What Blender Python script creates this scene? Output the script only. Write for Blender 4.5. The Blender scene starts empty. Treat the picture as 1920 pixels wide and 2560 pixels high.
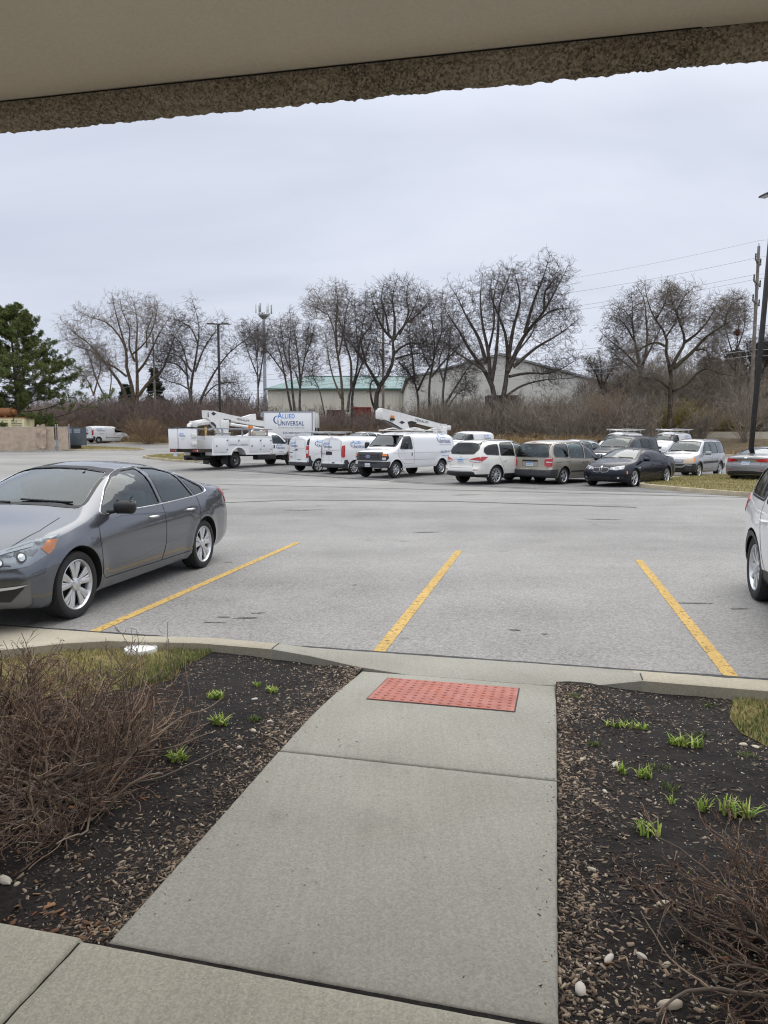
import bpy, bmesh, math, random
import numpy as np
from mathutils import Vector, Matrix
from mathutils.bvhtree import BVHTree
from math import radians as R, sin, cos, pi

# ------------------------------------------------------------------ camera, sky, sun, exposure
S = bpy.context.scene
FPX = 1775.0                      # focal length in pixels of the 1920 x 2560 photograph
CAMH = 1.70
PITCH = math.atan((1280 - 1103) / FPX)
cam_d = bpy.data.cameras.new("camera"); cam = bpy.data.objects.new("camera", cam_d)
S.collection.objects.link(cam); S.camera = cam
cam_d.sensor_fit = 'VERTICAL'; cam_d.sensor_height = 36.0; cam_d.lens = 36.0 * FPX / 2560
cam_d.clip_start = 0.05; cam_d.clip_end = 3000
cam.location = (0, 0, CAMH); cam.rotation_euler = (pi / 2 - PITCH, 0, 0)

SUN_EL, SUN_ROT = R(52), R(35)
W = bpy.data.worlds.new("World"); S.world = W; W.use_nodes = True
def build_world():
    nt = W.node_tree; nt.nodes.clear(); N = nt.nodes.new; L = nt.links.new
    out = N('ShaderNodeOutputWorld'); bg = N('ShaderNodeBackground')
    sky = N('ShaderNodeTexSky'); sky.sky_type = 'NISHITA'; sky.sun_disc = False
    sky.sun_elevation = SUN_EL; sky.sun_rotation = SUN_ROT; sky.air_density = 1.6; sky.dust_density = 2.5
    tc = N('ShaderNodeTexCoord'); sep = N('ShaderNodeSeparateXYZ'); L(tc.outputs['Generated'], sep.inputs[0])
    # cloud deck: layered noise on the sky direction, flattened toward the horizon
    dv = N('ShaderNodeMath'); dv.operation = 'ADD'; L(sep.outputs['Z'], dv.inputs[0]); dv.inputs[1].default_value = 0.28
    vx = N('ShaderNodeMath'); vx.operation = 'DIVIDE'; L(sep.outputs['X'], vx.inputs[0]); L(dv.outputs[0], vx.inputs[1])
    vy = N('ShaderNodeMath'); vy.operation = 'DIVIDE'; L(sep.outputs['Y'], vy.inputs[0]); L(dv.outputs[0], vy.inputs[1])
    cmb = N('ShaderNodeCombineXYZ'); L(vx.outputs[0], cmb.inputs[0]); L(vy.outputs[0], cmb.inputs[1])
    mp = N('ShaderNodeMapping'); L(cmb.outputs[0], mp.inputs[0]); mp.inputs['Rotation'].default_value = (0, 0, .5); mp.inputs['Scale'].default_value = (.75, 1.5, 1)
    n1 = N('ShaderNodeTexNoise'); n1.inputs['Scale'].default_value = 1.1; n1.inputs['Detail'].default_value = 5; n1.inputs['Roughness'].default_value = .5
    n1.inputs['Distortion'].default_value = .35; L(mp.outputs[0], n1.inputs['Vector'])
    cr = N('ShaderNodeValToRGB'); L(n1.outputs[0], cr.inputs[0])
    cr.color_ramp.elements[0].position = .34; cr.color_ramp.elements[0].color = (5.15, 5.6, 6.7, 1)
    cr.color_ramp.elements[1].position = .64; cr.color_ramp.elements[1].color = (6.5, 6.85, 7.9, 1)
    # brighter toward the zenith, as under any overcast
    z1 = N('ShaderNodeMapRange'); L(sep.outputs['Z'], z1.inputs[0]); z1.inputs['From Min'].default_value = 0.38; z1.inputs['From Max'].default_value = .9
    z1.inputs['To Min'].default_value = 1.05; z1.inputs['To Max'].default_value = 2.95
    # the overhead cloud is a neutral white, the low sky slightly blue
    wn = N('ShaderNodeMapRange'); L(sep.outputs['Z'], wn.inputs[0]); wn.inputs['From Min'].default_value = .35; wn.inputs['From Max'].default_value = .85
    wm = N('ShaderNodeMix'); wm.data_type = 'RGBA'; L(wn.outputs[0], wm.inputs['Factor']); L(cr.outputs[0], wm.inputs['A']); wm.inputs['B'].default_value = (7.0, 7.0, 7.0, 1)
    sc = N('ShaderNodeVectorMath'); sc.operation = 'SCALE'; L(wm.outputs['Result'], sc.inputs[0]); L(z1.outputs[0], sc.inputs['Scale'])
    mx = N('ShaderNodeMix'); mx.data_type = 'RGBA'; mx.inputs['Factor'].default_value = .93
    L(sky.outputs[0], mx.inputs['A']); L(sc.outputs[0], mx.inputs['B'])
    L(mx.outputs['Result'], bg.inputs['Color']); bg.inputs['Strength'].default_value = 0.1
    L(bg.outputs[0], out.inputs[0])
build_world()
sun_d = bpy.data.lights.new("sun", 'SUN'); sun = bpy.data.objects.new("sun", sun_d); S.collection.objects.link(sun)
sun_d.energy = .7; sun_d.angle = R(45); sun_d.color = (1, .95, .88)
# azimuth: light comes from over the lot, a little to the right
sun.rotation_euler = Vector((-sin(SUN_ROT) * cos(SUN_EL), -cos(SUN_ROT) * cos(SUN_EL), -sin(SUN_EL))).to_track_quat('-Z', 'Y').to_euler()
S.view_settings.view_transform = 'Standard'; S.view_settings.look = 'None'; S.view_settings.exposure = 0.17; S.view_settings.gamma = 1
S.cycles.filter_width = 1.15; S.cycles.max_bounces = 6; S.cycles.diffuse_bounces = 3; S.cycles.glossy_bounces = 3; S.cycles.transparent_max_bounces = 16; S.cycles.transmission_bounces = 2

# ------------------------------------------------------------------ small helpers
COL = S.collection
rng = np.random.default_rng(11); random.seed(5)
CP, SP = cos(PITCH), sin(PITCH)
def terr(x, y):
    z = .004 * max(0.0, min(y, 90) - 28) ** 1.5
    s = .41 * x + .91 * y - 61.3
    if s > 0: z += 1.15 * (1 - math.exp(-(s / 4.0) ** 2)) - .06
    return z
def ray(u, v):
    a = (u - 960) / FPX; b = (1280 - v) / FPX
    return Vector((a, CP + b * SP, -SP + b * CP))
def at_z(u, v, z):                 # point of the photograph's pixel on the level z
    d = ray(u, v); t = (z - CAMH) / d.z
    return Vector((t * d.x, t * d.y, z))
def at_y(u, v, y):                 # same, on the vertical plane at distance y
    d = ray(u, v); t = y / d.y
    return Vector((t * d.x, y, CAMH + t * d.z))
def tag(o, label=None, cat=None, group=None, kind=None):
    if label: o['label'] = label
    if cat: o['category'] = cat
    if group: o['group'] = group
    if kind: o['kind'] = kind
    return o
def empty(name, loc, rz=0.0):
    o = bpy.data.objects.new(name, None); COL.objects.link(o); o.location = loc; o.rotation_euler = (0, 0, rz)
    o.empty_display_size = .3; return o
def link(name, me, mats, parent=None, loc=None, rot=None):
    for m in (mats if isinstance(mats, (list, tuple)) else [mats]): me.materials.append(m)
    o = bpy.data.objects.new(name, me); COL.objects.link(o)
    if parent is not None: o.parent = parent
    if loc is not None: o.location = loc
    if rot is not None: o.rotation_euler = rot
    return o
def copy_tree(o, parent=None):
    c = o.copy(); COL.objects.link(c); c.parent = parent
    for ch in [k for k in bpy.data.objects if k.parent == o]: copy_tree(ch, c)
    return c
def smooth(me, ang=None):
    me.polygons.foreach_set('use_smooth', [True] * len(me.polygons))
    if ang is not None: me.set_sharp_from_angle(angle=R(ang))
def np_mesh(name, V, F, smooth_=False):
    """V: (n,3) array; F: (m,k) array or list of such arrays"""
    Fs = F if isinstance(F, list) else [F]
    Fs = [f for f in Fs if len(f)]
    me = bpy.data.meshes.new(name); V = np.asarray(V, dtype=np.float32)
    me.vertices.add(len(V)); me.vertices.foreach_set('co', V.ravel())
    nl = sum(f.size for f in Fs); npoly = sum(len(f) for f in Fs)
    me.loops.add(nl); me.polygons.add(npoly)
    me.loops.foreach_set('vertex_index', np.concatenate([f.ravel() for f in Fs]).astype(np.int32))
    tot = np.concatenate([np.full(len(f), f.shape[1]) for f in Fs]); st = np.concatenate([[0], np.cumsum(tot)[:-1]])
    me.polygons.foreach_set('loop_start', st.astype(np.int32))
    if smooth_: me.polygons.foreach_set('use_smooth', np.ones(npoly, dtype=bool))
    me.update(calc_edges=True); me.validate()
    return me
class MB:
    """collects simple shapes into one mesh"""
    def __init__(s): s.v = []; s.f = []; s.m = []
    def add(s, vs, fs, mi=0, M=None):
        b = len(s.v)
        for p in vs:
            p = Vector(p); s.v.append(tuple(M @ p) if M is not None else tuple(p))
        for f in fs: s.f.append([i + b for i in f]); s.m.append(mi)
        return s
    def box(s, c, d, mi=0, M=None, taper=(1, 1), bev=0.0):
        hx, hy, hz = d[0] / 2, d[1] / 2, d[2] / 2; tx, ty = taper
        T = Matrix.Translation(c)
        if M is not None: T = M @ T
        if bev <= 0:
            vs = [(-hx, -hy, -hz), (hx, -hy, -hz), (hx, hy, -hz), (-hx, hy, -hz), (-hx * tx, -hy * ty, hz), (hx * tx, -hy * ty, hz), (hx * tx, hy * ty, hz), (-hx * tx, hy * ty, hz)]
            return s.add(vs, [(0, 3, 2, 1), (4, 5, 6, 7), (0, 1, 5, 4), (1, 2, 6, 5), (2, 3, 7, 6), (3, 0, 4, 7)], mi, T)
        bev = min(bev, hx * .98, hy * .98, hz * .98)
        prof = [(-hz, bev), (-hz + bev * .3, bev * .3), (-hz + bev, 0), (hz - bev, 0), (hz - bev * .3, bev * .3), (hz, bev)]
        vs = []; fs = []
        for k, (z, ins) in enumerate(prof):
            f = (z + hz) / (2 * hz); sx = 1 + (tx - 1) * f; sy = 1 + (ty - 1) * f
            a, b_ = hx * sx - ins, hy * sy - ins; r = bev * .8
            for (cx, cy, a0) in ((a - r, b_ - r, 0), (-a + r, b_ - r, 90), (-a + r, -b_ + r, 180), (a - r, -b_ + r, 270)):
                for q in (0, 45, 90): vs.append((cx + r * cos(R(a0 + q)), cy + r * sin(R(a0 + q)), z))
        n = 12
        for k in range(5):
            for i in range(n): j = (i + 1) % n; fs.append((k * n + i, k * n + j, (k + 1) * n + j, (k + 1) * n + i))
        fs.append(tuple(range(n - 1, -1, -1))); fs.append(tuple(range(5 * n, 6 * n)))
        return s.add(vs, fs, mi, T)
    def prism(s, poly, axis, a0, a1, mi=0, M=None):
        """polygon extruded along axis ('x','y','z'); poly gives the two other coordinates in order"""
        n = len(poly); vs = []
        for a in (a0, a1):
            for (p, q) in poly:
                vs.append({'x': (a, p, q), 'y': (p, a, q), 'z': (p, q, a)}[axis])
        fs = [tuple(range(n)), tuple(range(2 * n - 1, n - 1, -1))]
        for i in range(n): j = (i + 1) % n; fs.append((i, i + n, j + n, j))
        area = sum(poly[i][0] * poly[(i + 1) % n][1] - poly[(i + 1) % n][0] * poly[i][1] for i in range(n))
        flip = (area > 0) == (a1 > a0)
        if axis == 'y': flip = not flip
        if not flip: fs = [tuple(reversed(f)) for f in fs]
        return s.add(vs, fs, mi, M)
    def tube(s, pts, rad, n=8, mi=0, M=None, cap=True):
        pts = [Vector(p) for p in pts]
        if not isinstance(rad, (list, tuple)): rad = [rad] * len(pts)
        vs = []; fs = []; up = Vector((0, 0, 1)); prev = None
        for i, p in enumerate(pts):
            t = (pts[min(i + 1, len(pts) - 1)] - pts[max(i - 1, 0)]).normalized()
            if prev is None:
                a = t.cross(up)
                if a.length < .05: a = t.cross(Vector((1, 0, 0)))
                a.normalize()
            else:
                a = (prev - t * prev.dot(t)).normalized()
            prev = a; b = t.cross(a)
            for k in range(n): an = 2 * pi * k / n; vs.append(tuple(p + (a * cos(an) + b * sin(an)) * rad[i]))
        for i in range(len(pts) - 1):
            for k in range(n): j = (k + 1) % n; fs.append((i * n + k, i * n + j, (i + 1) * n + j, (i + 1) * n + k))
        if cap: fs.append(tuple(range(n - 1, -1, -1))); fs.append(tuple(range((len(pts) - 1) * n, len(pts) * n)))
        return s.add(vs, fs, mi, M)
    def lathe(s, prof, axis='z', n=32, mi=0, M=None, c=(0, 0, 0)):
        """profile [(r, h)] turned round the axis"""
        vs = []; fs = []
        for (r, h) in prof:
            for k in range(n):
                a = 2 * pi * k / n; p = (r * cos(a), r * sin(a), h)
                if axis == 'y': p = (p[0], p[2], -p[1])
                if axis == 'x': p = (p[2], p[0], p[1])
                vs.append((p[0] + c[0], p[1] + c[1], p[2] + c[2]))
        for i in range(len(prof) - 1):
            for k in range(n): j = (k + 1) % n; fs.append((i * n + k, i * n + j, (i + 1) * n + j, (i + 1) * n + k))
        return s.add(vs, fs, mi, M)
    def mesh(s, name='m', sm=None):
        me = bpy.data.meshes.new(name); me.from_pydata(s.v, [], s.f); me.polygons.foreach_set('material_index', s.m)
        me.update()
        if sm is not None: smooth(me, sm)
        return me
    def obj(s, name, mats, parent=None, sm=30, loc=None, rot=None): return link(name, s.mesh(name, sm), mats, parent, loc, rot)

# ------------------------------------------------------------------ materials
def nodes_mat(name):
    m = bpy.data.materials.new(name); m.use_nodes = True; nt = m.node_tree
    return m, nt, nt.nodes['Principled BSDF'], nt.nodes.new, nt.links.new
def pmat(name, col, rough=.5, metal=0.0, coat=0.0, noise=0.0, nscale=20.0, bump=0.0, spec=.5, col2=None, emis=None, detail=4):
    m, nt, b, N, L = nodes_mat(name)
    b.inputs['Base Color'].default_value = (*col, 1); b.inputs['Roughness'].default_value = rough; b.inputs['Metallic'].default_value = metal
    b.inputs['Coat Weight'].default_value = coat; b.inputs['Coat Roughness'].default_value = .04; b.inputs['Specular IOR Level'].default_value = spec
    if noise or bump or col2:
        tc = N('ShaderNodeTexCoord'); n = N('ShaderNodeTexNoise'); n.inputs['Scale'].default_value = nscale; n.inputs['Detail'].default_value = detail
        L(tc.outputs['Object'], n.inputs['Vector'])
        cr = N('ShaderNodeValToRGB'); c2 = col2 or tuple(max(0, c * (1 - noise)) for c in col); c1 = col if col2 else tuple(min(1, c * (1 + noise * .6)) for c in col)
        cr.color_ramp.elements[0].position = .35; cr.color_ramp.elements[1].position = .65
        cr.color_ramp.elements[0].color = (*c2, 1); cr.color_ramp.elements[1].color = (*c1, 1)
        L(n.outputs[0], cr.inputs[0]); L(cr.outputs[0], b.inputs['Base Color'])
        if bump:
            bp = N('ShaderNodeBump'); bp.inputs['Strength'].default_value = bump; bp.inputs['Distance'].default_value = .01
            L(n.outputs[0], bp.inputs['Height']); L(bp.outputs[0], b.inputs['Normal'])
    if emis: b.inputs['Emission Color'].default_value = (*emis, 1); b.inputs['Emission Strength'].default_value = 1
    return m
def paint(name, col, metal=0.0, rough=.35, dirt=.12, coat=1.0, ior=1.5):
    """car paint: clear coat, faint flake, road film that thickens toward the sills"""
    m, nt, b, N, L = nodes_mat(name)
    tc = N('ShaderNodeTexCoord'); n = N('ShaderNodeTexNoise'); n.inputs['Scale'].default_value = 2.2; n.inputs['Detail'].default_value = 6; L(tc.outputs['Object'], n.inputs['Vector'])
    sep = N('ShaderNodeSeparateXYZ'); L(tc.outputs['Object'], sep.inputs[0])
    mr = N('ShaderNodeMapRange'); L(sep.outputs['Z'], mr.inputs[0]); mr.inputs['From Min'].default_value = .25; mr.inputs['From Max'].default_value = .85; mr.inputs['To Min'].default_value = 1; mr.inputs['To Max'].default_value = .15
    mu = N('ShaderNodeMath'); mu.operation = 'MULTIPLY'; L(mr.outputs[0], mu.inputs[0]); L(n.outputs[0], mu.inputs[1])
    mu2 = N('ShaderNodeMath'); mu2.operation = 'MULTIPLY'; L(mu.outputs[0], mu2.inputs[0]); mu2.inputs[1].default_value = dirt * 3; mu2.use_clamp = True
    mx = N('ShaderNodeMix'); mx.data_type = 'RGBA'; mx.inputs['A'].default_value = (*col, 1); mx.inputs['B'].default_value = (.30, .28, .25, 1); L(mu2.outputs[0], mx.inputs['Factor'])
    L(mx.outputs['Result'], b.inputs['Base Color'])
    ra = N('ShaderNodeMath'); ra.operation = 'ADD'; L(mu2.outputs[0], ra.inputs[0]); ra.inputs[1].default_value = rough; ra.use_clamp = True; L(ra.outputs[0], b.inputs['Roughness'])
    b.inputs['Metallic'].default_value = metal; b.inputs['Coat Weight'].default_value = coat; b.inputs['Coat Roughness'].default_value = .03; b.inputs['Coat IOR'].default_value = ior; b.inputs['Specular IOR Level'].default_value = .5 * coat
    return m
def glass(name, tint, refl=1.0, rough=.02):
    m, nt, b, N, L = nodes_mat(name); nt.nodes.remove(b)
    out = nt.nodes['Material Output']; tr = N('ShaderNodeBsdfTransparent'); tr.inputs[0].default_value = (*tint, 1)
    gl = N('ShaderNodeBsdfGlossy'); gl.inputs['Roughness'].default_value = rough; gl.inputs['Color'].default_value = (.95, 1, 1, 1)
    fr = N('ShaderNodeFresnel'); fr.inputs['IOR'].default_value = 1.55
    mu = N('ShaderNodeMath'); mu.operation = 'MULTIPLY'; L(fr.outputs[0], mu.inputs[0]); mu.inputs[1].default_value = refl; mu.use_clamp = True
    ms = N('ShaderNodeMixShader'); L(mu.outputs[0], ms.inputs[0]); L(tr.outputs[0], ms.inputs[1]); L(gl.outputs[0], ms.inputs[2]); L(ms.outputs[0], out.inputs[0])
    return m
M = {}
M['white'] = paint('white_paint', (.78, .79, .80), 0, .3, .06)
M['pearl'] = paint('pearl_paint', (.70, .69, .65), .0, .3, .08)
M['grey'] = paint('grey_metal_paint', (.120, .130, .150), .72, .20, .02)
M['navy'] = paint('navy_paint', (.005, .007, .016), .0, .25, .01, .45, 1.4)
M['beige'] = paint('beige_metal_paint', (.36, .33, .27), .5, .4, .10)
M['silver'] = paint('silver_paint', (.42, .43, .45), .6, .4, .10)
M['midgrey'] = paint('mid_grey_paint', (.23, .23, .24), .6, .4, .08)
M['charcoal'] = paint('charcoal_paint', (.018, .019, .022), .2, .35, .04, .5, 1.4)
M['palesilver'] = paint('pale_silver_paint', (.55, .57, .58), .4, .4, .06)
M['glass'] = glass('car_glass', (.40, .59, .63), 1.35)
M['glass_clear'] = glass('windshield_glass', (.46, .68, .72), 1.5)
M['glass_dark'] = glass('privacy_glass', (.03, .035, .04), .9)
M['lens'] = glass('lamp_lens', (.80, .83, .86), .7)
M['rubber'] = pmat('tyre_rubber', (.022, .022, .023), .85, noise=.3, nscale=40)
M['black'] = pmat('black_trim', (.012, .012, .013), .45)
M['plastic'] = pmat('dark_grey_plastic', (.045, .047, .052), .6, noise=.2, nscale=8)
M['liner'] = pmat('wheel_liner', (.008, .008, .008), .95)
M['interior'] = pmat('cabin_cloth', (.20, .21, .215), .9)
M['seat'] = pmat('seat_cloth', (.11, .115, .12), .9, noise=.2, nscale=60)
M['seat_tan'] = pmat('tan_seat_cloth', (.30, .28, .24), .9, noise=.2, nscale=60)
M['chrome'] = pmat('chrome', (.75, .76, .78), .12, 1)
M['alloy'] = pmat('wheel_alloy', (.66, .67, .69), .34, .75, noise=.08, nscale=6)
M['steelwheel'] = pmat('steel_wheel', (.45, .44, .42), .5, .4, noise=.35, nscale=9)
M['lampred'] = pmat('red_lamp', (.42, .012, .014), .12, coat=1)
M['lampwhite'] = pmat('clear_lamp', (.62, .64, .66), .15, .3, coat=1)
M['lampwarm'] = pmat('yellowed_lamp', (.62, .48, .33), .25, coat=.6)
M['amber'] = pmat('amber_lamp', (.80, .24, .02), .18, coat=1)
M['reflector'] = pmat('lamp_reflector', (.65, .66, .68), .18, 1)
M['lampgrey'] = pmat('lamp_bowl', (.30, .31, .33), .25, .7)
M['plate'] = pmat('number_plate', (.62, .66, .72), .5)
M['plateblue'] = pmat('plate_blue', (.06, .22, .62), .5)
M['ink'] = pmat('dark_ink', (.03, .035, .06), .6)
M['logo_dark'] = pmat('logo_dark_blue', (.012, .045, .20), .45)
M['logo_light'] = pmat('logo_light_blue', (.03, .24, .72), .45)
M['logo_grey'] = pmat('logo_grey', (.30, .33, .38), .5)
M['galv'] = pmat('galvanised_steel', (.36, .38, .40), .45, .7, noise=.2, nscale=15)
M['whitemetal'] = pmat('white_enamel', (.72, .72, .70), .4, noise=.06, nscale=6)
M['rust'] = pmat('rusty_metal', (.30, .13, .05), .8, noise=.5, nscale=12)
M['orange'] = pmat('orange_plastic', (.75, .22, .02), .4)
# ------------------------------------------------------------------ vehicle bodies
def pchip(pts):
    P = sorted(pts); X = np.array([p[0] for p in P], float); Y = np.array([p[1] for p in P], float)
    h = np.diff(X); d = np.diff(Y) / h; m = np.zeros(len(X)); m[0] = d[0]; m[-1] = d[-1]
    for i in range(1, len(X) - 1):
        if d[i - 1] * d[i] > 0:
            w1 = 2 * h[i] + h[i - 1]; w2 = h[i] + 2 * h[i - 1]; m[i] = (w1 + w2) / (w1 / d[i - 1] + w2 / d[i])
    def f(x):
        x = np.clip(x, X[0], X[-1]); i = np.clip(np.searchsorted(X, x, side='right') - 1, 0, len(X) - 2)
        t = (x - X[i]) / h[i]; return (Y[i] * (1 + 2 * t) * (1 - t) ** 2 + m[i] * h[i] * t * (1 - t) ** 2 + Y[i + 1] * t * t * (3 - 2 * t) + m[i + 1] * h[i] * t * t * (t - 1))
    return f
def sstep(t): t = np.clip(t, 0, 1); return t * t * (3 - 2 * t)
SIDE_CAR = [(0, .90), (.1, .955), (.3, .985), (.5, .995), (.66, 1.0), (.8, .99), (.92, .97), (1, .945)]
SIDE_VAN = [(0, .95), (.12, .985), (.4, 1.0), (.8, 1.0), (1, .985)]
class Body:
    """closed body skin lofted from side-view curves; x forward, origin on the ground between the axles"""
    def __init__(s, sp, sx=1, sz=1, sw=1):
        s.sp = sp; s.sx, s.sz, s.sw = sx, sz, sw
        s.top = pchip(sp['top']); s.belt = pchip(sp['belt']); s.bot = pchip(sp['bot']); s.w = pchip(sp['w']); s.side = pchip(sp.get('side', SIDE_CAR))
        s.x0 = sp['top'][0][0] if sp['top'][0][0] < sp['top'][-1][0] else sp['top'][-1][0]
        s.x1 = max(p[0] for p in sp['top']); s.x0 = min(p[0] for p in sp['top'])
        s.W = max(p[1] for p in sp['w']); s.fz = pchip(sp['fz']); s.rz = pchip(sp['rz'])
        s.wb = sp['wb'] / 2; s.wr = sp['wr']
    def half(s, x, inset=0.0, z0=None, nlo=13, nup=20):
        sp = s.sp; zt = float(s.top(x)) - inset; zb = (float(s.bot(x)) if z0 is None else z0) + (inset if z0 is None else 0); w = float(s.w(x)) - inset
        zc = min(float(s.belt(x)), zt - .012); zc = max(zc, zb + .05)
        t = np.linspace(0, 1, nlo); z = zb + (zc - zb) * t; y = w * s.side(t)
        h = zt - zc; g = sstep(h / .42)
        n = sp.get('nh', 2.3) + (sp.get('nr', 7) - sp.get('nh', 2.3)) * g; k = sp.get('k', .24) * g; m = 2.0; yb = y[-1]
        na = nup // 2
        sa = np.linspace(0, .86, na + 1)[1:]; ra = (1 - sa ** n) ** (1 / m)
        rb = ra[-1] * (1 - np.linspace(0, 1, nup - na + 1)[1:] ** 1.0); sb = (1 - rb ** m) ** (1 / n)
        ss = np.concatenate([sa, sb]); rr = np.concatenate([ra, rb])
        return np.concatenate([y, yb * (1 - k * ss) * rr]), np.concatenate([z, zc + h * ss])
    def deform(s, V):
        x, y, z = V[:, 0].copy(), V[:, 1].copy(), V[:, 2]
        sp = s.sp; xa = s.wb - .05; xb = -s.wb + .05
        # wheel-arch lips
        for wx in (s.wb, -s.wb):
            d = np.hypot(x - wx, z - s.wr); b = sp.get('flare', .018) * np.exp(-((d - s.wr * 1.2) / .09) ** 2) * (z > .12)
            V[:, 1] += np.sign(y) * b * (np.abs(y) > .6 * s.W)
        wf = np.clip((x - xa) / (s.x1 - xa), 0, 1); wr = np.clip((xb - x) / (xb - s.x0), 0, 1)
        q = np.clip(np.abs(y) / s.W, 0, 1)
        V[:, 0] = x - sp['af'] * wf ** 1.5 * q ** sp.get('pf', 2.6) + wf ** 1.6 * s.fz(z) + sp['ar'] * wr ** 1.5 * q ** sp.get('pr', 3) - wr ** 1.6 * s.rz(z)
        V[:, 0] *= s.sx; V[:, 1] *= s.sw; V[:, 2] *= s.sz
        return V
    def skin(s, x0=None, x1=None, inset=0.0, z0=None, nst=64, rr=.07, nm=12):
        x0 = s.x0 if x0 is None else x0; x1 = s.x1 if x1 is None else x1
        th = np.linspace(0, pi / 2, 6)
        xs = [(x0 + rr * (1 - sin(pi / 2 - a)) if False else x0 + rr * (1 - cos(pi / 2 - a)) , 0) for a in ()]
        st = []
        for a in np.linspace(0, pi / 2, 6): d = rr * (1 - cos(a)); st.append((x0 + d, rr * (1 - sin(a))))
        for x in np.linspace(x0 + rr, x1 - rr, nst)[1:-1]: st.append((x, 0.0))
        for a in np.linspace(pi / 2, 0, 6): d = rr * (1 - cos(a)); st.append((x1 - d, rr * (1 - sin(a))))
        rings = []; N = None
        for (x, ins) in st:
            y, z = s.half(x, inset + ins * .8, z0)
            N = len(y); ring = [(x, yy, zz) for yy, zz in zip(y, z)] + [(x, -yy, zz) for yy, zz in zip(y[-2::-1], z[-2::-1])]
            ring += [(x, -y[0] + 2 * y[0] * (i / nm), z[0]) for i in range(1, nm)]
            rings.append(ring)
        K = len(rings[0]); V = [p for r in rings for p in r]; F = []
        for i in range(len(rings) - 1):
            for k in range(K): j = (k + 1) % K; F.append((i * K + k, (i + 1) * K + k, (i + 1) * K + j, i * K + j))
        for e, r in ((0, 0), (1, len(rings) - 1)):
            base = r * K; x = rings[r][0][0]; rows = []
            for i in range(N):
                y, z = rings[r][i][1], rings[r][i][2]
                if i == 0: row = [base + 0] + [base + K - k for k in range(1, nm)] + [base + 2 * N - 2]
                elif i == N - 1: row = [base + i] * (nm + 1)
                else:
                    row = [base + i]
                    for k in range(1, nm): V.append((x, y * (1 - 2 * k / nm), z)); row.append(len(V) - 1)
                    row.append(base + 2 * N - 2 - i)
                rows.append(row)
            for i in range(N - 1):
                for k in range(nm):
                    q = [rows[i][k], rows[i][k + 1], rows[i + 1][k + 1], rows[i + 1][k]]
                    q2 = []; [q2.append(v) for v in q if v not in q2]
                    if len(q2) >= 3: F.append(tuple(q2) if e == 0 else tuple(reversed(q2)))
        V = s.deform(np.array(V, dtype=float))
        bm = bmesh.new(); bv = [bm.verts.new(v) for v in V]
        for f in F:
            try: bm.faces.new([bv[i] for i in f])
            except ValueError: pass
        bmesh.ops.remove_doubles(bm, verts=bm.verts, dist=1e-5); bmesh.ops.recalc_face_normals(bm, faces=bm.faces)
        return bm
VIEW = {'L': (Vector((0, -1, 0)), lambda p, q: Vector((p, 6, q))), 'R': (Vector((0, 1, 0)), lambda p, q: Vector((p, -6, q))),
        'F': (Vector((-1, 0, 0)), lambda p, q: Vector((8, p, q))), 'B': (Vector((1, 0, 0)), lambda p, q: Vector((-8, p, q))),
        'T': (Vector((0, 0, -1)), lambda p, q: Vector((p, q, 8)))}
HAX = {}
for _k, _o, _h in (('BL', (-1, 1), (1, 1)), ('BR', (-1, -1), (1, -1)), ('FL', (1, 1), (1, -1)), ('FR', (1, -1), (1, 1))):
    _o = Vector((_o[0], _o[1], 0)).normalized(); _h = Vector((_h[0], _h[1], 0)).normalized(); HAX[_k] = _h
    VIEW[_k] = (-_o, (lambda o, h: (lambda p, q: h * p + o * 8 + Vector((0, 0, q))))(_o, _h))
def P3(view, pts, sg=1, sx=1, sy=1, sz=1):
    """points given on the left side of the car -> coordinates of a corner view"""
    h = HAX[view]; return [(x * sx * h.x + sg * y * sy * h.y, z * sz) for x, y, z in pts]
def rnd(poly, r=.04, n=3):
    """rounds the corners of a polygon"""
    out = []; m = len(poly)
    for i in range(m):
        a, b, c = Vector(poly[i - 1]), Vector(poly[i]), Vector(poly[(i + 1) % m])
        la, lc = (a - b).length, (c - b).length; rr = min(r, la * .45, lc * .45)
        p0 = b + (a - b).normalized() * rr; p1 = b + (c - b).normalized() * rr
        for k in range(n + 1): t = k / n; out.append(tuple(p0 * (1 - t) ** 2 + b * 2 * t * (1 - t) + p1 * t * t))
    return out
def area2(poly): return sum(poly[i][0] * poly[(i + 1) % len(poly)][1] - poly[(i + 1) % len(poly)][0] * poly[i][1] for i in range(len(poly)))
def offset_poly(poly, d):
    if area2(poly) < 0: d = -d
    out = []; m = len(poly)
    for i in range(m):
        a, b, c = Vector(poly[i - 1]), Vector(poly[i]), Vector(poly[(i + 1) % m])
        u = (b - a); v = (c - b)
        u = u.normalized() if u.length > 1e-9 else v.normalized(); v = v.normalized() if v.length > 1e-9 else u
        n = (Vector((u.y, -u.x)) + Vector((v.y, -v.x))); n = n.normalized() if n.length > 1e-6 else Vector((u.y, -u.x))
        c_ = max(.4, n.dot(Vector((u.y, -u.x)))); out.append(tuple(b + n * d / c_))
    return out
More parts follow.
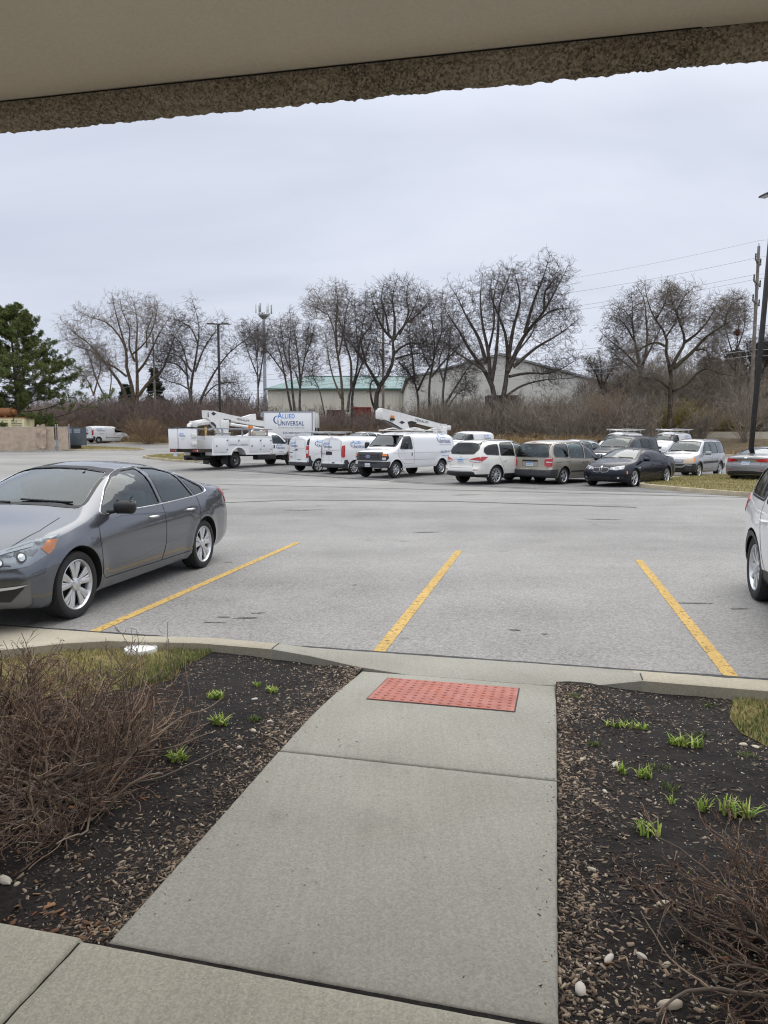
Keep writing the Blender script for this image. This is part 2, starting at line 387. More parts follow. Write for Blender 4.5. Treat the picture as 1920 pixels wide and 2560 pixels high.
class Car:
    def __init__(s, name, label, cat, spec, paintmat, loc, head, sx=1, sz=1, sw=1, group=None, nst=64, tilt=0):
        s.root = tag(empty(name, loc, R(head)), label, cat, group)
        s.B = Body(spec, sx, sz, sw); s.sp = spec; s.pm = paintmat; s.sx, s.sz, s.sw = sx, sz, sw
        s.bm = s.B.skin(nst=nst); s.bvh = BVHTree.FromBMesh(s.bm)
        s.cut_side = []; s.cut_front = []; s.cut_back = []; s.regions = []
    def proj(s, view, p, q, off):
        d, of = VIEW[view]; o = of(p, q); hit, n, i, dist = s.bvh.ray_cast(o, d)
        if hit is None or (n.dot(d) > -.03):
            a = {'L': (p, .9 * s.B.W, q), 'R': (p, -.9 * s.B.W, q), 'F': ((.55 if q > 1.05 else s.B.x1), p, q), 'B': ((s.B.x0 * .6 if q > 1.05 else s.B.x0), p, q), 'T': (p, q, 1.5)}.get(view) or tuple(VIEW[view][1](p, q) + VIEW[view][0] * 5.5)
            h2, n2, i, dist = s.bvh.find_nearest(Vector(a))
            if hit is None: hit, n = h2, n2
        if n.dot(d) > 0: n = -n
        return hit + n * off
    def patch(s, view, poly, name, mat, off=.004, grid=.09, parent=None, skirt=.0, sm=60, holes=None):
        bm = bmesh.new(); pl = poly if area2(poly) > 0 else poly[::-1]
        f = bm.faces.new([bm.verts.new((a, b, 0)) for a, b in pl]); bmesh.ops.triangulate(bm, faces=[f])
        xs = [a for a, b in pl]; ys = [b for a, b in pl]
        for ax, lo, hi in ((0, min(xs), max(xs)), (1, min(ys), max(ys))):
            k = int((hi - lo) / grid)
            for i in range(1, k + 1):
                co = [0, 0, 0]; co[ax] = lo + (hi - lo) * i / (k + 1); no = [0, 0, 0]; no[ax] = 1
                bmesh.ops.bisect_plane(bm, geom=bm.verts[:] + bm.edges[:] + bm.faces[:], plane_co=co, plane_no=no)
        return s._finish(bm, view, name, mat, off, parent, skirt, sm)
    def _finish(s, bm, view, name, mat, off, parent, skirt, sm=60):
        if view in ('R', 'F'): pass
        uv = {v: (v.co.x, v.co.y) for v in bm.verts}
        for v, (p, q) in uv.items(): v.co = s.proj(view, p, q, off)
        if skirt:
            be = [e for e in bm.edges if len(e.link_faces) == 1]
            r = bmesh.ops.extrude_edge_only(bm, edges=be)
            d = VIEW[view][0]
            for g in r['geom']:
                if isinstance(g, bmesh.types.BMVert): g.co += d * skirt
        flipn = view in ('L', 'F') 
        bm.normal_update()
        me = bpy.data.meshes.new(name)
        dsum = sum((f.normal.dot(VIEW[view][0]) * f.calc_area() for f in bm.faces), 0.0)
        if dsum > 0: bmesh.ops.reverse_faces(bm, faces=bm.faces)
        bm.to_mesh(me); bm.free(); smooth(me, sm)
        return link(name, me, mat, parent or s.root)
    def band(s, view, pts, width, name, mat, off=.004, closed=True, parent=None, step=.06, inner=None):
        """strip following an outline; width to the outside of it (closed) or centred (open)"""
        P = []
        m = len(pts)
        for i in range(m if closed else m - 1):
            a, b = Vector(pts[i]), Vector(pts[(i + 1) % m]); n = max(1, int((b - a).length / step))
            for k in range(n): P.append(tuple(a.lerp(b, k / n)))
        if not closed: P.append(tuple(pts[-1]))
        if closed: A = P; Bq = offset_poly(P, width)
        else:
            A = []; Bq = []
            for i, p in enumerate(P):
                a = Vector(P[max(0, i - 1)]); b = Vector(P[min(len(P) - 1, i + 1)]); t = (b - a).normalized(); n = Vector((t.y, -t.x)) * width / 2
                A.append(tuple(Vector(p) + n)); Bq.append(tuple(Vector(p) - n))
        bm = bmesh.new(); va = [bm.verts.new((x, y, 0)) for x, y in A]; vb = [bm.verts.new((x, y, 0)) for x, y in Bq]
        n = len(P)
        for i in range(n if closed else n - 1): j = (i + 1) % n; bm.faces.new((va[i], va[j], vb[j], vb[i]))
        return s._finish(bm, view, name, mat, off, parent, 0)
    def text(s, view, string, x, z, h, name, mat, sx=1.0, off=.006, parent=None, mirror=None, center=False, bold=0.0, shear=0.0, small=None):
        V, F, wd = text_geo(string, bold)
        bm = bmesh.new(); mir = -1 if (view in ('L', 'B') ) else 1
        # 'R' side: +x runs to the right seen from outside;  'L' side: +x runs to the left
        if view == 'F': mir = 1
        if view == 'B': mir = -1
        cx = wd / 2 if center else 0
        vs = [bm.verts.new((x + mir * ((a - cx) * h * sx + shear * b * h), z + b * h, 0)) for a, b in V]
        for f in F:
            try: bm.faces.new([vs[i] for i in f])
            except ValueError: pass
        return s._finish(bm, view, name, mat, off, parent, 0)
    def window(s, poly, frame=.022, view='LR', mat=None, fmat=None, cut=True, rec=-.006, name='window', fname='frame', r=.035):
        """a real opening with a pane set in it and a rubber frame; side windows come in pairs"""
        pl = rnd(poly, r); out = []
        for v in (view if view != 'LR' else 'LR'):
            o = s.patch(v, pl, name, mat or M['glass'], rec if cut else .003)
            if frame: s.band(v, pl, frame, fname, fmat or M['black'], .0035, parent=o)
            out.append(o)
        if cut:
            pc = offset_poly(pl, -.003)
            if view in ('LR',): s.cut_side.append(pc)
            elif view == 'F': s.cut_front.append(pc)
            elif view == 'B': s.cut_back.append(pc)
        return out
    def build_body(s, cabin=None, arch=None, cut=True, wheels_x=None, name='body'):
        sc = s.B
        me = bpy.data.meshes.new('b'); s.bm.to_mesh(me)
        body = link(name, me, [s.pm, M['liner'], M['interior']], s.root)
        def boolean(cut_me):
            co = bpy.data.objects.new('cutter', cut_me); COL.objects.link(co); 
            body_loc = body.parent; body.parent = None
            md = body.modifiers.new('c', 'BOOLEAN'); md.operation = 'DIFFERENCE'; md.solver = 'EXACT'; md.object = co; md.use_self = False
            dg = bpy.context.evaluated_depsgraph_get(); ev = body.evaluated_get(dg)
            nm = bpy.data.meshes.new_from_object(ev, preserve_all_data_layers=False, depsgraph=dg)
            body.modifiers.remove(md); old = body.data
            if len(nm.polygons) > 200: body.data = nm
            bpy.data.objects.remove(co); body.parent = body_loc
        def cutter(mb, mi):
            me2 = mb.mesh('cut');
            bm = bmesh.new(); bm.from_mesh(me2); bmesh.ops.recalc_face_normals(bm, faces=bm.faces)
            for f in bm.faces: f.material_index = mi
            bm.to_mesh(me2); bm.free()
            for k in range(3): me2.materials.append([s.pm, M['liner'], M['interior']][k])
            return me2
        ra = arch or s.B.wr * 1.13
        mb = MB(); wy = s.B.W * s.sw; wxs = wheels_x or (s.B.wb * s.sx, -s.B.wb * s.sx)
        for wx in wxs:
            for sg in (1, -1):
                prof = [(1e-3, 0), (ra, 0), (ra, .55), (1e-3, .55)]
                vs = []; n = 44
                for yy in (wy - .34, wy + .3):
                    for k in range(n):
                        a = 2 * pi * k / n; vs.append((wx + ra * cos(a), sg * yy, s.B.wr + .01 + ra * sin(a)))
                fs = [tuple(range(n)), tuple(range(2 * n - 1, n - 1, -1))] + [(i, (i + 1) % n, n + (i + 1) % n, n + i) for i in range(n)]
                mb.add(vs, fs)
        boolean(cutter(mb, 1))
        if cabin and cut:
            bm = s.B.skin(x0=cabin[0], x1=cabin[1], inset=.065, z0=cabin[2] / s.sz, nst=56, rr=.03, nm=6)
            for f in bm.faces: f.material_index = 2
            me3 = bpy.data.meshes.new('cav'); bm.to_mesh(me3); bm.free()
            for k in range(3): me3.materials.append([s.pm, M['liner'], M['interior']][k])
            boolean(me3)
            if s.cut_side:
                mb = MB()
                for p in s.cut_side: mb.prism(p, 'y', -2, 2)
                boolean(cutter(mb, 1))
            xm = (cabin[0] + cabin[1]) / 2 * s.sx
            if s.cut_front:
                mb = MB()
                for p in s.cut_front: mb.prism(p, 'x', xm, 6)
                boolean(cutter(mb, 1))
            if s.cut_back:
                mb = MB()
                for p in s.cut_back: mb.prism(p, 'x', -7, xm)
                boolean(cutter(mb, 1))
        # regions of another material become parts of their own
        for (nm, mat, planes) in s.regions:
            bm = bmesh.new(); bm.from_mesh(body.data)
            for co, no in planes: bmesh.ops.bisect_plane(bm, geom=bm.verts[:] + bm.edges[:] + bm.faces[:], plane_co=co, plane_no=no, dist=1e-4)
            sel = [f for f in bm.faces if f.material_index == 0 and all((f.calc_center_median() - Vector(co)).dot(Vector(no)) > 0 for co, no in planes)]
            if sel:
                b2 = bm.copy(); idx = {f.index for f in sel}; bm.faces.ensure_lookup_table(); bm.faces.index_update(); idx = {f.index for f in sel}
                b2.free(); b2 = bm.copy(); b2.faces.ensure_lookup_table()
                bmesh.ops.delete(b2, geom=[f for f in b2.faces if f.index not in idx], context='FACES')
                bmesh.ops.delete(bm, geom=sel, context='FACES')
                m2 = bpy.data.meshes.new(nm); b2.to_mesh(m2); smooth(m2, 38); link(nm, m2, mat, s.root)
                bm.to_mesh(body.data)
                b2.free()
            bm.free()
        smooth(body.data, 38)
        s.body = body
        return body
    def wheels(s, kind, r=None, w=.21, xs=None, inset=.02):
        r = r or s.B.wr; wy = s.B.W * s.sw - w / 2 - inset
        for wx in xs or (s.B.wb * s.sx, -s.B.wb * s.sx):
            for sg in (1, -1): wheel(s.root, kind, r, w, (wx, sg * wy, r), 0 if sg > 0 else pi)
    def seams(s, lines, view='LR', width=.009, name='door_gap', mat=None):
        for v in view:
            for l in lines: s.band(v, l, width, name, mat or M['black'], .0022, closed=False)
    def handle(s, x, z, mat=None, L=.17, views='LR'):
        for v in views:
            c = s.proj(v, x, z, 0); sg = 1 if v == 'L' else -1; mb = MB()
            mb.tube([(x - L / 2, c.y - sg * .004, z), (x - L / 2 + .025, c.y + sg * .032, z), (x + L / 2 - .025, c.y + sg * .034, z), (x + L / 2, c.y - sg * .004, z)], [.010, .015, .015, .010], 8)
            s_ = mb.obj('door_handle', mat or s.pm, s.root, 50)
    def mirror(s, x, z, mat=None, w=.22, h=.14, views='LR', out=.13, d=.10, name='side_mirror'):
        for v in views:
            c = s.proj(v, x, z, 0); sg = 1 if v == 'L' else -1; mb = MB()
            mb.box((x, c.y + sg * (out + w / 2 - .06), z + .03), (d, w, h), 0, bev=.045)
            mb.tube([(x + .02, c.y - sg * .03, z - .03), (x, c.y + sg * out, z - .005)], [.028, .02], 8)
            o = mb.obj(name, mat or M['black'], s.root, 50)
            g = MB(); g.box((x - d / 2 - .002, c.y + sg * (out + w / 2 - .06), z + .03), (.006, w * .8, h * .75), 0, bev=.003); g.obj('mirror_glass', M['chrome'], o, 50)
    def seats(s, rows, mat=None, zf=.32, y=.36, hr=1.12):
        for (x, nseat, ww) in rows:
            for yy in ((-y, y) if nseat == 2 else ((-.45, 0, .45) if nseat == 3 else (0,))):
                mb = MB(); T = Matrix.Translation((x, yy, zf)) @ Matrix.Rotation(R(-14), 4, 'Y')
                mb.box((.0, 0, .46), (.14, ww, .62), 0, T, taper=(1, .82), bev=.05)
                mb.box((.0, 0, .88), (.10, .25, .17), 0, T, bev=.045)
                mb.tube([(0, -.05, .74), (0, -.05, .84)], .008, 6, 0, T); mb.tube([(0, .05, .74), (0, .05, .84)], .008, 6, 0, T)
                mb.box((x + .25, yy, zf + .12), (.5, ww, .16), 0, bev=.05)
                mb.obj('seat', mat or M['seat'], s.root, 50)
    def dash(s, x, z, y=.66, side=1):
        mb = MB(); mb.box((x - .12, 0, z - .17), (.34, 2 * y, .24), 0, bev=.06); mb.obj('dashboard', M['interior'], s.root, 50)
        mb = MB(); c = Vector((x - .40, .36 * side, z - .02)); pts = []
        for k in range(25):
            a = 2 * pi * k / 24; pts.append(c + Vector((-.10 * sin(a) * 1.0, .18 * cos(a), .17 * sin(a))))
        mb.tube(pts, .016, 8, cap=False); mb.tube([c, c + Vector((.25, 0, -.1))], .03, 8); mb.tube([c + Vector((0, -.18, 0)), c + Vector((0, .18, 0))], .012, 6)
        mb.obj('steering_wheel', M['black'], s.root, 50)
    def plate(s, view, y, z, blue=True, mat=None):
        o = s.patch(view, [(y - .155, z - .078), (y + .155, z - .078), (y + .155, z + .078), (y - .155, z + .078)], 'number_plate', M['plate'], .02, skirt=.02)
        if blue: s.patch(view, [(y - .15, z + .028), (y + .15, z + .028), (y + .15, z + .066), (y - .15, z + .066)], 'plate_band', M['plateblue'], .023, parent=o)
        mb = [(y - .12 + .045 * i, z - .045) for i in range(6)]
        for i, (a, b) in enumerate(mb):
            s.band(view, [(a, b), (a + .022, b + .05)] if i % 2 else [(a + .02, b), (a, b + .05)], .014, 'plate_character', M['ink'], .024, closed=False, parent=o)
        return o
_TXT = {}
def text_geo(string, bold=0.0):
    key = (string, bold)
    if key in _TXT: return _TXT[key]
    cu = bpy.data.curves.new('t', 'FONT'); cu.body = string; cu.size = 1.0; cu.resolution_u = 2; cu.offset = bold; cu.space_character = 1.08
    ob = bpy.data.objects.new('t', cu); COL.objects.link(ob); bpy.context.view_layer.update()
    dg = bpy.context.evaluated_depsgraph_get(); me = bpy.data.meshes.new_from_object(ob.evaluated_get(dg))
    V = [(v.co.x, v.co.y) for v in me.vertices]; F = [tuple(p.vertices) for p in me.polygons]
    x0 = min([v[0] for v in V] or [0]); wd = max([v[0] for v in V] or [0]) - x0; V = [(a - x0, b) for a, b in V]
    bpy.data.objects.remove(ob); bpy.data.curves.remove(cu); bpy.data.meshes.remove(me)
    _TXT[key] = (V, F, wd); return _TXT[key]
def text_join(items):
    """items: (string, x, y, h, sx, bold) -> one flat mesh in a plane, (V, F)"""
    V = []; F = []
    for (st, x, y, h, sx, bold) in items:
        v, f, wd = text_geo(st, bold); b = len(V)
        V += [(x + a * h * sx, y + c * h) for a, c in v]; F += [tuple(i + b for i in q) for q in f]
    return V, F
def cap_word(word, x, y, h, sx, bold):
    """first letter larger, the rest small capitals; returns items and width"""
    k = .80; out = [(word[0], x, y, h * 1.18, sx, bold)]; w1 = text_geo(word[0], bold)[2] * h * 1.18 * sx + h * .10 * sx
    out.append((word[1:], x + w1, y, h * k * 1.12, sx, bold)); return out, w1 + text_geo(word[1:], bold)[2] * h * k * 1.12 * sx
def logo_pieces(width, phone='630-279-7171', tech=True, web=True, big=False):
    """the company lettering, as flat pieces (name, material, V, F), x from 0 to width, y = 0 at the lower word's baseline"""
    sx = .78; h = 1.0
    it, w2 = cap_word('UNIVERSAL', .62, 0, h, sx, .012); tot = .62 + w2; k = width / tot
    it1, w1 = cap_word('ALLIED', .62, 1.02, h, sx, .012)
    P = [('lettering', M['logo_dark'], *text_join(it)), ('lettering', M['logo_light'], *text_join(it1))]
    # swoosh
    sv = []; n = 14
    for i in range(n + 1):
        a = R(62 + 190 * i / n); sv.append((.66 + .66 * cos(a), .80 + .60 * sin(a)))
    for i in range(n, -1, -1):
        a = R(62 + 190 * i / n); sv.append((.74 + .56 * cos(a) , .82 + .53 * sin(a)))
    m = len(sv); F = [(i, i + 1, m - 2 - i, m - 1 - i) for i in range(n)]
    P.append(('swoosh', M['logo_dark'], sv, F))
    if tech:
        v = text_geo('TECHNOLOGY SERVICES')[2]; s_ = (tot - .66) / v / .30; P.append(('small_lettering', M['logo_grey'], *text_join([('TECHNOLOGY SERVICES', .66, -.42, .30, s_, 0)])))
    if phone:
        hh = .62 if big else .42; v = text_geo(phone, .01)[2]; ww = (tot - .66) * (.95 if big else .62); P.append(('phone_number', M['logo_dark'], *text_join([(phone, .66 + ((tot - .66) - ww) / 2, -1.9 if big else -1.2, hh, ww / v / hh, .01)])))
        if web:
            v = text_geo('www.aus.com')[2]; ww2 = ww * (.8 if big else .75); P.append(('web_address', M['logo_grey'] if not big else M['logo_light'], *text_join([('www.aus.com', .66 + ((tot - .66) - ww2) / 2, -2.55 if big else -1.62, .36 if big else .24, ww2 / v / (.36 if big else .24), 0)])))
    return [(n_, m_, [(a * k, b * k) for a, b in V], F) for n_, m_, V, F in P]
def car_logo(car, view, x, z, width, **kw):
    """x = where the lettering starts, seen from outside (left end)"""
    mir = -1 if view in ('L', 'B') else 1
    first = None
    for (nm, mat, V, F) in logo_pieces(width, **kw):
        bm = bmesh.new(); vs = [bm.verts.new((x + mir * a, z + b, 0)) for a, b in V]
        for f in F:
            try: bm.faces.new([vs[i] for i in f])
            except ValueError: pass
        car._finish(bm, view, nm, mat, .006, None, 0)
# ------------------------------------------------------------------ wheels
_WH = {}
def wheel_meshes(kind, r, w):
    key = (kind, round(r, 3), round(w, 3))
    if key in _WH: return _WH[key]
    rr = {'multi': .735, 'five': .68, 'ten': .70, 'sport': .76, 'cap': .60, 'steel': .58, 'truck': .56}[kind] * r
    n = 48; h = w / 2
    t = MB(); t.lathe([(rr * .99, -h * .86), (rr * 1.06, -h * .98), (r * .90, -h * 1.0), (r * .965, -h * .92), (r * .995, -h * .72), (r, -h * .4), (r, -h * .12), (r * .985, -h * .1), (r * .985, h * .1), (r, h * .12), (r, h * .4), (r * .995, h * .72), (r * .965, h * .92), (r * .90, h * 1.0), (rr * 1.06, h * .98), (rr * .99, h * .86)], 'y', n)
    # axis 'y' above maps height h -> +y is h
    tyre = t.mesh('tyre', 40)
    d = MB(); d.lathe([(1e-4, -h * .5), (rr * .97, -h * .5), (rr * .97, h * .30), (rr * .62, h * .30), (1e-4, h * .30)], 'y', 36); disc = d.mesh('hub', 40)
    m = MB()
    m.lathe([(rr * .90, h * .34), (rr * .93, h * .80), (rr * .985, h * .93), (rr * 1.02, h * .90), (rr * 1.01, h * .80), (rr * .97, h * .3)], 'y', n)
    def spoke(a, a2, w0, w1, y0, y1, r0, r1, th=.018):
        for q in (0,):
            ca, sa = cos(a), sin(a); cb, sb = cos(a2), sin(a2)
            p0 = Vector((r0 * ca, 0, r0 * sa)); p1 = Vector((r1 * cb, 0, r1 * sb)); t_ = (p1 - p0).normalized(); nn = Vector((-t_.z, 0, t_.x))
            vs = []
            for p, ww, yy in ((p0, w0, y0), (p0.lerp(p1, .55), (w0 + w1) / 2, (y0 + y1) / 2 + .006), (p1, w1, y1)):
                for sgn, dy in ((-1, -th), (-1, -.004), (-.5, 0), (.5, 0), (1, -.004), (1, -th)):
                    vs.append(tuple(p + nn * ww / 2 * sgn + Vector((0, yy + dy, 0))))
            fs = []
            for k in range(2):
                for i in range(5): fs.append((k * 6 + i, k * 6 + i + 1, (k + 1) * 6 + i + 1, (k + 1) * 6 + i))
            fs += [(0, 5, 11, 6)] + [(6, 11, 17, 12)] + [(0, 1, 2, 3, 4, 5), (17, 16, 15, 14, 13, 12)]
            m.add(vs, fs)
    yo = h * .80
    if kind == 'multi':       # paired split spokes as on the grey saloon's covers
        for k in range(5):
            a = 2 * pi * k / 5 + .3
            for da, dd in ((-.16, -.30), (.16, .30)):
                spoke(a + da * .6, a + dd, .040 * r / .32, .050 * r / .32, yo - .01, yo, rr * .20, rr * .92)
                spoke(a + da * .6 + .0, a + dd * .35 , .018, .03, yo - .012, yo - .003, rr * .42, rr * .92, .012)
    elif kind == 'ten':
        for k in range(10): a = 2 * pi * k / 10; spoke(a, a, .030, .040, yo - .012, yo, rr * .2, rr * .92)
    elif kind == 'five':
        for k in range(5):
            a = 2 * pi * k / 5
            for dd in (-.13, .13): spoke(a + dd * .3, a + dd, .042, .045, yo - .01, yo, rr * .2, rr * .92)
    elif kind == 'sport':
        for k in range(5):
            a = 2 * pi * k / 5
            for dd in (-.2, .2): spoke(a + dd * .15, a + dd, .028, .036, yo - .01, yo, rr * .2, rr * .94)
    elif kind == 'cap':
        for k in range(8): a = 2 * pi * k / 8; spoke(a, a, .055, .085, yo - .004, yo - .004, rr * .2, rr * .93)
    elif kind in ('steel', 'truck'):
        q = -.35 if kind == 'truck' else .35
        m.lathe([(rr * .9, h * .5), (rr * .82, h * (.2 if kind == 'truck' else .7)), (rr * .6, h * (.15 if kind == 'truck' else .66)), (rr * .5, h * .35), (rr * .35, h * .35), (rr * .3, h * .75), (1e-3, h * .78)], 'y', n)
    if kind not in ('steel', 'truck'):
        m.lathe([(rr * .26, yo - .03), (rr * .25, yo + .004), (rr * .18, yo + .012), (1e-4, yo + .014)], 'y', 20)
        for k in range(5):
            a = 2 * pi * k / 5 + .6; m.lathe([(.011, yo), (.010, yo + .014), (1e-4, yo + .015)], 'y', 8, c=(rr * .21 * cos(a), 0, rr * .21 * sin(a)))
    rim = m.mesh('rim', 40)
    if kind in ('truck', 'steel'):
        hl = MB()
        for k in range(8 if kind == 'truck' else 5):
            a = 2 * pi * k / (8 if kind == 'truck' else 5); hl.lathe([(rr * .10, h * .0), (rr * .10, h * (.24 if kind == 'truck' else .72)), (1e-4, h * (.245 if kind == 'truck' else .73))], 'y', 10, c=(rr * .70 * cos(a), 0, rr * .70 * sin(a)))
        holes = hl.mesh('hand_hole', 40)
    else: holes = None
    mats = {'steel': M['steelwheel'], 'truck': M['steelwheel'], 'cap': M['reflector']}
    for me, mt in ((tyre, M['rubber']), (disc, M['liner']), (rim, mats.get(kind, M['alloy'])), (holes, M['liner'])):
        if me: me.materials.append(mt)
    _WH[key] = (tyre, disc, rim, holes); return _WH[key]
def wheel(parent, kind, r, w, loc, rz):
    ty, di, ri, ho = wheel_meshes(kind, r, w)
    o = bpy.data.objects.new('wheel', di); COL.objects.link(o); o.parent = parent; o.location = loc; o.rotation_euler = (0, 0, rz)
    for nm, me in (('tyre', ty), ('rim', ri), ('hand_holes', ho)):
        if me:
            c = bpy.data.objects.new(nm, me); COL.objects.link(c); c.parent = o
    return o
# ------------------------------------------------------------------ vehicle shapes (side-view curves)
SEDAN = dict(wb=2.776, wr=.325, af=.42, ar=.26, k=.26, nr=6.5, nh=2.6,
    top=[(-2.50, 1.03), (-2.40, 1.085), (-2.15, 1.12), (-1.9, 1.145), (-1.5, 1.25), (-1.05, 1.385), (-.55, 1.455), (-.1, 1.47), (.25, 1.435), (.6, 1.325), (.95, 1.15), (1.15, 1.04), (1.35, .985), (1.8, .905), (2.12, .81), (2.32, .70)],
    belt=[(-2.50, .92), (-2.1, 1.0), (-1.5, .985), (-.5, .945), (.5, .905), (1.1, .865), (1.7, .78), (2.32, .60)],
    bot=[(-2.50, .30), (-2.2, .25), (-1.4, .20), (1.4, .18), (2.0, .19), (2.32, .24)],
    w=[(-2.50, .85), (-2.2, .89), (-1.4, .915), (0, .91), (1.4, .915), (2.0, .89), (2.32, .83)],
    fz=[(.15, -.09), (.3, -.01), (.5, .02), (.62, -.01), (.8, -.10), (1.0, -.16)], rz=[(.2, -.08), (.4, 0), (.65, .0), (.85, -.06), (1.05, -.04), (1.2, -.06)])
SEDAN3 = dict(SEDAN, top=[(-2.50, 1.05), (-2.42, 1.105), (-2.2, 1.135), (-1.85, 1.155), (-1.66, 1.175), (-1.45, 1.25), (-1.05, 1.40), (-.6, 1.455), (-.1, 1.47), (.25, 1.435), (.6, 1.325), (.95, 1.15), (1.15, 1.055), (1.35, 1.01), (1.8, .95), (2.12, .87), (2.30, .74)])
SUV = dict(wb=2.90, wr=.37, af=.38, ar=.22, k=.24, nr=7, nh=2.8,
    top=[(-2.58, 1.62), (-2.45, 1.68), (-2.0, 1.735), (-1.2, 1.77), (-.3, 1.77), (.25, 1.71), (.65, 1.56), (1.0, 1.34), (1.27, 1.17), (1.5, 1.115), (2.0, 1.04), (2.28, .96), (2.42, .86)],
    belt=[(-2.58, 1.14), (-1.5, 1.12), (0, 1.06), (1.2, 1.0), (1.8, .93), (2.42, .78)],
    bot=[(-2.58, .36), (-2.2, .30), (-1.4, .25), (1.4, .24), (2.0, .25), (2.42, .30)],
    w=[(-2.58, .90), (-2.2, .95), (-1.4, .98), (0, .97), (1.4, .98), (2.0, .95), (2.42, .90)],
    fz=[(.2, -.10), (.4, 0), (.65, .02), (.85, -.03), (1.0, -.10), (1.2, -.14)], rz=[(.25, -.10), (.42, .0), (.62, .0), (.72, -.08), (1.0, -.10), (1.2, -.16), (1.65, -.34), (1.8, -.34)])
SUVB = dict(SUV, nr=9, k=.19, top=[(-2.50, 1.70), (-2.4, 1.745), (-2.0, 1.775), (-1.2, 1.79), (-.2, 1.79), (.35, 1.745), (.70, 1.60), (1.0, 1.38), (1.24, 1.21), (1.45, 1.15), (2.0, 1.09), (2.3, 1.02), (2.42, .92)],
    rz=[(.25, -.08), (.42, .0), (.62, .0), (.72, -.04), (1.0, -.04), (1.2, -.06), (1.65, -.14), (1.8, -.14)])
MINIVAN = dict(wb=2.88, wr=.33, af=.42, ar=.20, k=.20, nr=7, nh=2.8,
    top=[(-2.43, 1.60), (-2.3, 1.67), (-1.9, 1.72), (-1, 1.75), (-.1, 1.735), (.4, 1.66), (.8, 1.47), (1.15, 1.24), (1.38, 1.10), (1.6, 1.04), (2.0, .95), (2.22, .85), (2.36, .74)],
    belt=[(-2.43, 1.10), (-1.5, 1.08), (0, 1.03), (1.2, .96), (1.8, .86), (2.36, .66)],
    bot=[(-2.43, .32), (-2.2, .28), (-1.4, .22), (1.4, .20), (2.0, .22), (2.36, .26)],
    w=[(-2.43, .94), (-2.1, .975), (-1.4, .99), (0, .985), (1.4, .985), (2.0, .94), (2.36, .86)],
    fz=[(.2, -.08), (.35, 0), (.55, .02), (.7, -.02), (.9, -.12), (1.1, -.16)], rz=[(.25, -.06), (.35, .02), (.58, .03), (.62, -.04), (1.1, -.07), (1.65, -.24), (1.8, -.25)])
CVAN = dict(wb=3.11, wr=.32, af=.36, ar=.10, k=.13, nr=8, nh=2.8, pr=4,
    top=[(-2.30, 1.79), (-2.1, 1.84), (-1.2, 1.88), (.2, 1.87), (.6, 1.80), (.95, 1.63), (1.3, 1.38), (1.6, 1.17), (1.75, 1.115), (2.1, 1.04), (2.32, .92), (2.44, .78)],
    belt=[(-2.30, 1.16), (-1.5, 1.16), (.3, 1.12), (1.2, 1.08), (1.8, .98), (2.44, .70)],
    bot=[(-2.30, .30), (-1.5, .25), (1.5, .22), (2.0, .23), (2.44, .28)],
    w=[(-2.30, .89), (-2.0, .905), (-1.4, .915), (.5, .915), (1.5, .91), (2.0, .88), (2.44, .80)], side=SIDE_VAN,
    fz=[(.2, -.08), (.4, 0), (.6, .02), (.8, -.04), (1.0, -.12)], rz=[(.25, -.02), (.35, .03), (.5, .03), (.54, 0), (1.2, 0), (1.88, -.06)])
EVAN = dict(wb=3.505, wr=.375, af=.20, ar=.08, k=.12, nr=8, nh=3.4, pr=5, pf=4,
    top=[(-2.98, 1.98), (-2.8, 2.04), (-1.6, 2.08), (.6, 2.08), (.95, 2.03), (1.2, 1.85), (1.45, 1.58), (1.66, 1.38), (1.8, 1.32), (2.2, 1.25), (2.42, 1.20), (2.50, 1.12)],
    belt=[(-2.98, 1.26), (.8, 1.26), (1.4, 1.22), (1.9, 1.14), (2.50, 1.02)],
    bot=[(-2.98, .52), (-1.5, .46), (1.4, .42), (2.0, .44), (2.50, .46)],
    w=[(-2.98, .96), (-2.7, .985), (1.4, 1.0), (2.1, .985), (2.50, .95)], side=SIDE_VAN, flare=.02,
    fz=[(.4, .0), (.9, 0), (1.2, -.04)], rz=[(.4, 0), (1.2, 0), (2.0, -.06)])
CABTRUCK = dict(wb=4.5, wr=.41, af=.30, ar=.04, k=.13, nr=7, nh=3.2, pf=3.5, pr=6,
    top=[(.42, 1.97), (.6, 2.03), (1.1, 2.04), (1.35, 1.97), (1.62, 1.76), (1.9, 1.52), (2.02, 1.44), (2.5, 1.39), (2.95, 1.34), (3.10, 1.26), (3.16, 1.18)],
    belt=[(.42, 1.32), (1.5, 1.30), (2.0, 1.25), (2.7, 1.22), (3.16, 1.08)],
    bot=[(.42, .66), (1.5, .66), (2.6, .70), (3.16, .62)],
    w=[(.42, .98), (1.5, 1.0), (2.25, 1.01), (2.8, .99), (3.16, .94)], side=SIDE_VAN, flare=.0,
    fz=[(.4, 0), (1.1, 0), (1.3, -.05)], rz=[(.4, 0), (2, 0)])

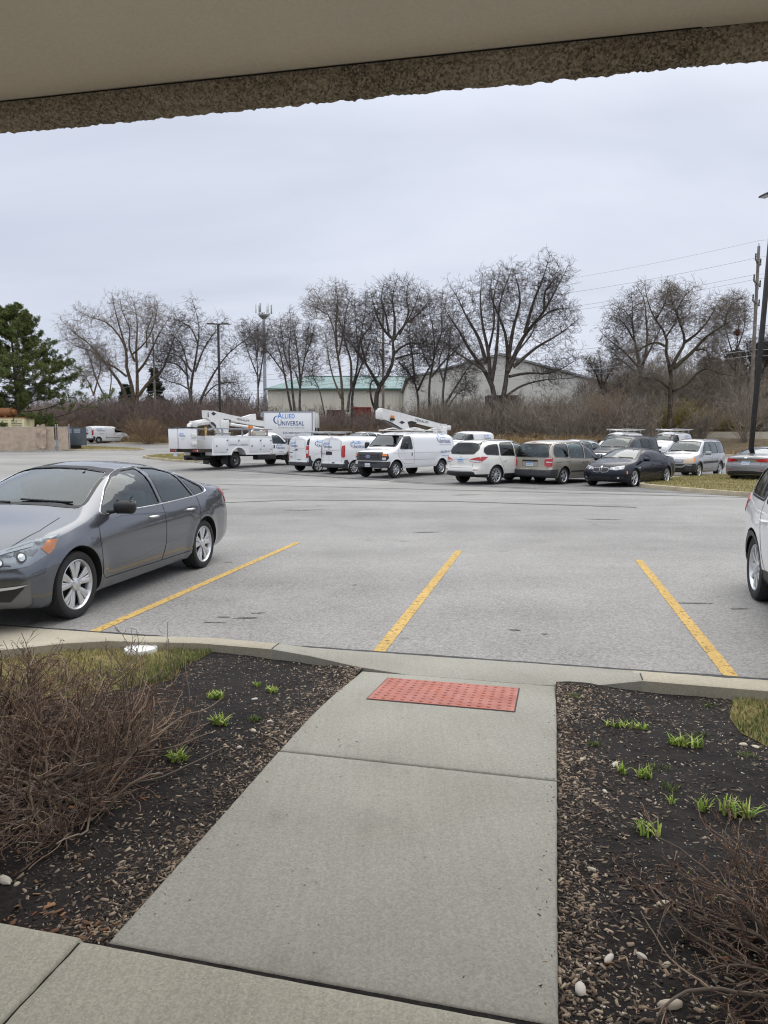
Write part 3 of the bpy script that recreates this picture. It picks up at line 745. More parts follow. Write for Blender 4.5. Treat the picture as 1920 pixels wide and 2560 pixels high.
def veh_sedan(name, label, pm, loc, head, kind='multi', sx=1, sz=1, sw=1, nst=64, detail=True, glassm=None, group=None, style='grey', r=.325):
    c = Car(name, label, 'car', SEDAN3 if style == 'navy' else SEDAN, pm, loc, head, sx, sz, sw, nst=nst, group=group)
    X = lambda p: [(a * sx, b * sz) for a, b in p]; Y = lambda p: [(a * sw, b * sz) for a, b in p]
    g = glassm or M['glass']
    trim = M['chrome'] if style == 'grey' else M['black']
    fd = [(.86, .965), (.55, 1.19), (.30, 1.315), (.05, 1.368), (-.27, 1.382), (-.30, .975)]
    rd = [(-.385, .978), (-.365, 1.382), (-.72, 1.360), (-1.00, 1.295), (-1.14, 1.02), (-1.16, 1.0)]
    qt = [(-1.225, 1.01), (-1.075, 1.275), (-1.28, 1.20), (-1.50, 1.085), (-1.50, 1.035)]
    for p in (fd, rd, qt): c.window(X(p), .012, 'LR', g, r=.03, name='side_window')
    dlo = [(.90, .950), (.575, 1.197), (.31, 1.328), (.05, 1.384), (-.32, 1.397), (-.74, 1.374), (-1.06, 1.305), (-1.34, 1.203), (-1.565, 1.088), (-1.57, 1.02), (-1.2, .985), (-.3, .955)]
    for v in 'LR':
        dl = rnd(X(dlo), .05, 4); pts = []
        for i in range(len(dl)):
            q0, q1 = Vector(dl[i - 1]), Vector(dl[i]); k_ = max(1, int((q1 - q0).length / .04)); pts += [c.proj(v, *q0.lerp(q1, j / k_), .003) for j in range(k_)]
        for _ in range(5): pts = [(pts[i - 1] + pts[i] * 2 + pts[(i + 1) % len(pts)]) / 4 for i in range(len(pts))]
        mb = MB(); mb.tube(pts + pts[:2], .0085, 6, cap=False); mb.obj('window_trim', trim, c.root, 60)
    c.window(Y([(-.70, 1.045), (-.35, 1.075), (0, 1.083), (.35, 1.075), (.70, 1.045), (.535, 1.362), (.3, 1.400), (0, 1.410), (-.3, 1.400), (-.535, 1.362)]), .02, 'F', M['glass_clear'], name='windshield', r=.04)
    c.window(Y([(-.60, 1.165), (0, 1.175), (.60, 1.165), (.50, 1.375), (0, 1.40), (-.50, 1.375)]), .02, 'B', g, name='rear_window', r=.04)
    c.build_body(cabin=(-1.65, 1.12, .56), arch=r * 1.13)
    c.wheels(kind, r, .22)
    # shut lines
    c.seams([X([(.98, .90), (1.02, .70), (1.0, .36), (.94, .30), (-.25, .29), (-.34, .50), (-.345, .96)]), X([(-.345, .50), (-.26, .29), (-.98, .29), (-1.06, .42), (-1.20, .66), (-1.27, .80), (-1.24, .98)])], width=.008)
    c.seams([X([(1.0, .36), (.2, .41), (-.3, .47)]), X([(-.3, .47), (-1.0, .53)])], width=.005, name='side_crease', mat=M['midgrey'])
    c.band('T', [(1.30 * sx, -.66 * sw), (1.65 * sx, -.70 * sw), (2.02 * sx, -.62 * sw)], .008, 'bonnet_gap', M['black'], .002, closed=False)
    c.band('T', [(1.30 * sx, .66 * sw), (1.65 * sx, .70 * sw), (2.02 * sx, .62 * sw)], .008, 'bonnet_gap', M['black'], .002, closed=False)
    c.band('B', Y([(-.55, .72), (-.60, 1.02), (-.5, 1.10)]), .008, 'boot_gap', M['black'], .002, closed=False)
    c.band('B', Y([(.55, .72), (.60, 1.02), (.5, 1.10)]), .008, 'boot_gap', M['black'], .002, closed=False)
    c.band('B', Y([(-.55, .72), (.55, .72)]), .008, 'boot_gap', M['black'], .002, closed=False)
    hm = M['chrome'] if style == 'grey' else pm
    for x in (-.08, -.98):
        c.handle(x * sx, .835 * sz, hm)
        for v in 'LR': c.patch(v, rnd([((x - .10) * sx, .80 * sz), ((x + .08) * sx, .80 * sz), ((x + .08) * sx, .865 * sz), ((x - .10) * sx, .865 * sz)], .03), 'handle_cup', M['black'] if style == 'navy' else M['grey'] if style == 'grey' else M['midgrey'], .0015)
    c.mirror(.70 * sx, .985 * sz, M['black'] if style == 'grey' else pm, w=.24)
    # lamps
    hl = [(1.58, .80), (1.78, .835), (1.98, .80), (2.30, .70), (2.33, .62), (2.05, .635), (1.72, .70)]
    if style == 'grey':
        for sg, v in ((1, 'FL'), (-1, 'FR')):
            Q = lambda pts: P3(v, pts, sg, sx, sw, sz)
            o = c.patch(v, Q([(1.62, .90, .835), (1.95, .82, .80), (2.25, .60, .70), (2.30, .50, .645), (2.24, .60, .575), (1.98, .82, .60), (1.76, .90, .69)]), 'headlight', M['lampgrey'], .004, skirt=.012)
            c.patch(v, Q([(1.90, .84, .785), (2.20, .64, .70), (2.29, .50, .645), (2.10, .74, .72), (1.92, .84, .755)]), 'lamp_strip', M['lampwhite'], .009, parent=o)
            c.patch(v, Q([(1.66, .90, .80), (1.77, .88, .795), (1.85, .86, .735), (1.79, .88, .675), (1.735, .90, .71)]), 'turn_lamp', M['amber'], .009, parent=o)
            for (px, py, pz, q) in ((2.02, .79, .675, .042), (2.16, .68, .645, .034)):
                hh = HAX[v]; p0 = px * hh.x + sg * py * hh.y
                for rr_, nm_, mt_, of_ in ((q, 'projector', M['black'], .009), (q * .68, 'projector_lens', M['lampwhite'], .013)):
                    c.patch(v, [(p0 + rr_ * cos(a), pz + rr_ * sin(a)) for a in np.linspace(0, 2 * pi, 17)[:-1]], nm_, mt_, of_, parent=o)
            c.patch(v, Q([(1.61, .90, .838), (1.95, .82, .803), (2.25, .60, .703), (2.30, .49, .645), (2.24, .60, .572), (1.98, .82, .597), (1.755, .90, .688)]), 'lens', M['lens'], .017, parent=o)
            f = c.patch(v, Q([(2.02, .80, .42), (2.24, .62, .42), (2.27, .58, .32), (2.12, .74, .30)]), 'fog_lamp_pocket', M['black'], .005)
            c.patch(v, Q([(2.00, .82, .445), (2.26, .60, .43), (2.27, .58, .40), (2.08, .76, .42)]), 'running_light', M['lampwhite'], .014, parent=f)
        fr = c.patch('F', Y([(-.40, .50), (.40, .50), (.32, .66), (-.32, .66)]), 'grille', M['black'], .008)
        c.patch('F', Y([(-.60, .26), (.60, .26), (.5, .42), (-.5, .42)]), 'lower_grille', M['black'], .006)
        c.band('F', Y([(-.40, .56), (-.30, .66), (.30, .66), (.40, .56)]), .022, 'grille_bar', M['chrome'], .014, closed=False)
    elif style == 'navy':
        for sg in (1, -1):
            v = 'FL' if sg > 0 else 'FR'; hh = HAX[v]
            o = c.patch(v, P3(v, [(1.98, .86, .81), (2.18, .70, .78), (2.30, .46, .735), (2.33, .40, .665), (2.24, .62, .635), (2.06, .82, .68)], sg, sx, sw, sz), 'headlight', M['lampgrey'], .006, skirt=.01)
            c.patch(v, P3(v, [(2.00, .85, .79), (2.18, .70, .765), (2.29, .48, .73), (2.20, .68, .745), (2.04, .83, .765)], sg, sx, sw, sz), 'lamp_strip', M['lampwhite'], .011, parent=o)
            for (px, py, pz) in ((2.14, .74, .705), (2.27, .55, .69)):
                p0 = px * sx * hh.x + sg * py * sw * hh.y; c.patch(v, [(p0 + .038 * cos(a), pz + .038 * sin(a)) for a in np.linspace(0, 2 * pi, 15)[:-1]], 'projector', M['lampwhite'], .012, parent=o)
            c.patch('F', rnd([(sg * .03 * sw, .56 * sz), (sg * .28 * sw, .575 * sz), (sg * .30 * sw, .70 * sz), (sg * .05 * sw, .725 * sz)], .05), 'kidney_grille', M['black'], .012)
            c.band('F', rnd([(sg * .03 * sw, .56 * sz), (sg * .28 * sw, .575 * sz), (sg * .30 * sw, .70 * sz), (sg * .05 * sw, .725 * sz)], .05), .014, 'grille_rim', M['galv'], .015)
            f = c.patch('F', [(sg * .50 * sw, .30 * sz), (sg * .80 * sw, .31 * sz), (sg * .78 * sw, .44 * sz), (sg * .52 * sw, .40 * sz)], 'air_intake', M['black'], .006)
            c.patch('F', [(sg * (.62 + .035 * cos(a)) * sw, (.36 + .035 * sin(a)) * sz) for a in np.linspace(0, 2 * pi, 13)[:-1]], 'fog_lamp', M['lampwhite'], .012, parent=f)
        for v in 'LR': c.patch(v, X([(1.88, .60), (1.93, .60), (1.95, .50), (1.90, .50)]), 'side_marker', M['amber'], .005)
        c.patch('F', Y([(-.42, .28), (.42, .28), (.38, .42), (-.38, .42)]), 'lower_grille', M['black'], .006)
        c.patch('F', [(.035 * cos(a), .755 * sz + .035 * sin(a)) for a in np.linspace(0, 2 * pi, 13)[:-1]], 'badge', M['chrome'], .008)
        c.patch('L', X([(.98, .73), (1.10, .735), (1.12, .70), (1.0, .70)]), 'side_repeater', M['chrome'], .005)
    # rear lamps
    for sg in (1, -1):
        v = 'BL' if sg > 0 else 'BR'
        tl = [(-2.02, .90, 1.03), (-2.25, .87, 1.045), (-2.40, .72, 1.03), (-2.46, .52, .99), (-2.48, .52, .88), (-2.42, .74, .84), (-2.28, .86, .80), (-2.18, .89, .92)]
        if style == 'kia': tl = [(-2.10, .90, 1.0), (-2.3, .84, 1.0), (-2.44, .66, .97), (-2.49, .38, .93), (-2.49, .38, .885), (-2.46, .6, .84), (-2.34, .82, .83), (-2.2, .88, .92)]
        o = c.patch(v, P3(v, tl, sg, sx, sw, sz), 'tail_light', M['lampred'], .008, skirt=.01)
        if style == 'grey': c.patch(v, P3(v, [(-2.30, .84, .95), (-2.40, .74, .95), (-2.44, .60, .93), (-2.42, .70, .89), (-2.32, .83, .88)], sg, sx, sw, sz), 'reversing_lamp', M['lampwhite'], .011, parent=o)
    if style == 'kia':
        c.plate('B', 0, .80 * sz); c.band('B', Y([(-.40, .905), (.40, .905)]), .022, 'boot_trim', M['chrome'], .012, closed=False)
        c.patch('B', Y([(-.80, .30), (.80, .30), (.72, .44), (.3, .48), (-.3, .48), (-.72, .44)]), 'rear_diffuser', M['black'], .008)
        for sg in (1, -1): c.patch('B', Y([(sg * .55, .50), (sg * .82, .52), (sg * .82, .54), (sg * .55, .52)]), 'rear_reflector', M['lampred'], .008)
        c.patch('B', rnd(Y([(-.06, .99), (.06, .99), (.06, 1.03), (-.06, 1.03)]), .02), 'badge', M['chrome'], .008)
    else:
        c.plate('B', 0, .86 * sz)
    c.seats([(-.05 * sx, 2, .5), (-.95 * sx, 3, .44)], zf=.30 * sz); c.dash(1.0 * sx, .97 * sz)
    for y0, y1 in ((.60, .04), (-.06, -.60)):
        mb = MB(); a = c.proj('F', y0 * sw, 1.075 * sz, .01); b = c.proj('F', y1 * sw, (1.10 if y0 > 0 else 1.075) * sz, .012)
        mb.tube([a, b], .011, 6); mb.obj('wiper', M['black'], c.root)
    return c

def veh_suv(name, label, pm, loc, head, kind='ten', sx=1, sz=1, sw=1, style='pearl', r=.37, group=None, glassm=None, dark=None, nst=60, cut=True):
    c = Car(name, label, 'car', SUVB if style in ('boxy', 'big') else SUV, pm, loc, head, sx, sz, sw, nst=nst, group=group); c.B.wr = .37
    X = lambda p: [(a * sx, b * sz) for a, b in p]; Y = lambda p: [(a * sw, b * sz) for a, b in p]
    g = glassm or M['glass']; gd = dark or M['glass_dark']
    if style in ('boxy', 'big'):
        fd = [(.92, 1.10), (.62, 1.40), (.36, 1.58), (.20, 1.625), (-.18, 1.64), (-.22, 1.115)]
        rd = [(-.30, 1.12), (-.27, 1.64), (-.95, 1.635), (-1.08, 1.60), (-1.14, 1.13)]
        qt = [(-1.26, 1.14), (-1.22, 1.64), (-2.08, 1.62), (-2.24, 1.22), (-2.20, 1.15)]
    else:
        fd = [(.98, 1.09), (.72, 1.30), (.45, 1.50), (.20, 1.60), (-.18, 1.635), (-.22, 1.115)]
        rd = [(-.30, 1.12), (-.27, 1.635), (-.9, 1.62), (-1.08, 1.57), (-1.16, 1.14)]
        qt = [(-1.26, 1.15), (-1.20, 1.575), (-1.7, 1.53), (-1.98, 1.42), (-2.06, 1.28), (-1.95, 1.18)]
    c.window(X(fd), .022, 'LR', g, name='side_window'); c.window(X(rd), .022, 'LR', gd, name='side_window'); c.window(X(qt), .022, 'LR', gd, name='side_window')
    c.window(Y([(-.74, 1.20), (0, 1.235), (.74, 1.20), (.64, 1.62), (.3, 1.66), (-.3, 1.66), (-.64, 1.62)]), .025, 'F', M['glass_clear'], name='windshield', r=.05)
    if style in ('boxy', 'big'): rw = [(-.66, 1.16), (.66, 1.16), (.60, 1.60), (-.60, 1.60)]
    else: rw = [(-.60, 1.20), (0, 1.19), (.60, 1.20), (.74, 1.36), (.64, 1.60), (.3, 1.62), (-.3, 1.62), (-.64, 1.60), (-.74, 1.36)]
    c.window(Y(rw), .02, 'B', gd, name='rear_window', r=.05)
    if style in ('pearl', 'rogue', 'boxy', 'big', 'plain'):
        pl = [((0, 0, .42 * sz), (0, 0, -1))]
        if style == 'boxy':
            c.regions.append(('front_bumper', M['plastic'], [((0, 0, .66 * sz), (0, 0, -1)), ((1.86 * sx, 0, 0), (1, 0, 0))]))
            c.regions.append(('rear_bumper', M['plastic'], [((0, 0, .62 * sz), (0, 0, -1)), ((-1.86 * sx, 0, 0), (-1, 0, 0))]))
        else:
            c.regions.append(('lower_cladding', M['black'] if style != 'big' else M['plastic'], pl))
    c.build_body(cabin=(-2.32, 1.26, .62), arch=r * 1.14, cut=cut)
    c.wheels(kind, r, .235)
    c.seams([X([(1.06, 1.02), (1.10, .75), (1.06, .46), (.98, .42), (-.22, .42), (-.265, 1.11)]), X([(-.22, .42), (-.92, .42), (-1.0, .56), (-1.10, .78), (-1.22, 1.0), (-1.24, 1.13)])])
    for v in 'LR': c.band(v, X([(r_ * cos(a) * 1.0 + 1.45, r + r_ * sin(a)) for r_ in (r * 1.17,) for a in np.linspace(R(-8), R(188), 22)]), .05 if style in ('rogue',) else .02, 'wheel_arch_trim', M['plastic'] if style in ('rogue', 'big') else pm, .006, closed=False); c.band(v, X([(r_ * cos(a) - 1.45, r + r_ * sin(a)) for r_ in (r * 1.17,) for a in np.linspace(R(-8), R(188), 22)]), .055 if style in ('rogue',) else .02, 'wheel_arch_trim', M['plastic'] if style in ('rogue', 'big') else pm, .006, closed=False)
    if style == 'boxy': 
        for v in 'LR': c.band(v, X([(1.02, .70), (-1.02, .72)]), .10, 'side_moulding', M['plastic'], .012, closed=False)
    for x in (-.06, -.98): c.handle(x * sx, .94 * sz, pm if style != 'pearl' else M['chrome'])
    c.mirror(.80 * sx, 1.10 * sz, pm, w=.26, h=.17)
    for sg in (1, -1):
        fv, bv = ('FL', 'BL') if sg > 0 else ('FR', 'BR')
        fq = lambda pts: P3(fv, pts, sg, sx, sw, sz); bq = lambda pts: P3(bv, pts, sg, sx, sw, sz)
        if style == 'boxy':
            o = c.patch(fv, fq([(1.80, .96, .98), (2.10, .88, .93), (2.32, .56, .84), (2.36, .52, .70), (2.16, .84, .68), (1.98, .93, .74)]), 'headlight', M['lampwarm'], .008, skirt=.01)
            c.patch(fv, fq([(1.84, .95, .95), (2.00, .91, .92), (2.06, .89, .74), (1.98, .93, .76)]), 'turn_lamp', M['amber'], .011, parent=o)
            c.patch(bv, bq([(-2.44, .86, 1.60), (-2.50, .74, 1.60), (-2.58, .78, 1.0), (-2.56, .86, .85), (-2.52, .90, .85), (-2.5, .9, 1.1)]), 'tail_light', M['lampred'], .008, skirt=.01)
        elif style == 'big':
            o = c.patch(fv, fq([(2.05, .92, .98), (2.30, .66, .92), (2.36, .58, .88), (2.38, .58, .70), (2.25, .78, .70), (2.08, .90, .74)]), 'headlight', M['lampwhite'], .008, skirt=.01)
            c.patch(bv, bq([(-2.46, .92, 1.25), (-2.54, .80, 1.25), (-2.58, .80, .85), (-2.5, .93, .85)]), 'tail_light', M['lampred'], .008, skirt=.01)
        else:
            o = c.patch(fv, fq([(1.78, .96, .95), (2.05, .88, .93), (2.32, .58, .84), (2.35, .54, .76), (2.16, .82, .74), (1.95, .93, .80)]), 'headlight', M['lampwhite'], .008, skirt=.01)
            if style == 'rogue': tl = [(-2.02, .95, 1.10), (-2.20, .93, 1.17), (-2.44, .84, 1.14), (-2.52, .60, 1.08), (-2.54, .60, .99), (-2.46, .84, .93), (-2.36, .93, .90), (-2.22, .95, .98)]
            else: tl = [(-1.96, .97, 1.08), (-2.2, .94, 1.10), (-2.44, .82, 1.07), (-2.53, .56, 1.0), (-2.54, .54, .92), (-2.48, .80, .86), (-2.34, .93, .88), (-2.14, .96, .98)]
            t = c.patch(bv, bq(tl), 'tail_light', M['lampred'], .010, skirt=.012)
            if style == 'pearl':
                c.patch(bv, bq([(-2.30, .93, .935), (-2.46, .80, .95), (-2.53, .60, .97), (-2.54, .56, .925), (-2.48, .80, .875), (-2.34, .93, .89)]), 'reversing_lamp', M['lampwhite'], .013, parent=t)
    if style == 'boxy':
        g_ = c.patch('F', Y([(-.48, .70), (.48, .70), (.50, .84), (-.50, .84)]), 'grille', M['black'], .008)
        for z in (.73, .77, .81): c.band('F', Y([(-.47, z), (.47, z)]), .014, 'grille_bar', M['chrome'], .013, closed=False, parent=g_)
        c.patch('F', Y([(-.62, .38), (.62, .38), (.5, .52), (-.5, .52)]), 'lower_grille', M['black'], .008)
        c.band('F', Y([(-.86, .60), (-.6, .62), (-.46, .52), (.46, .52), (.6, .62), (.86, .60)]), .05, 'bumper_insert', pm, .012, closed=False)
    elif style == 'big':
        g_ = c.patch('F', Y([(-.54, .68), (.54, .68), (.56, .92), (-.56, .92)]), 'grille', M['black'], .008)
        for z in (.70, .76, .82, .88, .92): c.band('F', Y([(-.53, z), (.53, z)]), .028, 'grille_bar', M['chrome'], .016, closed=False, parent=g_)
    else:
        c.patch('F', Y([(-.42, .62), (.42, .62), (.46, .80), (-.46, .80)]), 'grille', M['black'], .008)
        c.patch('F', Y([(-.6, .32), (.6, .32), (.5, .5), (-.5, .5)]), 'lower_grille', M['black'], .008)
    c.plate('B', 0, .93 * sz if style == 'pearl' else .80 * sz)
    if style == 'pearl':
        c.band('B', Y([(-.42, 1.01), (.42, 1.01)]), .028, 'tailgate_trim', M['chrome'], .016, closed=False)
        c.patch('B', Y([(-.80, .36), (.80, .36), (.72, .50), (.5, .54), (-.5, .54), (-.72, .50)]), 'bumper_insert', M['black'], .008)
        c.band('B', Y([(-.66, .525), (.66, .525)]), .03, 'bumper_trim', M['galv'], .014, closed=False)
        c.band('B', Y([(-.62, .66), (.62, .66)]), .010, 'door_gap', M['black'], .003, closed=False)
        for sg in (1, -1): c.band('B', Y([(sg * .62, .66), (sg * .58, .84)]), .010, 'door_gap', M['black'], .003, closed=False); c.patch('B', Y([(sg * .68, .575), (sg * .86, .575), (sg * .86, .60), (sg * .68, .60)]), 'rear_reflector', M['lampred'], .008)
        c.patch('B', rnd([(-.05, 1.05), (.05, 1.05), (.05, 1.10), (-.05, 1.10)], .025), 'badge', M['chrome'], .010)
        c.text('B', 'PATHFINDER', .66, .735, .045, 'badge', M['galv'], sx=1.1)
    for sg in (1, -1):
        mb = MB(); pts = [c.proj('T', x * sx, sg * .60 * sw, .0) + Vector((0, 0, dz)) for x, dz in ((.05, .005), (-.1, .045), (-.8, .05), (-1.5, .05), (-1.85, .045), (-2.0, .005))]
        mb.tube(pts, .018, 8); mb.obj('roof_rail', M['galv'] if style != 'big' else M['black'], c.root, 50)
    c.seats([(-.05 * sx, 2, .52), (-.95 * sx, 3, .44)], zf=.50 * sz, y=.40); c.dash(1.1 * sx, 1.16 * sz)
    for y0, y1 in ((.64, .06), (-.06, -.62)):
        mb = MB(); mb.tube([c.proj('F', y0 * sw, 1.235 * sz, .012), c.proj('F', y1 * sw, 1.25 * sz, .012)], .011, 6); mb.obj('wiper', M['black'], c.root)
    mb = MB(); mb.tube([c.proj('B', -.1, 1.23 * sz, .014), c.proj('B', .34, 1.27 * sz, .014)], .011, 6); mb.obj('wiper', M['black'], c.root)
    return c

def veh_minivan(name, label, pm, loc, head):
    c = Car(name, label, 'car', MINIVAN, pm, loc, head); B = c
    B.window([(1.12, 1.04), (.80, 1.30), (.50, 1.52), (.32, 1.60), (.20, 1.61), (.12, 1.02)], .022, 'LR', M['glass'], name='side_window')
    B.window([(.02, 1.03), (.10, 1.615), (-.95, 1.605), (-1.02, 1.06)], .022, 'LR', M['glass'], name='side_window')
    B.window([(-1.10, 1.07), (-1.04, 1.60), (-1.75, 1.56), (-1.93, 1.48), (-2.02, 1.20), (-1.98, 1.10)], .022, 'LR', M['glass'], name='side_window', r=.09)
    for v in 'LR': B.band(v, rnd([(1.20, 1.015), (.82, 1.33), (.50, 1.57), (.28, 1.645), (-1.0, 1.64), (-1.80, 1.60), (-1.98, 1.50), (-2.06, 1.20), (-2.02, 1.06), (0, .995)], .06), .010, 'window_trim', M['black'], .006)
    B.window([(-.74, 1.14), (0, 1.17), (.74, 1.14), (.62, 1.60), (.3, 1.64), (-.3, 1.64), (-.62, 1.60)], .025, 'F', M['glass_clear'], name='windshield', r=.05)
    B.window([(-.80, 1.08), (.80, 1.08), (.70, 1.58), (-.70, 1.58)], .02, 'B', M['glass'], name='rear_window', r=.07)
    c.regions += [('rear_bumper', M['plastic'], [((0, 0, .60), (0, 0, -1)), ((-1.86, 0, 0), (-1, 0, 0))]), ('front_bumper', M['plastic'], [((0, 0, .42), (0, 0, -1)), ((1.9, 0, 0), (1, 0, 0))])]
    c.build_body(cabin=(-2.22, 1.22, .58), arch=.385)
    c.wheels('five', .325, .215)
    c.seams([[(1.20, .98), (1.22, .70), (1.12, .36), (.08, .34), (.06, 1.01)], [(.06, .34), (-1.0, .34), (-1.06, .52), (-1.06, 1.05)]])
    for v in 'LR':
        c.band(v, [(-1.05, .885), (-2.0, .87)], .012, 'sliding_rail', M['black'], .003, closed=False)
        c.band(v, [(.98, .50), (-1.0, .50)], .06, 'side_moulding', M['plastic'], .010, closed=False)
        c.band(v, [(1.44 + .41 * cos(a), .33 + .41 * sin(a)) for a in np.linspace(R(5), R(175), 18)], .03, 'wheel_arch_lip', pm, .012, closed=False); c.band(v, [(-1.44 + .42 * cos(a), .33 + .42 * sin(a)) for a in np.linspace(R(5), R(175), 18)], .05, 'wheel_arch_lip', pm, .016, closed=False)
    c.handle(.20, .86, M['black'], .15); c.handle(-.08, .86, M['black'], .15)
    c.mirror(.95, 1.06, M['black'], w=.24, h=.17)
    for sg in (1, -1):
        fv, bv = ('FL', 'BL') if sg > 0 else ('FR', 'BR')
        c.patch(fv, P3(fv, [(1.82, .92, .84), (2.1, .82, .80), (2.26, .58, .74), (2.30, .50, .62), (2.1, .80, .60), (1.95, .90, .66)], sg), 'headlight', M['lampwhite'], .008, skirt=.01)
        t = c.patch(bv, rnd(P3(bv, [(-2.22, .97, 1.05), (-2.40, .84, 1.05), (-2.45, .78, .95), (-2.45, .78, .74), (-2.38, .86, .70), (-2.24, .97, .72)], sg), .03), 'tail_light', M['lampred'], .014, skirt=.02)
        c.patch(bv, rnd(P3(bv, [(-2.26, .96, 1.035), (-2.40, .84, 1.035), (-2.42, .81, 1.01), (-2.26, .96, 1.01)], sg), .01), 'reversing_lamp', M['lampwhite'], .018, parent=t)
        c.patch(bv, rnd(P3(bv, [(-2.25, .965, .90), (-2.41, .83, .90), (-2.41, .83, .86), (-2.25, .965, .86)], sg), .01), 'reversing_lamp', M['lampwhite'], .018, parent=t)
    c.patch('F', [(-.40, .66), (.40, .66), (.44, .78), (-.44, .78)], 'grille', M['chrome'], .008)
    c.band('B', [(-.36, .93), (.36, .93)], .07, 'tailgate_grip', M['black'], .02, closed=False)
    c.patch('B', rnd([(-.36, .72), (.36, .72), (.36, .90), (-.36, .90)], .03), 'plate_recess', pm, .002)
    c.band('B', rnd([(-.36, .72), (.36, .72), (.36, .90), (-.36, .90)], .03), .012, 'plate_recess_edge', M['black'], .002)
    c.plate('B', 0, .80)
    c.band('B', [(-.76, .60), (-.78, 1.04)], .01, 'door_gap', M['black'], .003, closed=False); c.band('B', [(.76, .60), (.78, 1.04)], .01, 'door_gap', M['black'], .003, closed=False)
    c.patch('B', [(-.12, 1.645), (.12, 1.645), (.12, 1.665), (-.12, 1.665)], 'brake_lamp', M['lampred'], .01)
    c.seats([(.20, 2, .52), (-.70, 2, .50), (-1.45, 3, .44)], M['seat_tan'], zf=.44, y=.42); c.dash(1.2, 1.08)
    mb = MB(); mb.tube([c.proj('B', -.05, 1.12, .014), c.proj('B', .40, 1.16, .014)], .011, 6); mb.obj('wiper', M['black'], c.root)
    return c

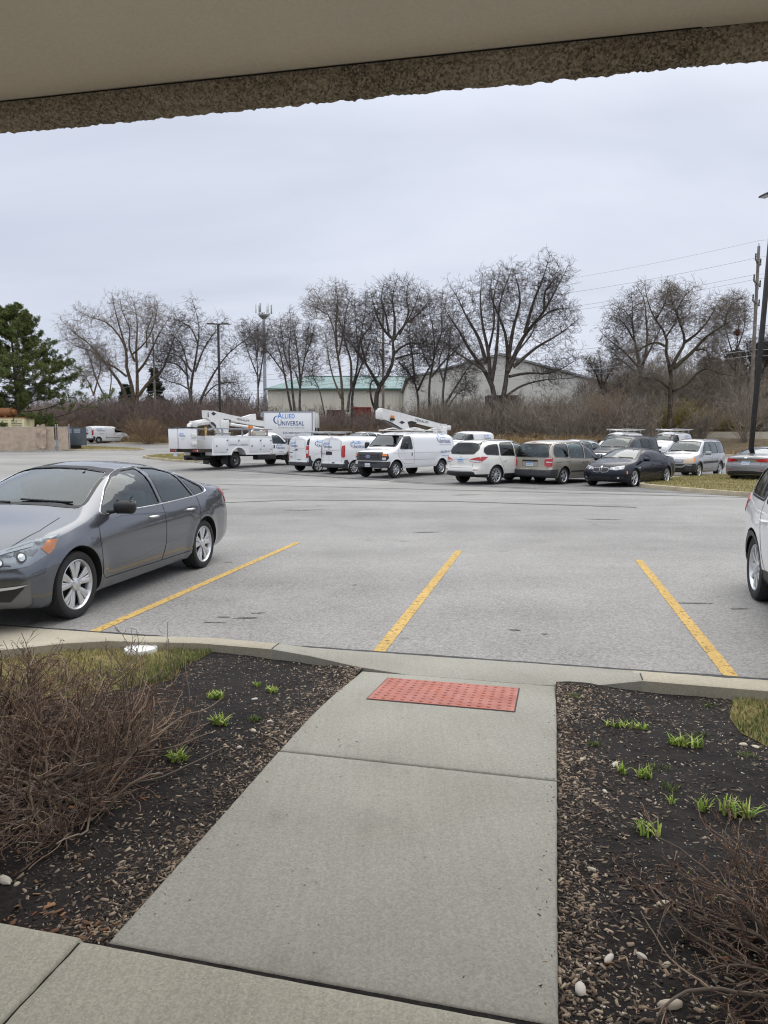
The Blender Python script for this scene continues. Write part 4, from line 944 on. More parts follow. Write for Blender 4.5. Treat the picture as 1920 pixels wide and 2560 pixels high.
def cvan_glass(c, kangoo=False):
    fd = [(1.50, 1.17), (1.15, 1.45), (.95, 1.57), (.78, 1.615), (.44, 1.63), (.42, 1.16)]
    c.window(fd, .022, 'LR', M['glass_dark'], name='side_window', r=.05)
    c.window([(-.72, 1.22), (0, 1.26), (.72, 1.22), (.66, 1.66), (.3, 1.70), (-.3, 1.70), (-.66, 1.66)], .025, 'F', M['glass_clear'], name='windshield', r=.05)
def veh_cvan(name, label, loc, head, style='ram', kind='cap', logos=True, rack=False, group=None, sz=1, rear=True, front=True, cladding=True):
    pm = M['white']
    c = Car(name, label, 'van', CVAN, pm, loc, head, 1, sz, 1, group=group, nst=50)
    cvan_glass(c)
    c.regions.append(('rear_bumper', M['plastic'], [((0, 0, .50), (0, 0, -1)), ((-1.95, 0, 0), (-1, 0, 0))]))
    c.regions.append(('front_bumper', M['plastic'], [((0, 0, .46), (0, 0, -1)), ((1.98, 0, 0), (1, 0, 0))]))
    c.build_body(cabin=(.15, 1.55, .62), arch=.375)
    c.wheels(kind, .32, .20)
    c.seams([[(1.56, 1.12), (1.58, .80), (1.12, .40), (.40, .36), (.37, 1.12), (.40, 1.70)], [(.33, .36), (-.62, .36), (-.66, 1.72), (.33, 1.74), (.33, .36)]], width=.010)
    c.handle(.50, 1.0, M['black'], .15); c.handle(.22, 1.0, M['black'], .15)
    c.mirror(1.28, 1.15, M['black'], w=.22, h=.24)
    for v in 'LR':
        if style == 'ram': c.band(v, [(.98, .56), (-.75, .56)], .07, 'side_moulding', M['plastic'], .012, closed=False)
        if style == 'ram': c.patch(v, [(-1.92, .50), (-1.92, .86), (-2.02, .86), (-2.20, .66), (-2.20, .50)] if False else [(-1.86, .49), (-1.98, .70), (-2.16, .70), (-2.22, .49)], 'corner_cladding', M['plastic'], .006)
        else:
            c.patch(v, [(-1.86, .49), (-2.02, .62), (-2.08, .84), (-2.22, .84), (-2.24, .49)], 'corner_cladding', M['plastic'], .006)
            c.band(v, [(1.2, .92), (-1.9, .92)], .008, 'body_crease', M['galv'], .002, closed=False)
        for wx in (1.555, -1.555):
            c.band(v, [(wx + .39 * cos(a), .32 + .39 * sin(a)) for a in np.linspace(R(5), R(175), 18)], .022, 'wheel_arch_lip', pm, .010, closed=False)
    for sg in (1, -1):
        fv, bv = ('FL', 'BL') if sg > 0 else ('FR', 'BR')
        if style == 'ram':
            t = c.patch(bv, rnd(P3(bv, [(-2.14, .90, 1.40), (-2.26, .82, 1.38), (-2.30, .80, 1.1), (-2.29, .80, .84), (-2.22, .87, .80), (-2.14, .90, .86)], sg), .03), 'tail_light', M['lampred'], .016, skirt=.02)
        else:
            t = c.patch(bv, P3(bv, [(-2.16, .90, 1.32), (-2.26, .82, 1.32), (-2.29, .80, 1.1), (-2.28, .81, .72), (-2.20, .88, .72), (-2.16, .90, 1.0)], sg), 'tail_light', M['lampred'], .014, skirt=.02)
            c.patch(bv, P3(bv, [(-2.19, .89, 1.12), (-2.27, .81, 1.12), (-2.28, .81, .94), (-2.20, .88, .94)], sg), 'reversing_lamp', M['lampwhite'], .018, parent=t)
            c.patch(bv, P3(bv, [(-2.12, .905, 1.70), (-2.22, .86, 1.70), (-2.26, .83, 1.34), (-2.17, .90, 1.34)], sg), 'door_hinge_cover', M['black'], .006)
        c.patch(fv, P3(fv, [(1.95, .88, 1.02), (2.2, .78, .96), (2.34, .60, .88), (2.38, .54, .74), (2.22, .78, .72), (2.05, .86, .80)], sg), 'headlight', M['lampwhite'], .008, skirt=.01)
    c.patch('F', [(-.40, .62), (.40, .62), (.42, .78), (-.42, .78)], 'grille', M['black'], .008)
    c.patch('F', [(-.55, .32), (.55, .32), (.5, .44), (-.5, .44)], 'lower_grille', M['black'], .010)
    # rear doors: gap, blanked windows, handle, plate
    c.band('B', [(.14, .52), (.14, 1.76)], .014, 'door_gap', M['galv'], .003, closed=False)
    c.band('B', rnd([(-.76, .52), (.76, .52), (.74, 1.74), (-.74, 1.74)], .05), .012, 'door_gap', M['galv'], .003)
    if style == 'ram':
        c.patch('B', rnd([(-.10, .93), (.74, .93), (.74, 1.09), (-.10, 1.09)], .04), 'door_handle_panel', M['black'], .012, skirt=.012)
        c.plate('B', .52, 1.01, blue=False)
        c.patch('B', rnd([(-.30, .52), (-.10, .52), (-.10, .58), (-.30, .58)], .01), 'step_pad', M['black'], .008)
        for a0, a1 in ((-.70, .10), (.18, .70)): c.band('B', rnd([(a0, 1.16), (a1, 1.16), (a1, 1.66), (a0, 1.66)], .06), .010, 'blanked_window_edge', M['galv'], .003)
    else:
        c.plate('B', .50, .80, blue=False)
        c.band('B', [(.36, .98), (.68, .99)], .03, 'door_grip', M['black'], .012, closed=False); c.patch('B', rnd([(-.10, 1.10), (.10, 1.10), (.10, 1.16), (-.10, 1.16)], .02), 'door_handle', M['black'], .02)
        for q in (-.30, -.12): c.patch('B', rnd([(q - .05, .60), (q + .05, .60), (q + .05, .65), (q - .05, .65)], .02), 'badge', M['black'], .008)
        for a0, a1 in ((-.68, .08), (.20, .68)): c.band('B', rnd([(a0, 1.20), (a1, 1.20), (a1, 1.64), (a0, 1.64)], .06), .008, 'blanked_window_edge', M['galv'], .003)
    c.patch('B', [(-.10, 1.775), (.10, 1.775), (.10, 1.795), (-.10, 1.795)], 'brake_lamp', M['lampred'], .012)
    if logos:
        car_logo(c, 'B', .62, 1.27, .72, tech=False)
        car_logo(c, 'R', -1.75, 1.26, .95, tech=False); car_logo(c, 'L', -.85, 1.26, .95, tech=False)
    c.seats([(.62, 2, .5)], zf=.52, y=.40); c.dash(1.45, 1.18)
    for y0, y1 in ((.62, .06), (-.06, -.60)):
        mb = MB(); mb.tube([c.proj('F', y0, 1.25, .012), c.proj('F', y1, 1.28, .012)], .011, 6); mb.obj('wiper', M['black'], c.root)
    if rack: ladder_rack(c, rack)
    return c
def ladder_rack(c, kind):
    """aluminium roof rack; kind 'rails' or 'drop' (drop-down ladder carrier with clamps)"""
    zt = 1.88 * c.sz
    mb = MB()
    for x in (.35, -.75, -1.85):
        for sg in (1, -1): mb.tube([(x, sg * .70, zt - .06), (x, sg * .70, zt + .12)], .022, 8)
        mb.tube([(x, -.78, zt + .12), (x, .78, zt + .12)], .025, 8)
    mb.obj('rack_crossbar', M['galv'] if kind == 'rails' else M['whitemetal'], c.root, 50)
    mb = MB()
    for yy in (.74, .40, -.40, -.74):
        mb.tube([(-2.30, yy, zt + .165), (.75, yy, zt + .165)], .024, 8)
    if kind == 'rails':
        for i in range(11): mb.tube([(-2.2 + i * .29, .40, zt + .165), (-2.2 + i * .29, .74, zt + .165)], .012, 6)
    else:
        mb.box((-.9, .60, zt + .20), (3.3, .36, .03)); mb.box((-.7, -.60, zt + .20), (2.9, .36, .03))
    mb.obj('rack_rail', M['whitemetal'] if kind == 'drop' else M['galv'], c.root, 50)
    if kind == 'drop':
        for x in (.45, -.6, -1.8):
            mb = MB(); mb.tube([(x, .55, zt + .16), (x, .55, zt + .32)], .022, 8); mb.box((x, .55, zt + .33), (.10, .05, .03)); mb.tube([(x, -.55, zt + .16), (x, -.55, zt + .30)], .022, 8)
            mb.obj('rack_clamp', M['black'], c.root, 50)

def boom_text(c, p, w, h, rot_pts, string='VERSALIFT'):
    pass
def veh_evan(name, label, loc, head):
    pm = M['white']
    c = Car(name, label, 'van', EVAN, pm, loc, head, nst=56)
    c.window([(1.44, 1.30), (1.22, 1.62), (1.02, 1.84), (.62, 1.86), (.56, 1.29)], .024, 'LR', M['glass'], name='side_window', r=.05)
    c.window([(-.80, 1.41), (0, 1.43), (.80, 1.41), (.76, 1.90), (-.76, 1.90)], .03, 'F', M['glass_clear'], name='windshield', r=.08)
    c.regions.append(('front_bumper', M['plastic'], [((0, 0, .74), (0, 0, -1)), ((2.16, 0, 0), (1, 0, 0))]))
    c.build_body(cabin=(.1, 1.62, .80), arch=.45)
    c.wheels('cap', .375, .24)
    c.seams([[(1.62, 1.28), (1.60, .95), (1.20, .62), (.46, .60), (.44, 1.26), (.50, 1.94), (1.02, 1.94)]], width=.012)
    for v in 'LR':
        c.band(v, [(1.95, 1.10), (.4, 1.12), (-2.8, 1.13)], .010, 'body_crease', M['galv'], .0015, closed=False)
        c.band(v, [(1.3, .80), (-1.25, .80)], .014, 'body_crease', M['galv'], .0015, closed=False)
        for wx in (1.7525, -1.7525): c.band(v, [(wx + .47 * cos(a), .385 + .47 * sin(a)) for a in np.linspace(R(8), R(172), 22)], .03, 'wheel_arch_lip', pm, .018, closed=False)
        c.patch(v, rnd([(.60, .98), (.66, .98), (.66, 1.12), (.60, 1.12)], .015), 'door_handle', M['black'], .012, skirt=.01)
    c.mirror(1.30, 1.42, M['black'], w=.24, h=.30, out=.16, d=.12)
    # nose: black grille block with lamps
    g = c.patch('F', rnd([(-.72, .78), (.72, .78), (.72, 1.13), (-.72, 1.13)], .05), 'grille', M['plastic'], .05, skirt=.06)
    c.patch('F', [(-.60, .84), (.60, .84), (.60, 1.06), (-.60, 1.06)], 'grille_opening', M['black'], .054, parent=g)
    for z in (.88, .95, 1.03): c.band('F', [(-.60, z), (.60, z)], .035, 'grille_slat', M['plastic'], .066, closed=False, parent=g)
    for y in (-.50, .50): c.band('F', [(y, .84), (y, 1.06)], .03, 'grille_slat', M['plastic'], .07, closed=False, parent=g)
    o = c.patch('F', [(.14 * cos(a), .955 + .06 * sin(a)) for a in np.linspace(0, 2 * pi, 25)[:-1]], 'badge', M['chrome'], .074, parent=g)
    c.patch('F', [(.125 * cos(a), .955 + .048 * sin(a)) for a in np.linspace(0, 2 * pi, 25)[:-1]], 'badge_field', M['logo_dark'], .078, parent=g)
    c.text('F', 'Ford', 0, .935, .07, 'badge_lettering', M['chrome'], off=.084, parent=g, center=True, shear=.2)
    for sg in (1, -1):
        fv = 'FL' if sg > 0 else 'FR'
        hb = c.patch(fv, P3(fv, [(2.28, .93, 1.08), (2.46, .72, 1.08), (2.48, .72, .78), (2.34, .90, .78), (2.24, .95, .90)], sg), 'lamp_housing', M['black'], .012, skirt=.01)
        c.patch(fv, P3(fv, [(2.32, .92, 1.065), (2.46, .74, 1.065), (2.47, .74, .98), (2.31, .92, .98)], sg), 'turn_lamp', M['amber'], .018, parent=hb)
        c.patch(fv, rnd(P3(fv, [(2.36, .89, .92), (2.47, .74, .92), (2.47, .74, .81), (2.37, .88, .81)], sg), .02), 'headlight', M['lampwhite'], .018, parent=hb)
    c.plate('F', -.08, .58, blue=False); c.patch('F', rnd([(-.60, .62), (-.36, .62), (-.36, .73), (-.60, .73)], .01) if False else rnd([(-.92, .62), (-.70, .62), (-.70, .73), (-.92, .73)], .01), 'sticker', M['plate'], .02)
    c.patch('F', [(-.55, .63), (.45, .63), (.45, .71), (-.55, .71)], 'bumper_slot', M['black'], .006)
    car_logo(c, 'L', -1.45, 1.56, 1.12, big=True); car_logo(c, 'R', -2.60, 1.56, 1.12, big=True)
    c.seats([(.75, 2, .55)], zf=.70, y=.46); c.dash(1.55, 1.40, .75)
    for y0, y1 in ((.70, .22), (-.05, -.62)):
        mb = MB(); mb.tube([c.proj('F', y0, 1.44, .016), c.proj('F', y1, 1.46, .016)], .012, 6); mb.obj('wiper', M['black'], c.root)
    # roof deck with low hoops
    mb = MB()
    for sg in (1, -1):
        mb.tube([(.95, sg * .72, 2.10), (.95, sg * .72, 2.16), (-2.5, sg * .72, 2.16), (-2.5, sg * .72, 2.09)], .022, 8)
        for x0 in (.75, -.95):
            mb.tube([(x0, sg * .66, 2.14), (x0 - .35, sg * .66, 2.22), (x0 - .75, sg * .66, 2.27), (x0 - 1.1, sg * .66, 2.24), (x0 - 1.6, sg * .66, 2.14)], .026, 8)
    for x in (.9, 0, -.9, -1.8): mb.tube([(x, -.74, 2.15), (x, .74, 2.15)], .02, 8)
    mb.obj('roof_rack', M['whitemetal'], c.root, 50)
    # aerial lift: rear column, boom resting forward over the roof
    mb = MB(); mb.box((-3.10, .0, 1.56), (.40, .46, 1.66), 0, bev=.06); mb.tube([(-3.30, -.25, .9), (-3.34, -.25, 2.2)], .03, 8); mb.tube([(-2.98, .26, 1.2), (-3.0, .26, 2.2)], .035, 8)
    mb.box((-2.55, 0, 2.22), (.10, .20, .30)); mb.obj('lift_column', M['whitemetal'], c.root, 50)
    mb = MB(); mb.prism([(-3.35, 2.62), (-2.85, 2.64), (-2.8, 2.92), (-3.3, 2.90)], 'y', -.19, .19); mb.box((-3.5, 0, 2.72), (.5, .30, .24), 0, bev=.04)
    mb.tube([(-2.75, -.21, 2.72), (-2.75, .21, 2.72)], .09, 12); mb.obj('boom_joint', M['whitemetal'], c.root, 50, loc=(0, 0, -.40))
    mb = MB()
    mb.prism([(-2.95, 2.66), (-2.95, 2.90), (.30, 3.36), (1.72, 3.53), (1.76, 3.50), (1.70, 3.06), (1.10, 2.92), (.20, 2.62), (-.35, 2.56), (-.22, 2.74), (-.12, 2.96), (-.45, 3.01), (-1.0, 2.93)], 'y', -.14, .14)
    bo = mb.obj('boom', M['whitemetal'], c.root, 30, loc=(0, 0, -.40))
    mb = MB(); mb.box((1.80, 0, 3.26), (.14, .34, .42), 0, bev=.05); mb.obj('boom_end', M['whitemetal'], bo)
    mb = MB(); mb.prism([(1.0, 2.93), (1.70, 3.08), (1.2, 2.90), (.2, 2.58)], 'y', -.11, .11); mb.prism([(-.95, 2.92), (-.42, 3.0), (-.15, 2.94), (-.12, 2.84), (-.5, 2.84)], 'y', -.09, .09); mb.obj('boom_underside', M['black'], bo)
    for sg in (1, -1):
        mb = MB(); mb.prism([(.30, 2.84), (.52, 2.92), (.30, 3.0), (.08, 2.92)], 'y', sg * .141, sg * .147); mb.obj('boom_emblem', M['ink'], bo)
        mb = MB(); mb.box((1.06, sg * .20, 3.16), (.16, .10, .14), 0, bev=.02); ob = mb.obj('warning_lamp', M['amber'], bo, 40); mb = MB(); mb.box((1.08, sg * .20, 3.04), (.24, .12, .10), 0, bev=.02); mb.obj('lamp_base', M['black'], ob)
        V, F, wd = text_geo('VERSALIFT', .02); mir = -1 if sg > 0 else 1
        vs = [Vector((-1.25 + mir * (a - wd / 2) * .22, sg * .1435, 2.95 + b * .16 + (mir * (a - wd / 2) * .22) * .125)) for a, b in V]
        fs = [f if sg < 0 else tuple(reversed(f)) for f in F]; mb = MB(); mb.add(vs, fs); mb.obj('boom_lettering', M['ink'], bo)
    return c

def veh_bucket(name, label, loc, head):
    pm = M['white']
    c = Car(name, label, 'truck', CABTRUCK, pm, loc, head, nst=50)
    c.window([(1.70, 1.34), (1.45, 1.60), (1.22, 1.80), (1.05, 1.84), (.68, 1.84), (.64, 1.36)], .024, 'LR', M['glass'], name='side_window', r=.06)
    c.window([(-.80, 1.50), (0, 1.52), (.80, 1.50), (.74, 1.88), (-.74, 1.88)], .03, 'F', M['glass_clear'], name='windshield', r=.06)
    c.window([(-.72, 1.45), (.72, 1.45), (.68, 1.82), (-.68, 1.82)], .02, 'B', M['glass'], name='rear_window', r=.05)
    c.build_body(cabin=(.48, 1.85, .90), arch=.50, wheels_x=(2.25,))
    c.wheels('truck', .41, .25, xs=(2.25,)); c.wheels('truck', .41, .50, xs=(-2.25,), inset=.10)
    c.seams([[(1.86, 1.30), (1.88, .95), (1.80, .74), (.58, .72), (.56, 1.34), (.62, 1.90), (1.1, 1.92)]], width=.012)
    for v in 'LR':
        c.band(v, [(2.25 + .53 * cos(a), .44 + .53 * sin(a)) for a in np.linspace(R(-10), R(190), 26)], .13, 'wheel_arch_flare', M['plastic'], .05, closed=False)
        c.patch(v, rnd([(.68, 1.06), (.78, 1.06), (.78, 1.26), (.68, 1.26)], .02), 'door_handle', M['black'], .01, skirt=.01)
        c.patch(v, [(1.90, 1.24), (2.3, 1.18), (2.35, 1.22), (1.95, 1.30)], 'wing_vent', M['black'], .004)
    c.mirror(1.62, 1.42, M['black'], w=.26, h=.32, out=.18)
    mb = MB(); mb.box((1.70, -1.24, 1.36), (.04, .10, .12), 0, bev=.015); mb.obj('mirror_repeater', M['orange'], c.root)
    for v, x0 in (('R', .88), ('L', 1.72)): car_logo(c, v, x0, 1.03, .72, tech=False)
    mb = MB(); mb.box((2.9, 0, .62), (.40, 1.9, .24), 0, bev=.05); mb.obj('front_bumper', M['chrome'], c.root)
    c.patch('F', [(-.55, .85), (.55, .85), (.6, 1.2), (-.6, 1.2)], 'grille', M['chrome'], .01)
    for sg in (1, -1): c.patch('F', [(sg * .62, .9), (sg * .90, .9), (sg * .88, 1.18), (sg * .62, 1.2)], 'headlight', M['lampwhite'], .01)
    c.seats([(.98, 2, .6)], zf=.75, y=.45); c.dash(1.72, 1.44, .75)
    # chassis rails, running gear, flaps
    mb = MB()
    for sg in (1, -1): mb.box((-1.1, sg * .42, .74), (6.4, .09, .24))
    mb.box((.1, -.80, .56), (1.5, .42, .30), 0, bev=.04); mb.box((-2.25, 0, .42), (.30, 1.7, .24), 0, bev=.08); mb.tube([(-2.9, -.3, .55), (-3.6, -.2, .50), (-4.3, -.4, .52)], .06, 8); mb.box((2.25, 0, .45), (.2, 1.7, .2), 0, bev=.06)
    for sg in (1, -1): mb.box((-2.95, sg * .76, .44), (.03, .50, .50)); mb.box((1.62, sg * .86, .52), (.03, .32, .36))
    mb.box((-4.3, 0, .62), (.9, .9, .16)); mb.tube([(-4.95, 0, .52), (-4.7, 0, .56)], .06, 8); mb.box((-4.55, -.5, .56), (.5, .3, .22), 0, bev=.04); mb.box((-4.4, .45, .58), (.4, .4, .26), 0, bev=.04)
    mb.obj('chassis', M['black'], c.root)
    # service body: side boxes with doors, wheel arch cut through
    for sg in (1, -1):
        y0, y1 = sg * .62, sg * 1.17
        prof = [(-4.15, .72), (-2.83, .72)] + [(-2.25 + .56 * cos(a), .56 + .56 * sin(a) + .03) for a in np.linspace(R(163), R(17), 16)] + [(-1.67, .72), (.36, .72), (.36, 1.78), (-4.15, 1.78)]
        mb = MB(); mb.prism(prof, 'y', min(y0, y1), max(y0, y1)); bx = mb.obj('side_locker', pm, c.root, 30)
        yo = sg * 1.176
        for k, (a, b, z0, z1) in enumerate(((-4.02, -3.06, .86, 1.66), (-2.98, -1.50, 1.24, 1.66), (-1.42, -.56, .86, 1.66), (-.48, .28, .86, 1.66))):
            mb = MB(); mb.box(((a + b) / 2, yo, (z0 + z1) / 2), (b - a, .024, z1 - z0), 0, bev=.01); d = mb.obj('locker_door', pm, bx, 40)
            mb = MB(); hw = (a + b) / 2 if k == 1 else a + .16 
            mb.box(((a + b) / 2 if k == 1 else a + .18, yo + sg * .014, 1.52 if k == 1 else 1.22), (.11, .012, .11), 0, bev=.004); mb.obj('locker_latch', M['galv'], d)
            if k != 1:
                for hz in (z0 + .16, z1 - .14): mb = MB(); mb.box((b - .02, yo + sg * .014, hz), (.09, .014, .05)); mb.obj('hinge', M['ink'], d)
            else:
                mb = MB(); mb.box((a + .35, yo + sg * .014, z0 + .06), (.5, .012, .012)); mb.box((b - .35, yo + sg * .014, z0 + .06), (.5, .012, .012)); mb.obj('hinge', M['ink'], d)
        mb = MB(); mb.box((.30, yo, .76), (.12, .03, .05)); mb.obj('side_marker', M['amber'], bx)
        mb = MB(); mb.tube([(-2.25 + .57 * cos(a), sg * 1.172, .59 + .56 * sin(a)) for a in np.linspace(R(167), R(13), 18)], .03, 6); mb.obj('wheel_arch_lip', pm, bx, 50)
    mb = MB(); mb.box((-1.9, 0, .92), (4.5, 1.24, .08)); mb.box((-4.12, 0, 1.25), (.05, 1.24, .60)); mb.box((-3.9, .0, 1.3), (.02, 1.0, .4)); mb.obj('load_bed', M['whitemetal'], c.root)
    # rear work platform, lamps, bumper
    mb = MB(); mb.box((-4.62, 0, .98), (.92, 2.36, .17)); pf = mb.obj('rear_platform', pmat('worn_deck', (.045, .035, .028), .85, noise=.4, nscale=7), c.root)
    for yy in (-1.0, -.82, .82, 1.0): mb = MB(); mb.box((-5.085, yy, .98), (.02, .12, .10), 0, bev=.004); mb.obj('tail_light', M['lampred'], pf)
    for yy in (-1.12, .66): mb = MB(); mb.box((-5.085, yy, .98), (.02, .07, .10)); mb.obj('reversing_lamp', M['lampwhite'], pf)
    mb = MB(); mb.box((-5.09, .70, .76), (.01, .32, .20)); mb.box((-5.08, .70, .88), (.02, .04, .06)); mb.obj('number_plate', M['plate'], pf)
    # ladder rack along the kerb side
    mb = MB()
    for sg in (-1, 1):
        mb.box((-1.75, sg * 1.05, 2.17), (4.5, .10, .05), 0, bev=.01); mb.box((-1.75, sg * .80, 2.17), (4.5, .05, .05), 0, bev=.01)
        for x in (-3.3, -1.3, .10): mb.box((x, sg * 1.05, 1.97), (.08, .07, .36))
        mb.tube([(-4.0, sg * 1.05, 2.16), (-4.15, sg * 1.05, 2.08), (-4.1, sg * .8, 2.08)], .03, 8)
    mb.obj('ladder_rack', M['galv'], c.root, 40)
    mb = MB(); mb.box((-.35, -.75, 1.92), (.75, .50, .24), 0, bev=.04); mb.obj('cooler_box', pmat('cream_plastic', (.55, .52, .45), .6), c.root)
    # outrigger posts
    for (x, y) in ((-3.95, -.45), (-.95, -.72)):
        mb = MB(); mb.tube([(x, y, 1.0), (x, y, 2.25)], .055, 8); mb.obj('boom_rest', M['rust'] if x > -3 else pmat('worn_yellow', (.55, .38, .16), .7, noise=.4, nscale=9), c.root, 50)
    mb = MB(); mb.tube([(-.95, -.72, 2.22), (-.95, -.72, 2.36)], .10, 10); mb.tube([(-.95, -.88, 2.28), (-.95, -.70, 2.28)], .09, 10); mb.obj('boom_rest_pad', M['orange'], c.root, 50)
    # turret and boom
    mb = MB(); mb.box((-2.35, 0, 1.35), (.62, .62, .9)); mb.obj('pedestal_base', M['black'], c.root)
    mb = MB(); mb.lathe([(1e-3, 1.78), (.42, 1.78), (.42, 1.86), (.34, 1.88), (.34, 1.92), (.46, 1.93), (.46, 1.97), (1e-3, 1.98)], 'z', 28, c=(-2.35, 0, 0)); mb.obj('pedestal', M['whitemetal'], c.root, 40)
    mb = MB(); mb.prism([(-3.65, 3.72), (-3.05, 3.66), (-2.0, 3.52), (-2.05, 2.98), (-2.1, 2.48), (-2.62, 2.46), (-2.92, 2.80), (-3.62, 3.32)], 'y', -.20, .20)
    mb.box((-2.4, -.22, 3.0), (.62, .10, .46), 0, bev=.03); tu = mb.obj('turret', M['whitemetal'], c.root, 30, loc=(0, 0, -.55))
    for sg in (1, -1):
        mb = MB(); mb.prism([(-3.15, 3.44), (-2.97, 3.55), (-3.15, 3.66), (-3.33, 3.55)], 'y', sg * .201, sg * .207); mb.obj('boom_emblem', M['ink'], tu)
        mb = MB(); mb.prism([(-3.36, 2.98), (-3.22, 2.92), (-3.02, 2.76), (-2.98, 2.90), (-3.15, 3.06), (-3.32, 3.10)], 'y', sg * .201, sg * .207); mb.obj('turret_opening', M['ink'], tu)
        mb = MB(); mb.prism([(-3.58, 3.36), (-3.50, 3.36), (-3.52, 3.62), (-3.56, 3.62)], 'y', sg * .201, sg * .207); mb.obj('hook', M['ink'], tu)
        mb = MB(); mb.prism([(-2.45, 3.30), (-1.9, 3.24), (-1.95, 3.10), (-2.45, 3.12)], 'y', sg * .201, sg * .207); mb.obj('turret_opening', M['ink'], tu)
    mb = MB(); mb.prism([(-3.2, 3.72), (-2.0, 3.54), (.15, 3.28), (.85, 3.24), (.90, 2.92), (.35, 2.92), (-1.0, 3.08), (-2.1, 3.24)], 'y', -.15, .15); lb = mb.obj('lower_boom', M['whitemetal'], c.root, 30, loc=(0, 0, -.55))
    mb = MB(); mb.prism([(-1.8, 3.12), (.10, 3.62), (.42, 3.66), (.46, 3.30), (-.2, 3.26), (-1.8, 2.98)], 'y', .20, .42); mb.obj('upper_boom', M['whitemetal'], c.root, 30, loc=(0, 0, -.55))
    mb = MB(); mb.tube([(-2.0, -.26, 2.98), (-.2, -.26, 2.82), (.8, -.26, 2.70)], [.09, .08, .05], 10); mb.obj('lift_cylinder', M['whitemetal'], c.root, 50, loc=(0, 0, -.55))
    for sg in (-1,):
        V, F, wd = text_geo('VERSALIFT', .02)
        mb = MB(); mb.add([Vector((-.95 + (a - wd / 2) * .20, -.1535, 3.20 + b * .15 - (a - wd / 2) * .20 * .115)) for a, b in V], F); mb.obj('boom_lettering', M['ink'], lb)
    # bucket end
    mb = MB(); mb.tube([(-2.95, .0, 2.62), (-3.9, -.0, 2.50), (-4.35, 0, 2.42)], [.17, .16, .16], 8); mb.box((-4.40, 0, 2.40), (.34, .34, .34), 0, bev=.05); mb.tube([(-4.45, 0, 2.40), (-4.70, 0, 2.34), (-4.82, -.12, 1.95), (-4.85, -.12, 1.45)], [.12, .12, .10, .09], 10); mb.obj('jib_arm', M['whitemetal'], c.root, 40)
    for k, (bx_, by_) in enumerate(((-5.15, -.42), (-5.15, .42))):
        mb = MB(); mb.box((bx_, by_, 1.62), (.62, .74, 1.10), 0, taper=(1.06, 1.04), bev=.05); bk = mb.obj('bucket', pm, c.root, 40)
        mb = MB(); mb.box((bx_, by_, 2.18), (.68, .80, .05), 0, bev=.02)
        for i in range(16):
            a = i * 2 * pi / 16; mb.box((bx_ + .30 * cos(a), by_ + .36 * sin(a), 2.20), (.14, .14, .07), 0, bev=.025)
        mb.obj('bucket_rim', M['black'], bk, 40)
        if k == 0: mb = MB(); mb.box((bx_ + .1, by_ - .40, 1.78), (.34, .06, .24), 0, bev=.02); mb.box((bx_ + .1, by_ - .40, 1.35), (.34, .06, .20), 0, bev=.02); mb.obj('bucket_step', M['whitemetal'], bk)
    for nm, mat, V, F in logo_pieces(.52, tech=False):      # lettering on the bucket, facing the rear
        mb = MB(); mb.add([Vector((-5.15 - .336, -.15 - a, 1.72 + b)) for a, b in V], F); mb.obj(nm, mat, c.root)
    # beacon on the cab
    mb = MB(); mb.lathe([(.09, 2.03), (.085, 2.15), (.05, 2.18), (1e-3, 2.19)], 'z', 14, c=(.62, -.45, 0)); mb.obj('beacon', M['orange'], c.root, 50)
    mb = MB(); mb.box((.62, .1, 2.07), (.22, 1.0, .07), 0, bev=.02); mb.obj('light_bar', M['lampwhite'], c.root)
    return c

